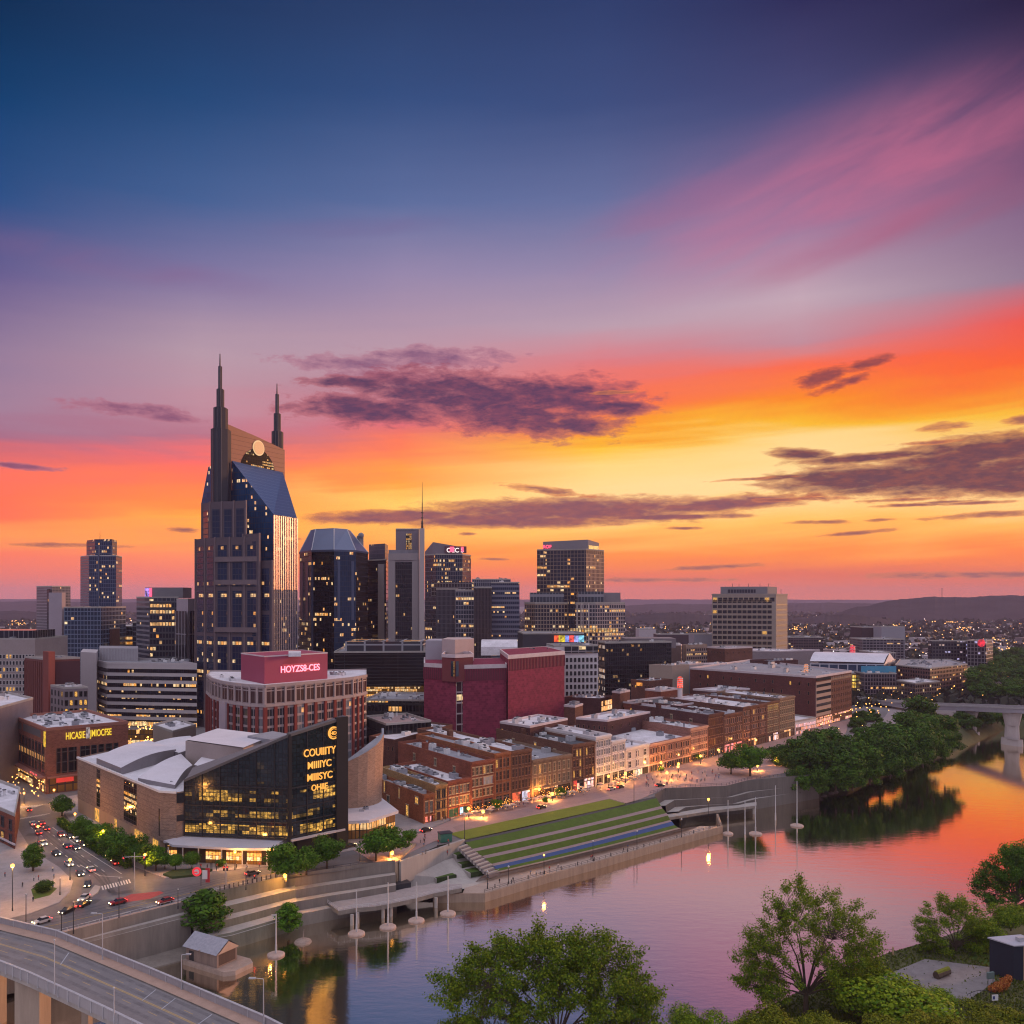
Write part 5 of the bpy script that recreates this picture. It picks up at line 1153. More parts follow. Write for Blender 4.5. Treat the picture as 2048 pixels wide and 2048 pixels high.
    # lettering
    for txt, u, z, s, stx in (('COUIIITY',.505,33.4,3.5,1.0),('MIIIIYC',.50,29.3,3.3,1.08),('MIIISYC',.505,25.3,3.3,1.08),('OHIIE',.50,21.9,2.8,1.05)):
        sign(o, txt, B, C, LC*u, z, s, GOLDSIGN, out=.55, stretch=stx*.84, name='lettering')
    def roundel(u, z, r0, r1, nm, m_):
        d = (C-B).normalized(); n = Vector((d.y,-d.x)); c = B+d*u+n*.55; mb = MB(); N = 32
        for k in range(N):
            a, b_ = 2*math.pi*k/N, 2*math.pi*(k+1)/N
            q = lambda r_, a_, o_=0: V3(c+d*r_*math.cos(a_)+n*o_, z+r_*math.sin(a_))
            mb.face([q(r0,a),q(r0,b_),q(r1,b_),q(r1,a)]); mb.face([q(r1,a),q(r1,b_),q(r1,b_,-.3),q(r1,a,-.3)])
        mb.build(nm, m_, o)
    roundel(LC*.76, 40.2, 1.70, 2.15, 'emblem_ring', GOLDSIGN); roundel(LC*.76, 40.2, 1.28, 1.45, 'emblem_ring', GOLDSIGN)
    sign(o, '4D', B, C, LC*.76, 39.6, 1.65, GOLDSIGN, out=.55, name='emblem_letters')
    # stone block on the left
    brk = mat('museum_stone', (.30,.205,.16), .85, .14, .12, streak=False)
    sb = brick('museum_stone_courses', (.285,.195,.155), .18)
    s0, s1, s2 = Wd(155,356), Wd(320,293), Wd(353,291.5); zs = 21.8
    kk = Wd(192,340)
    sb_back = Wd(330,345)
    MB().prism([s0,s1,s2,Wd(369,293.5),Wd(380,330),Wd(215,372)], 5.5, zs, 0, ends=False).build('stone_wall', sb, o)
    MB().face([V3(p,zs-.5) for p in [s0,s1,s2,Wd(369,293.5),Wd(380,330),Wd(215,372)]]).build('flat_roof', ROOFW, o)
    d = (s1-s0).normalized(); L = (s1-s0).length
    MB().bar(s0, s1, .8, zs-.4, zs+.35, 0, .35).bar(s1, s2, .8, zs-.4, zs+.35, 0, .35).build('roof_rim', WHITEM, o)
    MB().prism([p+(centre([s0,s1,sb_back])-p)*.012 for p in (s0,s1,Wd(369,294.5),Wd(380,330),Wd(215,372))], 0, 5.5, 0, ends=False).build('base_wall', mat('base_stone', (.33,.23,.17), .8, .2, .3, streak=True), o)
    wg = glassgrid('museum_side_glass', 1.6, 1.9, (.03,.022,.02), (.012,.012,.016), .12, .12, .45, seed=152, k=1.5, clus=1.2)
    for f0, f1, za, zb in ((.27,.315,6.5,20.5),(.61,.755,6.5,20.8)): MB().bar(s0+d*L*f0, s0+d*L*f1, .3, za, zb, 0, .1).build('window', wg, o)
    MB().bar(s1+d*-.9, s1+d*-.2, .3, 7, 16, 0, .1).bar(s2-(s2-s1).normalized()*.01, Wd(369,292.8), .3, 18.2, 21.4, 0, .1).bar(s2, Wd(369,292.8), .3, 12.2, 14.2, 0, .1).build('window', winD, o)
    for f in (.25,.50,.735,.80,.93): MB().bar(s0+d*L*f, s0+d*L*(f+.022 if f in (.50,.80) else f+.05), .3, .6, 5.0 if f > .3 else 5.3, 0, .12).build('lit_opening', emit('warm_opening', (1.0,.50,.08), 1.5, .35, .9), o)
    mb = MB()
    for z in np.arange(7.2, 21.5, 1.9): mb.bar(s0, s1, .06, float(z), float(z)+.09, 0, .05); mb.bar(s1, s2, .06, float(z), float(z)+.09, 0, .05)
    mb.build('stone_joints', mat('stone_joint', (.16,.105,.085), .9, .1), o)
    # curved white roofs stepping up behind
    rw = mat('membrane_roof', (.60,.57,.63), .75, .16, .10)
    def curved(px0, d0, px1, d1, px2, d2, px3, d3, z0_, z1_, rise, side=1.6):
        a, b_, c, e = Wd(px0,d0), Wd(px1,d1), Wd(px2,d2), Wd(px3,d3); mb = MB(); n = 10
        zz = lambda f: lerp(z0_,z1_,f)+rise*math.sin(math.pi*min(1,f*.9+.1))
        for k in range(n):
            f0, f1 = k/n, (k+1)/n
            l0, l1, r0, r1 = lerp(a,e,f0), lerp(a,e,f1), lerp(b_,c,f0), lerp(b_,c,f1)
            mb.face([V3(l0,zz(f0)),V3(r0,zz(f0)-.4),V3(r1,zz(f1)-.4),V3(l1,zz(f1))])
            mb.face([V3(r0,zs-1),V3(r1,zs-1),V3(r1,zz(f1)-.41),V3(r0,zz(f0)-.41)],1); mb.face([V3(l1,zs-1),V3(l0,zs-1),V3(l0,zz(f0)-.01),V3(l1,zz(f1)-.01)],1)
        mb.face([V3(a,zs-1),V3(b_,zs-1),V3(b_,zz(0)-.41),V3(a,zz(0)-.01)],1)
        mb.face([V3(c,zs-1),V3(e,zs-1),V3(e,zz(1)-.01),V3(c,zz(1)-.41)],1)
        mb.build('curved_roof', [rw, mat('roof_upstand', (.23,.21,.23), .7, .2, .3)], o)
    curved(193,341, 242,323, 352,356, 298,376, 23.8, 25.5, 1.6)
    curved(276,309, 350,299, 385,330, 362,352, 22.6, 24.0, 1.4)
    curved(300,372, 358,352, 420,362, 380,392, 24.5, 25.0, .8)
    curved(388,330, 432,322, 474,350, 420,352, 23.5, 25, .6)
    MB().prism(quad((371,345),(487,328),(545,356)), 18, 30.2).build('roof_block', mat('roof_block_tan', (.33,.27,.26), .8, .15, .1), o)
    MB().face([V3(p,30.6) for p in quad((369,346),(487,327),(547,357))]).build('roof_block_top', rw, o)
    MB().prism(quad((495,350),(540,340),(590,352)), 18, 31.5).build('plant_enclosure', ROOFG, o)
    roof_units(o, [Wd(330,300),Wd(352,298),Wd(356,306),Wd(334,308)], zs-.3, 3, 1.2, 3, 2.2, 5)
    roof_units(o, [Wd(400,356),Wd(500,360),Wd(500,372),Wd(400,368)], 24, 9, 1.0, 2.2, 1.5, 6)
    # entrance canopy and lit lobby
    ca = Gs([(326,1678),(345,1692),(470,1697),(548,1697),(572,1680)], 6.0); cb = Gs([(333,1664),(352,1674),(400,1676),(520,1678),(575,1680)], 6.2)
    mb = MB()
    for i in range(4):
        a, b_, c, e = ca[i], ca[i+1], cb[i+1], cb[i]
        w0 = [5.6,6.4,6.1,6.0,6.9]; w1 = [6.4,7.0,6.9,6.9,7.0]
        mb.face([V3(a,w0[i]),V3(b_,w0[i+1]),V3(c,w1[i+1]),V3(e,w1[i])]); mb.face([V3(a,w0[i]-.7),V3(b_,w0[i+1]-.7),V3(b_,w0[i+1]),V3(a,w0[i])]); mb.face([V3(e,w1[i]-.7),V3(c,w1[i+1]-.7),V3(b_,w0[i+1]-.7),V3(a,w0[i]-.7)])
    mb.build('canopy', mat('canopy_metal', (.50,.48,.54), .45, .12, .2), o)
    l0, l1 = Wd(330,288), Wd(572,283)
    MB().bar(l0, l1, .4, 0.2, 6, 0, 0).build('lobby_wall', mat('lobby_dark', (.05,.035,.025), .7, .2), o)
    lob = glassgrid('lobby_glass', 1.1, 1.3, (.06,.035,.015), (.35,.19,.05), .12, .10, 1.0, seed=153, k=2.4, clus=4, sub=3)
    dl = (l1-l0).normalized(); LL = (l1-l0).length
    for f0, f1 in ((.02,.10),(.34,.47),(.51,.64),(.68,.80)): MB().bar(l0+dl*LL*f0, l0+dl*LL*f1, .3, .3, 5.4, 0, .15).build('lobby_window', lob, o)
    for f in (.05,.17,.30,.49,.66,.86,.95):
        p = l0+dl*LL*f+Vector((0,-2.2)); MB().tube(V3(p,0), V3(p,5.4), .22, n=8).build('column', METAL, o)
    # drum and low pavilion on the right
    dr = [];
    for k in range(9):
        a = math.radians(-118+k*17); dr.append(Wd(690,342)+Vector((12.5*math.cos(a)*1.0, 13.5*math.sin(a)))+Vector((2.5,0)))
    mb = MB(); tops = [22+ (i/8)*13 for i in range(9)]
    for i in range(8):
        a, b_ = dr[i], dr[i+1]; cc = Wd(690,342); fl = lambda p: cc+(p-cc)*.93
        mb.face([V3(fl(a),4),V3(fl(b_),4),V3(b_,tops[i+1]),V3(a,tops[i])],0,[(i*4,4),(i*4+4,4),(i*4+4,tops[i+1]),(i*4,tops[i])])
        mb.face([V3(a,tops[i]),V3(b_,tops[i+1]),V3(lerp(b_,cc,.06),tops[i+1]),V3(lerp(a,cc,.06),tops[i])],1)
    mb.face([V3(p,z_-1.4) for p, z_ in zip(dr, tops)],1)
    mb.build('drum_wall', [brick('drum_stone', (.42,.27,.20), .15), ROOFG], o)
    pv = [G(690,1682,0),G(742,1668,0),G(790,1652,0),G(760,1610,0),G(700,1615,0)]
    rf = [Wd(686,310),Wd(738,312),Wd(797,326),Wd(742,362),Wd(690,350)]
    MB().prism([p for p in rf], 6.6, 7.6, 0, bottom=True).build('pavilion_roof', rw, o)
    w0, w1, w2 = Wd(688,314), Wd(738,316), Wd(790,328)
    pg = glassgrid('pavilion_lit_glass', 1.3, 3.0, (.05,.03,.01), (.35,.18,.05), .22, .1, 1.0, seed=154, k=1.6, clus=4)
    MB().wall(w0, w1, 0, 6.6).wall(w1, w2, 0, 6.6).build('pavilion_glass', pg, o)
    roof_units(o, [Wd(700,322),Wd(735,322),Wd(760,335),Wd(720,340)], 7.6, 3, .8, 1.4, 1.2, 6)
    return o
museum()

# ================================================================ brick hotel on the corner at left
def brick_hotel():
    o = thing('brick_hotel', 'red-brown brick corner building with a yellow rooftop sign and tall dark windows', 'hotel', V3(Wd(120,400),0))
    P = quad((24,432),(92,388),(256,410)); z = ZY(1457,388)
    MB().prism(P, 0, z, 0, ends=False).build('wall', brick('hotel_brick', (.22,.085,.06), .2), o)
    MB().face([V3(p,z-1) for p in inset(P,.4)]).build('roof', ROOFW, o); MB().ring([p+(p-centre(P)).normalized()*.2 for p in P], .7, z-1.1, z+.25).build('parapet', mat('brick_coping', (.30,.13,.10), .8, .15), o)
    roof_units(o, P, z-1, 34, 1.5, 4.5, 2.2, 12)
    dg = glassgrid('hotel_tall_glass', 1.6, 4.2, (.05,.03,.03), (.012,.012,.016), .22, .08, .22, seed=161, k=1.4)
    L0 = (P[1]-P[0]); d0 = L0.normalized(); L1 = P[2]-P[1]; d1 = L1.normalized()
    n = 10; bw = L0.length*.94/n
    for k in range(n): a = P[0]+d0*(L0.length*.03+bw*k); MB().bar(a+d0*bw*.14, a+d0*bw*.86, .3, 8.5, z-7.2, 0, .1).build('window_bay', dg, o)
    MB().bar(P[0]+d0*L0.length*.12, P[0]+d0*L0.length*.30, .3, z-5, z-2.0, 0, .1).bar(P[0]+d0*L0.length*.36, P[0]+d0*L0.length*.86, .3, z-5, z-1.8, 0, .1).build('louvre_panel', mat('louvre_grey', (.09,.085,.095), .7, .15), o)
    n = 3
    for f0, f1 in ((.12,.17),(.18,.25),(.26,.36),(.40,.52),(.535,.61),(.625,.70),(.715,.80),(.815,.875)):
        MB().bar(P[1]+d1*L1.length*f0, P[1]+d1*L1.length*f1, .3, 8.5, z-9.2, 0, .1).build('window_bay', glassgrid('hotel_front_glass', 2.2, 4.4, (.035,.03,.03), (.012,.012,.016), .16, .10, .40, seed=162, k=1.5), o)
    sign(o, 'HICASIE', P[1], P[2], L1.length*.345, z-5.6, 4.4, YELSIGN, out=.4, stretch=.52); sign(o, 'JMIOCFSE', P[1], P[2], L1.length*.655, z-5.3, 4.3, YELSIGN, out=.4, stretch=.50)
    MB().bar(P[1]+d1*L1.length*.475, P[1]+d1*L1.length*.52, .3, z-6, z-1.0, 0, .3).build('sign_emblem', emit('emblem_white', (1,.8,.8), .7, .3, .9), o)
    MB().bar(P[1]-d0*3.0, P[1]-d0*.4, .3, z-8.2, z-1.5, 0, .25).build('corner_sign', emit('yellow_box', (1.0,.60,.03), 1.4, .3, .5), o)
    gp = glassgrid('hotel_ground_glass', 3.2, 3.4, (.05,.025,.015), (.30,.16,.04), .16, .16, 1.0, seed=163, k=1.8, clus=4, sub=3)
    MB().bar(P[1]+d1*1, P[1]+d1*L1.length*.97, .3, .5, 6.6, 0, .1).build('shopfront', gp, o)
    MB().bar(P[0]+d0*1, P[1]-d0*1, .3, .5, 6.4, 0, .1).build('shopfront', glassgrid('side_ground_glass', 2.6, 3.4, (.05,.025,.015), (.20,.08,.03), .2, .3, .8, seed=164, k=1.2, clus=3), o)
    MB().bar(P[0]+d0*4, P[1]-d0*1, 3.0, 6.9, 7.5, 0, 2.6).bar(P[1]+d1*.5, P[1]+d1*L1.length*.97, 2.2, 6.9, 7.5, 0, 1.9).build('canopy', mat('brick_coping', (.30,.13,.10), .8, .15), o)
    MB().bar(P[1]-d0*16, P[1]-d0*5, .3, 7.6, 8.3, 0, 2.7).build('canopy_lights', emit('red_canopy', (1.0,.10,.12), 1.4, .2, .5), o)
    MB().bar(P[1]+d1*4, P[1]+d1*11, .3, 4.6, 6.5, 0, .8).build('red_signboard', emit('red_board', (1.0,.05,.03), .7), o)
brick_hotel()
o = building('office_block', 'dark low office block with two glowing orange windows at the left edge', 'office', quad((-60,430),(-5,400),(66,440)), ZY(1395,440), mat('mauve_stone', (.22,.18,.20)), ROOFW, units=5)
MB().bar(Wd(-2,402), Wd(8,408), .3, 22, 28, 0, .1).bar(Wd(34,421.5), Wd(46,428.5), .3, 22, 28, 0, .1).build('lit_window', emit('orange_room', (1.0,.45,.06), 1.1, .3, .5), o)
MB().bar(Wd(12,409.5), Wd(31,420.5), .3, 22, 28, 0, .1).build('dark_window', winD, o)
o = building('office_block', 'mauve lower block with dark ribbon windows beside the brick hotel', 'office', rect(-40,26,440,20), ZY(1465,440), mat('mauve_stone', (.22,.18,.20)), ROOFW, units=4)
bands(o, Wd(-40,440), Wd(26,440), 6, 6, 2, 3.6, winD)
o = building('brick_building', 'dark red brick building at the left edge above the corner plaza', 'brick building', quad((-60,332),(30,302),(40,345)), ZY(1628,302), BR1, ROOFW, units=3)
for k, f in enumerate((.06,.28,.50,.72,.90)): pass
win_grid(o, Wd(-60,332), Wd(30,302), 1.2, 5.0, 2, 6, 2.6, 3.2, FRD, winL, 'sash', out=.06)
MB().bar(Wd(-60,331.5), Wd(30,301.5), .5, ZY(1690,302), ZY(1690,302)+.5, 0, .3).build('string_course', COPE, o)
roof_units(o, quad((-50,335),(25,308),(34,340)), ZY(1628,302)-1, 5, 1, 2.2, 1.4, 5)

o = building('pavilion', 'small tan metal-roofed hall between the brick hotel and the curved brick apartments', 'hall', quad((306,470),(345,446),(392,470)), ZY(1462,446), mat('tan_metal', (.33,.27,.24), .7, .15, .1), ROOFW, units=4)
MB().bar(Wd(255,520), Wd(308,520), .4, .4, 9, 0, .3).build('arcade', glassgrid('market_arcade', 2.4, 3.0, (.08,.04,.02), (.3,.15,.03), .2, .2, 1.0, k=2.2, seed=165, clus=4, sub=4), o)
# ================================================================ the brick row along the river street
FLn = [G(846,1648,0), G(1010,1612,0), G(1190,1574,0), G(1400,1520,0), G(1600,1468,0)]
def FL(px):
    k = (px-1024)/F
    for a, b_ in zip(FLn[:-1], FLn[1:]):
        d = b_-a; den = d.x-k*d.y; t_ = (k*a.y-a.x)/den
        if t_ <= 1.0 or b_ is FLn[-1]: return a+d*t_
BK = Vector((-.57,.82))
SHOPS = [glassgrid('shop_%d' % i, bw, 3.3, fr_, gl_, .16, .14, .9, lt, 2.5, seed=170+i, clus=3, sub=4) for i, (bw, fr_, gl_, lt) in enumerate(((2.2,(.05,.03,.02),(.1,.05,.03),(1.0,.45,.10)),(1.8,(.06,.03,.02),(.15,.05,.03),(1.0,.22,.10)),(2.6,(.04,.05,.05),(.03,.10,.09),(.55,.85,.60)),(2.0,(.05,.04,.03),(.08,.06,.04),(1.0,.62,.22)),(2.4,(.05,.05,.06),(.05,.05,.06),(1.0,.55,.30))))]
DIMSHOP = glassgrid('shop_dim', 2.2, 3.6, (.10,.08,.08), (.03,.03,.035), .22, .18, .30, seed=180, k=1.3)
# px left, px right, roof row at left, storeys, bays, depth, wall, frame, pane, shop, ww fraction, label
TW = brick('tan_row_brick', (.255,.165,.115), .2); PK = brick('pink_row_brick', (.285,.135,.11), .2); YW = brick('yellow_row_brick', (.33,.20,.09), .2); BRR = brick('umber_row_brick', (.155,.072,.048), .25); TLW = mat('pale_row_stone', (.44,.385,.375), .85, .15, .2)
ROW = [
 (846,869,1590,1,2,48,BR3,FRT,winB,SHOPS[1],.55,'two-storey orange brick corner shop at the near end of the row','row_shop'),
 (869,894,1571,2,4,46,YW,FRD,winD,SHOPS[0],.62,'narrow yellow-lit brick shop next to the corner shop',''),
 (894,941,1563,2,6,44,BR1,FRT,winB,SHOPS[2],.66,'three-storey red brick building with a green-lit shopfront',''),
 (941,988,1525,3,6,62,BR1,FRT,winD,DIMSHOP,.66,'taller red brick building with one bright window bay and a long blank side wall',''),
 (988,1021,1508,3,4,66,BR3,FRB,winD,DIMSHOP,.62,'orange brick building with rust bands behind the leafy street tree',''),
 (1021,1063,1503,3,6,80,BRR,FRB,winD,SHOPS[1],.58,'brown brick building with a red shopfront and a white screen',''),
 (1063,1143,1521,2,8,52,TW,FRT,winD,SHOPS[0],.40,'broad tan stone building with paired windows over string-lit cafes',''),
 (1143,1190,1490,3,7,60,BRR,FRB,winX,SHOPS[4],.60,'ornate brown brick building with glowing top-floor windows',''),
 (1190,1222,1474,4,6,52,TLW,FRW,winT,DIMSHOP,.60,'tall pale building with narrow teal windows',''),
 (1222,1250,1483,3,5,46,TLW,FRW,winT,DIMSHOP,.58,'lower pale building with teal windows beside the tall one',''),
 (1250,1298,1496,2,3,70,LIMEST,FRW,winD,SHOPS[3],.36,'whitewashed building with three small windows a floor',''),
 (1298,1380,1488,2,16,70,PK,FRP,winD,DIMSHOP,.62,'long low pink brick building with many narrow windows',''),
 (1380,1415,1457,3,8,52,PK,FRP,winB,DIMSHOP,.66,'pink brick building with tall glazed bays',''),
 (1415,1447,1430,3,8,60,BR4,FRB,winD,DIMSHOP,.50,'dark brick building with a blank left wall halfway down the row',''),
 (1447,1485,1430,3,9,58,BR2,FRP,winD,SHOPS[1],.60,'brown brick building with pinkish window strips beside the dark one',''),
 (1485,1533,1415,4,10,64,BR2,FRP,winD,SHOPS[0],.62,'large brown brick building with four rows of tall windows',''),
 (1533,1558,1405,4,6,55,BRR,FRT,winD,SHOPS[4],.58,'narrow building with a yellow attic near the far end of the row',''),
 (1558,1589,1397,4,8,50,TW,FRT,winD,SHOPS[0],.58,'tan brick building with a heavy cornice closing the row',''),
]
RPTS = {}
def rowhouse(i, spec):
    x0, x1, yt, nf, nb, dep, wm_, fm, gm, shop, wf, lab, _ = spec
    P, Q = FL(x0), FL(x1); d = (Q-P).normalized(); Q = Q-d*.12; n = Vector((d.y,-d.x)); z = ZY(yt, P.y)
    pts = [P+BK*dep, P, Q, Q+BK*(dep-.3)]
    o = building('row_building', lab, 'row building', pts, z, wm_, (ROOFG,ROOFW,ROOFW,ROOFG,ROOFG,ROOFW,ROOFG,ROOFD,ROOFW,ROOFW,ROOFW,ROOFW,ROOFW,ROOFG,ROOFG,ROOFW,ROOFG,ROOFW)[i], par=1.1, units=9+(i*5) % 7, coping=fm if i in (8,9,10) else wm_, seed=i, group=None)
    L = (Q-P).length; sh = min(5.4, z*.29); rest = z-sh-1.6; fh = rest/nf; wh = min(fh*.70, 4.2); ww = L/nb*wf
    win_grid(o, P, Q, sh+fh*.14, fh, nf, nb, ww, wh, fm, gm if i != 7 else winX, 'brick' if nb < 9 else 'plain', out=.05, m0=.4, m1=.4)
    if i == 7: pass
    MB().bar(P+d*.3, Q-d*.3, .3, .3, sh-.7, 0, .08).build('shopfront', shop, o)
    mb = MB(); mb.bar(P, Q, 1.0, z-.9, z-.1, 0, .75).bar(P, Q, .6, z-1.5, z-.95, 0, .4).bar(P, Q, .6, sh-.6, sh, 0, .45)
    for k in range(1, nf): mb.bar(P, Q, .4, sh+fh*k-.35, sh+fh*k-.02, 0, .22)
    mb.build('cornice', fm if i in (8,9,10,12,11) else wm_, o)
    mb = MB(); m_ = max(2, nb//3 if nb > 5 else 2)
    for k in range(m_+1):
        c = P+d*(L*k/m_); c = c+d*(.45 if k == 0 else -.45 if k == m_ else 0); mb.bar(c-d*.4, c+d*.4, .5, 0, z-1.55, 0, .3)
    mb.build('pilaster', wm_, o)
    r = random.Random(40+i)
    if i in (3,5,7,13): # windows and patches on the exposed side wall
        A0, A1 = pts[0], pts[1]; sd = (A1-A0).normalized()
        for f, z_ in ((.25,z-6),(.55,z-5.5),(.8,z-6.5)): window_at(o, A0+sd*dep*f+Vector((sd.y,-sd.x))*.05, math.atan2(sd.y,sd.x), z_, winmesh(1.8,3.0,'sash',FRT,winD))
        c = lerp(A0,A1,.35); MB().box((c.x-BK.y*0+BK.x*0+1.5,c.y+1.5,z-1.2),(2.2,2.2,3.6),.6).build('chimney', wm_, o)
    if i == 0:
        A0, A1 = pts[0], pts[1]; sd = (A1-A0).normalized()
        for f, z_, w_, h_ in ((.03,1.0,2.6,4.5),(.2,.8,1.6,5),(.27,.8,1.6,5),(.33,6.5,1.2,4.5),(.40,1,2.4,4.6),(.60,6.5,.9,3.6),(.74,.6,2.2,4.4),(.90,6.8,2.6,2.6)):
            window_at(o, A0+sd*dep*f+Vector((sd.y,-sd.x))*.05, math.atan2(sd.y,sd.x), z_, winmesh(w_,h_,'sash',FRT,winX))
    if i == 3:
        MB().bar(P+d*L*.54, P+d*L*.97, .2, sh+fh*1.14, sh+fh*1.14+wh, 0, .16).build('bright_bay', glassgrid('bright_bay', 1.1, 6, (.30,.30,.33), (.38,.42,.50), .25, .05, .0, seed=190), o)
    if i == 5:
        MB().bar(P+d*L*.03, P+d*L*.42, .3, .5, 4.8, 0, .2).build('red_shop_sign', emit('red_shop', (1.0,.13,.04), 1.5, .35, .6), o); MB().bar(P+d*L*.5, P+d*L*.80, .3, .4, 5.0, 0, .22).build('screen', emit('pale_screen', (.75,.75,1.0), 1.2, .35, .7), o)
    if i == 7: MB().bar(P+d*L*.05, P+d*L*.22, .3, .4, 5.2, 0, .2).build('red_banner', emit('red_banner', (1.0,.04,.03), 1.1, .2, .5), o)
    if i == 16: MB().bar(P+d*.4, Q-d*.4, .25, z-5.6, z-1.6, 0, .12).build('attic_front', glassgrid('yellow_attic', 1.4, 2.0, (.5,.36,.05), (.05,.04,.02), .45, .4, .0, seed=191), o)  # yellow surround with dark panes across the attic
    RPTS[i] = (P, Q, z, pts); flush_leftover(o)
    return o
for i, s in enumerate(ROW): rowhouse(i, s)
P, Q = FL(1590), G(1632,1462,0)
o = building('row_building', 'single-storey white shop with colourful lights after the end of the row', 'row building', [P+BK*40, P, Q, Q+BK*40], 9.0, WHITEW, ROOFW, units=2)
MB().bar(P+(Q-P)*.03, Q-(Q-P)*.03, .3, .4, 6.6, 0, .1).build('shopfront', glassgrid('shop_bright', 1.6, 2.2, (.4,.34,.36), (.2,.1,.08), .2, .2, .9, (1,.4,.2), 1.7, seed=192, clus=3, sub=4), o)
# long brick warehouse with a beige striped end
def long_warehouse():
    o = thing('brick_warehouse', 'long dark brick warehouse with a beige banded bay at its right corner', 'warehouse', V3(Wd(1600,620),0))
    P = [Wd(1380,668),Wd(1632,592),Wd(1703,640),Wd(1500,760)]; z = ZY(1353,592)
    MB().prism(P, 0, z, 0, ends=False).build('wall', BR4W, o); MB().face([V3(p,z-1) for p in inset(P,.5)]).build('roof', ROOFG, o); MB().ring([p+(p-centre(P)).normalized()*.2 for p in P], .8, z-1.1, z+.3).build('parapet', COPE, o)
    d = (P[2]-P[1]).normalized(); L = (P[2]-P[1]).length; Bm = P[1]+d*L*.40
    MB().bar(P[1], Bm, .4, 7, z-4, 0, .2).build('beige_bay', mat('beige_stone', (.34,.25,.22), .8, .15, .1), o)
    bands(o, P[1], Bm, 9.2, 4.3, 6, 1.9, winD, m0=.5, m1=.5, out=.32)
    win_grid(o, Bm, P[2], 8.2, 4.35, 6, 9, 1.25, 2.7, FRB, winD, m0=.5, m1=.5)
    win_grid(o, P[0], P[1], 15, 6, 3, 14, 1.5, 2.6, FRB, winD, m0=6, m1=2, skip=lambda i, j: (i*7+j*3) % 4 == 0)
    flush_leftover(o)
    MB().bar(Bm, P[2], .3, z-4.6, z-2.2, 0, .15).build('attic_band', glassgrid('attic_band', 1.4, 6, (.10,.05,.05), (.20,.18,.20), .4, .1, 0, seed=193), o)
    MB().bar(P[1], P[2], .3, .4, 6.2, 0, .25).build('shopfront', glassgrid('warehouse_shops', 1.8, 2.4, (.12,.05,.03), (.2,.08,.04), .18, .16, 1.0, (1,.38,.14), 1.9, seed=194, clus=4, sub=4), o)
    roof_units(o, P, z-1, 16, 2, 5, 3, 7)
BR4W = brick('warehouse_brick', (.125,.045,.04), .25)
long_warehouse()

# ================================================================ blocks behind the row, small roofs and far-right district
MID = [ # px left, corner, right; distances; roof row (at corner); wall; roof; label
 (738,790,905,430,418,470,1480,BR2,ROOFW,'small brick block with a cluttered white roof at the foot of the maroon theatre'),
 (1000,1060,1135,440,424,452,1452,BR4,ROOFW,'long white-roofed brick block below the theatre wall'),
 (1128,1150,1166,505,500,512,1412,BR2,ROOFW,'little brown brick block against the right side of the theatre'),
 (1128,1200,1226,548,540,556,1397,BR4,ROOFW,'dark brick block with a glowing corner cafe below the white-framed office'),
 (1224,1240,1260,545,540,552,1384,BR2,ROOFG,'plain narrow brick block standing higher than its neighbours'),
 (1152,1215,1300,475,465,500,1440,BR4,ROOFW,'brick block with a snowy-looking cluttered roof behind the teal-windowed pair'),
 (1216,1330,1405,508,490,520,1446,BR2,ROOFW,'low brick block with a long white roof behind the pink row building'),
 (1240,1332,1412,545,520,545,1412,BR1,ROOFD,'long brick block with two small lit windows in its side wall'),
 (1290,1322,1358,590,580,596,1381,BR1,ROOFW,'square brick block with a pale roof left of the red beacon'),
 (1262,1300,1345,640,630,645,1362,BR2,ROOFW,'flat brick block with a small orange sign below the black glass office'),
 (1345,1400,1460,560,548,566,1400,BR2,ROOFW,'brick block with white parapets behind the dark brick row building'),
 (1386,1440,1500,600,586,604,1382,BR4,ROOFW,'wide white-roofed block in front of the long warehouse'),
 (1298,1344,1378,690,680,690,1331,mat('buff_panel', (.37,.29,.25), .8, .1),ROOFW,'blank buff-panelled block below the black glass office'),
 (1342,1378,1408,700,690,702,1328,mat('blue_grey_panel', (.25,.27,.34), .7, .15),ROOFW,'block with a blue-grey painted wall beside the blank buff block'),
 (1343,1362,1364,760,750,760,1290,mat('grid_brown', (.22,.15,.14), .8, .2),ROOFG,'narrow brown grid-fronted block right of the black glass office'),
 (1366,1372,1414,770,760,772,1290,mat('tan_stripe', (.30,.22,.18), .8, .2),ROOFG,'tan office block with long lit floor lines'),
 (1414,1450,1505,800,780,800,1296,BR2,ROOFG,'red brick block with a pale roof in front of the lone slab hotel'),
 (1380,1470,1530,720,705,722,1330,mat('cream_low', (.36,.27,.25), .8, .2),ROOFW,'low cream block with a long pale roof behind the warehouse'),
 (1500,1540,1596,730,715,728,1322,BR4,ROOFG,'dark brown block on the skyline of the warehouse roof'),
 (1430,1560,1640,880,860,885,1302,mat('mauve_low', (.24,.20,.22), .8, .2),ROOFW,'wide mauve low block at the foot of the lone slab hotel'),
]
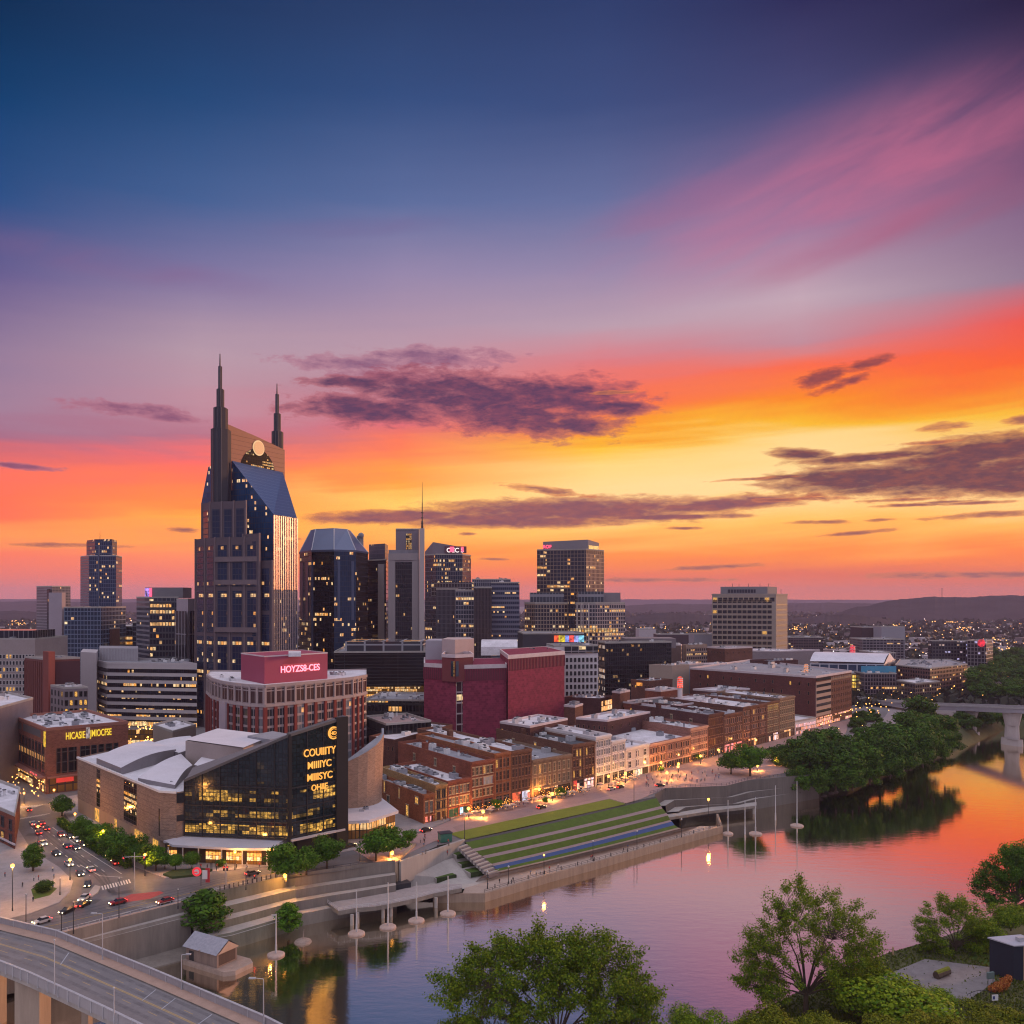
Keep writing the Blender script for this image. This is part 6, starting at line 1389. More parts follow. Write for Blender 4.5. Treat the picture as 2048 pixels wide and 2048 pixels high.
for i, (a, b_, c, da, db, dc, row, wm_, rm, lab) in enumerate(MID):
    pts = quad((a,da),(b_,db),(c,dc)); z = ZY(row, db)
    o = building('low_building', lab, 'building', pts, z, wm_, rm, units=7+(i*3) % 6, seed=60+i, coping=COPE if i % 3 else wm_)
    if i in (3,): MB().bar(lerp(pts[1],pts[2],.1), lerp(pts[1],pts[2],.9), .3, z-9, z-2, 0, .15).build('cafe_window', SHOPS[0], o)
    elif i in (14,15): MB().bar(pts[1], pts[2], .3, 4, z-2, 0, .15).build('glazing', glassgrid('mid_glass%d' % i, 2.4, 3.6, (.24,.17,.15), (.03,.03,.04), .3, .4 if i == 15 else .25, .3 if i == 15 else .08, seed=200+i, k=1.2), o)
    elif i == 13: MB().bar(lerp(pts[0],pts[1],.2), lerp(pts[0],pts[1],.9), .3, z-14, z-3, 0, .15).build('mural', mat('blue_mural', (.10,.16,.27), .7, .5, .6), o)
    elif i in (0,1,5,6,7,9,10,11,16,18):
        win_grid(o, pts[0], pts[1], z-5.4, 3, 1, 6, 1.2, 2.0, FRB, winL if i in (7,9) else winD); win_grid(o, pts[1], pts[2], z-5.4, 3, 1, 5, 1.2, 2.0, FRB, winD)
    if i == 9: MB().bar(lerp(pts[0],pts[1],.3), lerp(pts[0],pts[1],.6), .3, z-4, z-1.6, 0, .3).build('orange_sign', emit('orange_sign', (1,.35,.05), 1.4, .3, .5), o)
# far-right district
def far(name, lab, cat, pts, row, m, rm=ROOFG, units=4, seed=0): return building(name, lab, cat, pts, ZY(row, min(p.y for p in pts)), m, rm, units=units, seed=seed)
o = thing('arena', 'pale hall with a white vaulted roof and a blue glass band', 'hall', V3(Wd(1690,800),0))
P = [Wd(1620,800),Wd(1768,790),Wd(1790,850),Wd(1640,860)]; MB().prism(P, 0, ZY(1328,790), 0).build('wall', glassgrid('arena_glass', 8, 9, (.45,.45,.52), (.03,.06,.12), .12, .1, .0, seed=210), o)
mb = MB(); n = 10; zb = ZY(1330,790)
for k in range(n):
    f0, f1 = k/n, (k+1)/n; z_ = lambda f: zb+9.5*math.sin(math.pi*min(.98,.06+f*.9))**.7
    mb.face([V3(lerp(P[0],P[3],f0),z_(f0)), V3(lerp(P[1],P[2],f0)+Vector((-10*0,0)),z_(f0)*.97), V3(lerp(P[1],P[2],f1),z_(f1)*.97), V3(lerp(P[0],P[3],f1),z_(f1))])
mb.face([V3(P[1],zb),V3(lerp(P[1],P[2],.5),zb+9),V3(P[2],zb)])
mb.build('vaulted_roof', mat('tensile_roof', (.62,.60,.68), .6, .25, .06), o)
MB().bar(Wd(1722,785), Wd(1792,785), .5, ZY(1345,785), ZY(1332,785), 0, .5).build('blue_band', mat('blue_band', (.06,.26,.42), .4, .25, .1), o)
o = far('lit_building', 'small building glowing yellow between the warehouse and the dark grid block', 'building', rect(1703,1728,790,20), 1346, mat('yellow_front', (.25,.16,.04), .8, .2)); MB().bar(Wd(1703,789.5), Wd(1728,789.5), .3, 2, 18, 0, .2).build('glazing', glassgrid('yellow_front_glass', 2.6, 3.0, (.10,.06,.02), (.3,.18,.02), .24, .28, 1.0, (1,.62,.06), 1.6, seed=211, clus=4), o)
far('office_block', 'dark grid block with red lights at its foot below the blue-banded hall', 'office', rect(1729,1793,770,30), 1346, glassgrid('dark_grid', 2.4, 3.4, (.16,.12,.14), (.02,.02,.03), .26, .22, .14, seed=212), ROOFG, 5)
far('brick_block', 'wide curving brown block with a flat cluttered roof by the bridge', 'building', [Wd(1790,820),Wd(1860,780),Wd(1935,830),Wd(1900,900),Wd(1800,900)], 1336, glassgrid('brown_block', 3.0, 3.6, (.13,.06,.055), (.03,.025,.03), .4, .4, .10, seed=213), ROOFG, 24)
far('low_building', 'low pale-roofed block in front of the wide curving brown block', 'building', quad((1793,770),(1830,742),(1880,760)), 1366, glassgrid('low_dim', 2.4, 3.4, (.12,.09,.09), (.02,.02,.03), .3, .3, .25, seed=214), ROOFW, 7)
o = far('hotel_block', 'dark gridded hotel with a glowing red round sign on its corner', 'hotel', quad((1856,1010),(1864,1000),(1934,1000)), 1281, glassgrid('dark_hotel', 3.4, 4.0, (.05,.045,.055), (.02,.02,.03), .3, .36, .3, (1,.8,.6), .8, seed=215), ROOFD, 6)
far('hotel_block', 'dark ribbed annex joined to the hotel with the red sign', 'hotel', quad((1934,985),(1972,975),(1986,1000)), 1281, glassgrid('dark_hotel_b', 3.4, 4.0, (.16,.15,.18), (.02,.02,.03), .22, .2, .2, (1,.8,.6), .7, seed=216), ROOFD, 4)
o2 = thing('round_sign', 'glowing red round sign on the corner of the dark hotel', 'sign', V3(Wd(1962,970), ZY(1286,970)))
c = Wd(1962,970); mb = MB(); zc = ZY(1286,970)
mb.tube((c.x,c.y,zc),(c.x+.2,c.y-1.2,zc),4.2,4.2,20); mb.build('sign_disc', emit('red_disc', (1.0,.02,.05), 1.5, .3, .3), o2); MB().tube((c.x,c.y+.5,zc-14),(c.x,c.y+.5,zc),.5).build('bracket', DARKM, o2)
far('office_block', 'dark brown block with twin rooftop lights before the wooded hills', 'office', rect(1724,1764,1150,40), 1254, mat('dark_brown_block', (.06,.04,.05), .8, .2), ROOFD, 4)
far('office_block', 'blank grey slab building in front of the wooded hills', 'office', rect(1763,1810,1120,25), 1253, mat('grey_slab', (.30,.29,.34), .8, .1, .03), ROOFG, 2)
far('parking_garage', 'long grey garage with rows of openings below the blank grey slab', 'garage', rect(1725,1809,1040,40), 1278, glassgrid('garage', 4, 3.2, (.17,.15,.18), (.03,.03,.04), .2, .4, .08, seed=217), ROOFG, 5)
far('office_block', 'ribbed grey block right of the white vaulted hall', 'office', rect(1748,1792,905,40), 1305, glassgrid('ribbed_far', 2.4, 20, (.24,.20,.22), (.05,.045,.055), .5, .05, .0, seed=218), ROOFW, 4)
far('office_block', 'dark long block left of the lone slab hotel on the plain', 'office', rect(1314,1394,1180,30), 1268, mat('dark_brown_block', (.06,.04,.05)), ROOFD, 4)
far('warehouse', 'pale long shed on the plain right of the wide hotel tower', 'warehouse', rect(1278,1312,1500,40), 1258, mat('pale_shed', (.45,.40,.44), .8, .2), ROOFW, 2)
far('office_block', 'plain grey block in front of the lone slab hotel', 'office', rect(1388,1440,1000,30), 1268, mat('grey_slab', (.30,.29,.34)), ROOFG, 3)
far('office_block', 'low brown striped block beside the foot of the wide hotel tower', 'office', rect(1250,1352,900,40), 1282, glassgrid('brown_striped', 3, 3.4, (.15,.10,.11), (.04,.035,.045), .3, .4, .1, seed=219), ROOFG, 6)
far('office_block', 'dark low block right of the lone slab hotel', 'office', rect(1576,1646,1060,40), 1274, glassgrid('dark_low', 3, 3.4, (.09,.06,.07), (.03,.03,.04), .3, .4, .08, seed=220), ROOFD, 5)

# red beacon tower with lattice lights, orange tower, red dome
def beacon(px, d, row, z0, h, r, col, lab, k):
    o = thing('beacon', lab, 'beacon', V3(Wd(px,d), z0)); c = Wd(px,d); z1 = ZY(row,d)
    MB().tube(V3(c,z0), V3(c,z1-h), r*.8, r*.8, 10).build('mast', mat('beacon_white', (.55,.50,.52), .6, .15), o)
    m = MB(); m.tube(V3(c,z1-h), V3(c,z1), r, r*.85, 12).ball(tuple(V3(c,z1)), r*.84, 0, 12, 5, .6); m.build('lamp', emit('beacon_%d' % px, col, k, .25, .9), o)
    m = MB()
    for q in range(5): m.tube(V3(c,z1-h*q/5), V3(c,z1-h*q/5-.35), r*1.06, r*1.06, 12)
    m.build('hoops', WHITEM, o)
beacon(1360, 560, 1356, 10, 6.0, 1.9, (1.0,.07,.02), 'bright red lattice beacon on a white mast above the roofs', 2.2)
beacon(1612, 640, 1330, 20, 7.0, 1.7, (1.0,.36,.16), 'orange-lit little tower on the warehouse roof', 1.3)
beacon(1705, 960, 1293, 10, 8.0, 3.0, (1.0,.03,.06), 'small red-lit pointed dome behind the white vaulted hall', 1.6)
beacon(1877, 800, 1360, 2, 3.0, 1.2, (1.0,.06,.02), 'red warning light on the wall of the curving brown block', 2.0)

# ================================================================ bridges
def bridge_near():
    U = [Vector((-230,262)), G(-60,1836,4), G(0,1849,4), G(112,1876,4), G(205,1914,4), G(300,1953,4), G(400,1996,4), G(530,2052,4), G(660,2120,4), G(900,2280,4)]
    Lw = [Vector((-215,232)), G(-60,1912,4), G(0,1934,4), G(60,1958,4), G(140,1995,4), G(210,2028,4), G(300,2072,4), G(410,2130,4), G(520,2200,4), G(720,2400,4)]
    o = thing('road_bridge', 'concrete road bridge crossing the lower left corner', 'bridge', V3(G(200,1960,4),4))
    asp = mat('bridge_asphalt', (.20,.185,.195), .8, .28, .12, streak=False); mb = MB(); sb_ = MB(); rl = MB(); ra = MB(); un = MB(); pst = rl
    n = len(U)
    for i in range(n-1):
        a, b_, c, e = Lw[i], Lw[i+1], U[i+1], U[i]
        mb.face([V3(a,4),V3(b_,4),V3(c,4),V3(e,4)]); un.face([V3(e,2.2),V3(c,2.2),V3(b_,2.2),V3(a,2.2)])
        un.face([V3(a,2.2),V3(b_,2.2),V3(b_,3.99),V3(a,3.99)]); un.face([V3(c,2.2),V3(e,2.2),V3(e,3.99),V3(c,3.99)])
        # footway along the upper side with a kerb, parapets on both
        k0, k1 = lerp(e,a,.17), lerp(c,b_,.17)
        sb_.face([V3(k0,4.3),V3(k1,4.3),V3(c,4.3),V3(e,4.3)]); sb_.face([V3(k0,4.0),V3(k1,4.0),V3(k1,4.3),V3(k0,4.3)],1)
        rl.bar(e, c, .3, 4.0, 5.7, 0, 0); rl.bar(a, b_, .3, 3.4, 5.5, 0, .35)
        rl.bar(e, c, .5, 5.705, 5.85, 1, .1); rl.bar(a, b_, .5, 5.505, 5.65, 1, .45)
        d = (c-e).normalized(); L = (c-e).length; m = max(1,int(L/4.6))
        for k in range(m):
            p = e+d*(L*k/m); pst.bar(p-d*.14, p+d*.14, .5, 4.2, 5.7, 1, .1)
            q = lerp(a,b_,k/m); pst.bar(q-d*.14, q+d*.14, .6, 3.2, 5.5, 1, .5)
    mb.build('deck', asp, o); un.build('girder', CONC, o); sb_.build('footway', [mat('footway', (.40,.27,.22), .85, .25, .4), CONC_D], o)
    rl.build('parapet', [mat('parapet_panel', (.34,.32,.345), .7, .2, .4, streak=True), METAL], o)
    mkl = MB()
    for f, w, m in ((.50,.22,0),(.52,.22,0),(.66,.16,0),(.36,.16,0)):
        for i in range(n-1):
            p, q = lerp(Lw[i],U[i],f), lerp(Lw[i+1],U[i+1],f); d = (q-p).normalized(); nn = Vector((-d.y,d.x))*w/2
            L = (q-p).length; segs = [(0,L)] if f in (.50,.52) else [(s, min(L,s+3)) for s in np.arange(0,L,9)]
            for s0, s1 in segs: a, b_ = p+d*float(s0), p+d*float(s1); mkl.face([V3(a-nn,4.02),V3(b_-nn,4.02),V3(b_+nn,4.02),V3(a+nn,4.02)])
    mkl.build('lane_lines', mat('worn_yellow', (.42,.30,.16), .8, .35, 1.2), o)
    wr = MB()
    for f in (.26,.42,.60,.76):
        for i in range(n-1):
            p, q = lerp(Lw[i],U[i],f), lerp(Lw[i+1],U[i+1],f); d = (q-p).normalized(); nn = Vector((-d.y,d.x))*.45; wr.face([V3(p-nn,4.012),V3(q-nn,4.012),V3(q+nn,4.012),V3(p+nn,4.012)])
    wr.build('tyre_wear', mat('bridge_wear', (.162,.150,.160), .65, .5, .35), o)
    jt = MB()
    for i, f in ((5,.3),(5,.7),(6,.35),(7,.3),(3,.4),(1,.5)):
        p, q = lerp(lerp(Lw[i],Lw[i+1],f), lerp(U[i],U[i+1],f), .5), lerp(lerp(Lw[i],Lw[i+1],f), lerp(U[i],U[i+1],f), .8); d = (q-p).normalized(); nn = Vector((-d.y,d.x))*.12
        jt.face([V3(p-nn,4.025),V3(p+nn,4.025),V3(q+nn,4.025),V3(q-nn,4.025)])
    jt.build('expansion_joint', METAL, o)
    pc = mat('pier_concrete', (.34,.27,.225), .85, .3, .3, streak=True)
    for px, row, w in ((66,2075,2.9),(-22,2040,2.9),(174,2085,.8),(310,2240,2.5)):
        p = G(px,row,-11); MB().box((p.x,p.y,-14),(w*2,min(4.0,w*2),16.2),-.12).build('pier', pc, o)
    return o
bridge_near()
def bridge_far():
    A, B = Wd(1690,745), Wd(2230,520); zA, zB = 2.5, 10.5
    A2, B2 = A+Vector((6,13)), B+Vector((6,13))
    o = thing('road_bridge', 'pale girder bridge over the river at the far right', 'bridge', V3(lerp(A,B,.5),8))
    M0, M02 = Wd(1480,770), Wd(1480,770)+Vector((6,13))
    pts = [(Wd(1560,800),.9),(A,2.5),(lerp(A,B,.375),6.4),(lerp(A,B,.737),13.6),(B,18.5)]
    mb, gd, rl, rd = MB(), MB(), MB(), MB()
    off = Vector((6,13))
    for (p, z0_), (q, z1_) in zip(pts[:-1], pts[1:]):
        mb.face([V3(p,z0_),V3(q,z1_),V3(q+off,z1_),V3(p+off,z0_)])
        gd.bar(p, q, .6, z0_-2.8, z0_-.05, 0, 0, z0q=z1_-2.8, z1q=z1_-.05); gd.bar(p+off, q+off, .6, z0_-2.8, z0_-.05, 0, 0, z0q=z1_-2.8, z1q=z1_-.05)
        gd.face([V3(p+off,z0_-2.2),V3(q+off,z1_-2.2),V3(q,z1_-2.2),V3(p,z0_-2.2)])
        rl.bar(p, q, .3, z0_, z0_+1.1, 0, .25, z0q=z1_, z1q=z1_+1.1); rl.bar(p+off, q+off, .3, z0_, z0_+1.1, 0, .25, z0q=z1_, z1q=z1_+1.1)
    mb.build('deck', mat('bridge_asphalt', (.20,.185,.195)), o); gd.build('girder', mat('girder_grey', (.30,.28,.33), .7, .2, .05), o); rl.build('parapet', mat('parapet_panel', (.34,.32,.345)), o)
    pc = mat('pale_pier', (.42,.37,.38), .85, .25, .1, streak=True)
    for px, fd in ((1940,6.4),(2026,9.6)):
        kx = (px-1024)/F; dv = B-A; tt = (kx*A.y-A.x)/(dv.x-kx*dv.y); c = A+dv*tt; a = -.36; mb = MB()
        for (w0,w1,za,zb) in ((7.4,7.0,-14,-7.5),(5.0,4.6,-7.5,1),(4.6,6.6,1,fd)):
            for k in range(12):
                t0, t1 = 2*math.pi*k/12, 2*math.pi*(k+1)/12
                q = lambda w, t_, z: (c.x+w*.55*math.cos(t_)*math.cos(a)-w*1.0*math.sin(t_)*math.sin(-a)+3, c.y+w*1.0*math.sin(t_)+6.5, z)
                mb.face([q(w0,t0,za),q(w0,t1,za),q(w1,t1,zb),q(w1,t0,zb)])
            mb.face([(c.x+w1*.55*math.cos(2*math.pi*k/12)+3, c.y+w1*math.sin(2*math.pi*k/12)+6.5, zb) for k in range(12)])
        mb.build('pier', pc, o)
bridge_far()
slab('road', Gs([(1640,1545),(1700,1470),(1765,1440),(1790,1405),(1830,1385),(1860,1398),(1830,1430),(1775,1475),(1745,1500)],0), 0.0, .12, mat('lilac_road', (.27,.23,.245), .8, .2, .1))
slab('road', Gs([(1560,1420),(1850,1400),(2100,1330),(2100,1318),(1850,1382),(1560,1402)],0), 0.0, .1, mat('lilac_road', (.27,.23,.245), .8, .2, .1))
# ================================================================ trees
def leafmat(name, c1, c2, trans=.25):
    m, t, b = principled(name)
    ge = t.new('ShaderNodeNewGeometry'); r = ge.outputs['Random Per Island']
    oi = t.new('ShaderNodeObjectInfo')
    col = t.mix(r, c1, c2); k = t.m('MULTIPLY_ADD', oi.outputs['Random'], .5, .75); col = t.mix(1.0, col, t.xyz(k, k, t.m('MULTIPLY', k, .95)), 'MULTIPLY')
    t.put(b.inputs['Base Color'], col); b.inputs['Roughness'].default_value = .7; b.inputs['Specular IOR Level'].default_value = .2
    tr = t.new('ShaderNodeBsdfTranslucent'); t.put(tr.inputs[0], col); mx = t.new('ShaderNodeMixShader'); mx.inputs[0].default_value = trans
    out = [n for n in t.n if n.type == 'OUTPUT_MATERIAL'][0]; t.l.new(b.outputs[0], mx.inputs[1]); t.l.new(tr.outputs[0], mx.inputs[2]); t.l.new(mx.outputs[0], out.inputs[0])
    return m
LEAF = leafmat('leaves_dark', (.012,.048,.004), (.075,.15,.010), .12); LEAFB = leafmat('leaves_street', (.018,.070,.003), (.085,.19,.008), .12); LEAFF = leafmat('leaves_near', (.045,.12,.004), (.235,.30,.012), .22); LEAFO = leafmat('leaves_olive', (.07,.11,.004), (.26,.27,.010), .18); LEAFR = leafmat('leaves_flame', (.35,.05,.02), (.75,.32,.08), .3)
BARK = mat('bark', (.085,.06,.045), .95, .4, 1.5)
def leaf_mesh(name, lumps, n, size, seed, m, up=.25, shell=.62):
    g = np.random.default_rng(seed); L = np.array(lumps, dtype=float)
    vol = (L[:,3]*L[:,4]*L[:,5])**.72; idx = g.choice(len(L), n, p=vol/vol.sum())
    d = g.normal(size=(n,3)); d /= np.linalg.norm(d, axis=1)[:,None]
    r = shell+(1-shell)*g.random(n)**.7; r *= 1+.16*np.sin(d[:,0]*5+idx)*np.cos(d[:,1]*4+idx*2)+g.normal(size=n)*.06
    c = L[idx,:3]+d*r[:,None]*L[idx,3:6]
    nr = d*1.5+g.normal(size=(n,3))*.55+np.array([0,0,up]); nr /= np.linalg.norm(nr, axis=1)[:,None]
    a = np.cross(nr, g.normal(size=(n,3))); a /= np.linalg.norm(a, axis=1)[:,None]; b = np.cross(nr, a)
    s = size*(.6+.8*g.random(n))[:,None]
    V = np.stack([c-a*s*.5, c-b*s*.34+a*s*.05, c+a*s*.55, c+b*s*.34], axis=1).reshape(-1,3)
    return raw_quads(name, V, m)
def raw_quads(name, V, m):
    n = len(V)//4; me = bpy.data.meshes.new(name); me.vertices.add(n*4); me.vertices.foreach_set('co', V.astype(np.float32).ravel())
    me.loops.add(n*4); me.loops.foreach_set('vertex_index', np.arange(n*4, dtype=np.int32)); me.polygons.add(n)
    me.polygons.foreach_set('loop_start', np.arange(0, n*4, 4, dtype=np.int32)); me.polygons.foreach_set('loop_total', np.full(n, 4, dtype=np.int32))
    me.update(calc_edges=True); me.materials.append(m); return me
def limbs_mesh(name, lumps, r0, seed, base=0.0, fork=.30):
    rr = random.Random(seed); mb = MB(); top = max(l[2] for l in lumps); hz = base+(top-base)*fork
    mb.tube((0,0,base), (rr.uniform(-.01,.01),rr.uniform(-.01,.01),hz), r0, r0*.72, 8)
    for l in lumps: mb.tube((0,0,hz*.92), (l[0],l[1],l[2]), r0*.5, r0*.12, 6)
    me = bpy.data.meshes.new(name); me.from_pydata(mb.v, [], mb.f); me.materials.append(BARK); return me
def proto(seed, n, size, m, kind='round'):
    rr = random.Random(seed); lm = []
    if kind == 'round': # unit height, crown from .18 to 1
        for k in range(13):
            a = k*2.4; rad = rr.uniform(.12,.30) if k else 0; z = rr.uniform(.38,.82); s = rr.uniform(.15,.23)
            lm.append((rad*math.cos(a), rad*math.sin(a), z, s*1.05, s*1.05, s*.85))
        lm.append((0,0,.80,.20,.20,.19)); lm.append((0,0,.52,.30,.30,.26))
    elif kind == 'full':
        for k in range(16):
            a = k*2.4; rad = rr.uniform(.16,.36); z = rr.uniform(.20,.80); s = rr.uniform(.13,.21); rad *= 1-.45*max(0,z-.5)
            lm.append((rad*math.cos(a), rad*math.sin(a), z, s*1.05, s*1.05, s*.85))
        lm.append((0,0,.82,.19,.19,.17)); lm.append((0,0,.45,.28,.28,.28))
    elif kind == 'clipped':
        lm = [(0,0,.62,.33,.33,.34),(0.05,0,.66,.31,.31,.33)]
    elif kind == 'tall':
        for k in range(14):
            f = k/13; a = k*2.4; w = .26*math.sin(math.pi*min(1,.15+f*.83)); s = rr.uniform(.11,.17)
            lm.append((w*.75*math.cos(a), w*.75*math.sin(a), .22+f*.68, s+.03, s+.03, s))
    elif kind == 'bush':
        for k in range(10):
            a = k*2.4; rad = rr.uniform(.1,.38); z = rr.uniform(.25,.70); s = rr.uniform(.2,.3); lm.append((rad*math.cos(a), rad*math.sin(a), z, s, s, s*.9))
    return (leaf_mesh('crown', lm, n, size, seed, m), limbs_mesh('trunk', lm, .028 if kind != 'bush' else .02, seed))
PR = {k: [proto(s, n, sz, m, kd) for s in seeds] for k, seeds, n, sz, m, kd in (
  ('bank', (1,2,3,4,5,6), 3800, .058, LEAF, 'full'), ('street', (11,12,13), 3600, .060, LEAFB, 'round'), ('clip', (21,22), 3600, .05, LEAFB, 'clipped'), ('tall', (31,32), 3600, .055, LEAFB, 'tall'), ('bush', (41,42,43), 2600, .085, LEAF, 'bush'), ('near', (51,52), 9000, .040, LEAFF, 'round'), ('nearbush', (61,62,63), 9000, .042, LEAFO, 'bush'), ('neargreen', (71,72), 11000, .036, LEAFF, 'bush'))}
rt = random.Random(19); TN = [0]
def tree(kind, p, z, h, w, label, group=None, name='tree', cat='tree'):
    """h height, w crown width relative to height"""
    o = thing(name, label, cat, V3(p, z), 0, group)
    c, k = PR[kind][TN[0] % len(PR[kind])]; TN[0] += 1; rz = rt.uniform(0, 6.28)
    for nm, me in (('crown', c), ('trunk', k)):
        q = bpy.data.objects.new(nm, me); COL.objects.link(q); q.parent = o; q.scale = (h*w, h*w, h); q.rotation_euler = (0,0,rz)
    return o
def tree_px(kind, px, base, top, z, w, label, group=None, **kw):
    p = G(px, base, z); return tree(kind, p, z, ZY(top, p.y)-z, w, label, group, **kw)
# street trees in front of the museum and along its hedge
HT = 'street trees along the hedge beside the museum'
for k, (px, base, top) in enumerate(((160,1668,1632),(178,1680,1640),(200,1695,1645),(222,1708,1656),(243,1722,1664),(262,1730,1668),(290,1738,1684),(312,1742,1690))):
    tree_px('street', px, base, top, .2, 1.25, 'bushy street tree in the hedge row between the stone museum wall and the avenue', HT)
for px, base, top, lab in ((330,1738,1706,'clipped round tree at the left of the museum lobby, half behind the hedge row'),(351,1742,1708,'clipped ball tree left of the pair before the lit lobby'),(384,1740,1703,'clipped ball tree right in front of the lit lobby windows')): tree_px('clip', px, base, top, .2, 1.35, lab)
tree_px('bush', 442, 1733, 1716, .2, 1.5, 'small dark shrub before the glowing museum entrance', name='shrub', cat='shrub')
for px, base, top, lab in ((572,1762,1684,'dark leafy plaza tree nearest the road below the museum corner'),(613,1750,1690,'leafy tree in the middle of the three under the museum lettering'),(654,1738,1672,'broad leafy tree at the right of the three under the museum lettering')): tree_px('street', px, base, top, .2, 1.25, lab)
for px, base, top, lab in ((752,1722,1656,'leafy tree in front of the lit low pavilion'),(781,1715,1650,'leafy tree right behind its twin by the lit low pavilion'),(818,1690,1659,'small round tree alone on the plaza by the corner brick shop')): tree_px('street', px, base, top, .2, 1.3, lab)
tree_px('tall', 66, 1742, 1688, .2, 1.25, 'dark conical tree on the corner plaza by the left brick building')
tree_px('street', 124, 1632, 1588, .2, 1.3, 'pale spreading tree on the avenue corner before the brick hotel')
tree_px('bush', 88, 1783, 1758, .2, 1.6, 'flower-dotted shrub on the corner lawn', name='shrub', cat='shrub')
p = G(412,1878,-10.5); tree('tall', p, -10.5, ZY(1778,p.y)+10.5, 1.45, 'big dark green tree growing against the mossy river wall')
p = G(577,1868,-11); tree('tall', p, -11, ZY(1806,p.y)+11, 1.35, 'smaller bright green tree leaning out at the foot of the river wall')
# promenade trees
for px, base, top, lab in ((994,1622,1598,'leafy street tree before the orange brick row building'),(1122,1596,1573,'small cafe tree lit from below by string lights'),(1322,1545,1532,'young tree at the whitewashed building'),(1398,1522,1508,'young tree lit yellow before the pink row buildings'),(1090,1608,1594,'low bushy tree beside the cafe tables')): tree_px('street', px, base, top, .2, 1.2, lab)
tree_px('street', 1462, 1548, 1498, .2, 1.25, 'left half of the big double-crowned tree on the right end of the promenade')
tree_px('street', 1500, 1552, 1488, .2, 1.3, 'right half of the big double-crowned tree on the right end of the promenade')
# the far bank wood: each tree
BG = 'trees crowding the wooded river bank'
bank = [(1562,1540,1487),(1580,1550,1490),(1605,1553,1470),(1640,1545,1462),(1618,1572,1488),(1650,1570,1490),(1672,1560,1478),(1640,1520,1455),(1668,1528,1452),(1700,1545,1468),(1718,1560,1478),(1690,1575,1500),(1735,1530,1452),(1760,1518,1440),(1752,1550,1470),(1775,1545,1466),(1790,1525,1446),(1800,1545,1468),(1815,1510,1432),(1838,1518,1440),(1845,1535,1462),(1862,1508,1430),(1822,1480,1418),(1868,1525,1466),(1740,1570,1512),(1705,1582,1526),(1672,1582,1522),(1780,1558,1502),(1812,1545,1492),(1885,1512,1455),(1905,1505,1462),(1855,1492,1425),(1890,1490,1428),(1600,1585,1530),(1640,1588,1535),(1835,1465,1388)]
for k, (px, base, top) in enumerate(bank):
    f = max(0, min(1, (base-1500)/90)); tree_px('bank', px, base, top, -8*f*(px < 1900), rt.uniform(1.0,1.3), 'rounded dark green tree crowded among others on the wooded river bank' if px != 1835 else 'dark tree standing up alone against the pale bridge deck', BG if px != 1835 else None)
for k in range(16):
    px = 1925+k*9+rt.uniform(-5,5); tree('bank', G(px, 1462-(px-1925)*.12+rt.uniform(-14,2), -4), -5, rt.uniform(9,14), rt.uniform(1.2,1.6), 'rounded dark green tree crowded among others on the wooded river bank', BG)
FB = 'trees beyond the far bridge'
for k in range(46):
    px = rt.uniform(1925, 2110); d = rt.uniform(700, 1250); p = Wd(px, d)
    tree('bank', p, 0, rt.uniform(15,25), rt.uniform(1.1,1.5), 'dark tree in the wooded strip beyond the far bridge', FB)
for k in range(26):
    f = k/25; px = 1720+f*330+rt.uniform(-14,14); row = 1386-f*46+rt.uniform(-6,6); p = G(px,row)
    tree('bank', p, 0, rt.uniform(8,13), rt.uniform(1.1,1.5), 'small dark tree along the boulevard before the brown blocks', 'boulevard trees')
for k in range(16):
    px = rt.uniform(1705,1760); row = rt.uniform(1425,1470); tree('bush', G(px,row), 0, rt.uniform(4,7), 1.4, 'low dark bush between the warehouse end and the curving road', 'bushes by the curving road', 'bush', 'bush')
for k in range(80):
    f = k/79; q_ = lerp(0,1,f)*(len(VEGB)-5); i_ = int(q_); p = lerp(VEGB[i_], VEGB[i_+1], q_-i_); bk_ = rt.uniform(2.0,13); p = back_of(p, bk_); tree('bush', p, -12+bk_*.85-.6, rt.uniform(5,8.5), rt.uniform(1.4,1.9), 'low bush hanging over the water along the wooded bank', 'bushes along the wooded bank', 'bush', 'bush')
# hedge along the museum
hm = leaf_mesh('hedge', [(0,0,.5,.5,.5,.5)], 900, .22, 5, LEAF, shell=.5)
hp = Gs([(120,1648),(150,1672),(185,1697),(225,1722),(258,1737)],0)
vs = []
g = np.random.default_rng(4)
for a, b_ in zip(hp[:-1], hp[1:]):
    L = (b_-a).length; n = int(L*150); f = g.random(n); d = (b_-a)/L; nn = np.array((-d.y,d.x))
    c = np.stack([a.x+(b_.x-a.x)*f, a.y+(b_.y-a.y)*f, g.random(n)**.6*2.4], 1); c[:,:2] += nn*g.uniform(-1.3,1.3,n)[:,None]
    u = g.normal(size=(n,3)); u /= np.linalg.norm(u,axis=1)[:,None]; w = np.cross(u, g.normal(size=(n,3))); w /= np.linalg.norm(w,axis=1)[:,None]; s = .32
    vs.append(np.stack([c-u*s,c-w*s*.6,c+u*s,c+w*s*.6],1).reshape(-1,3))
q = bpy.data.objects.new('hedge', raw_quads('hedge', np.concatenate(vs), LEAF)); COL.objects.link(q); tag(q, 'long dark clipped hedge between the avenue and the museum trees', 'hedge')

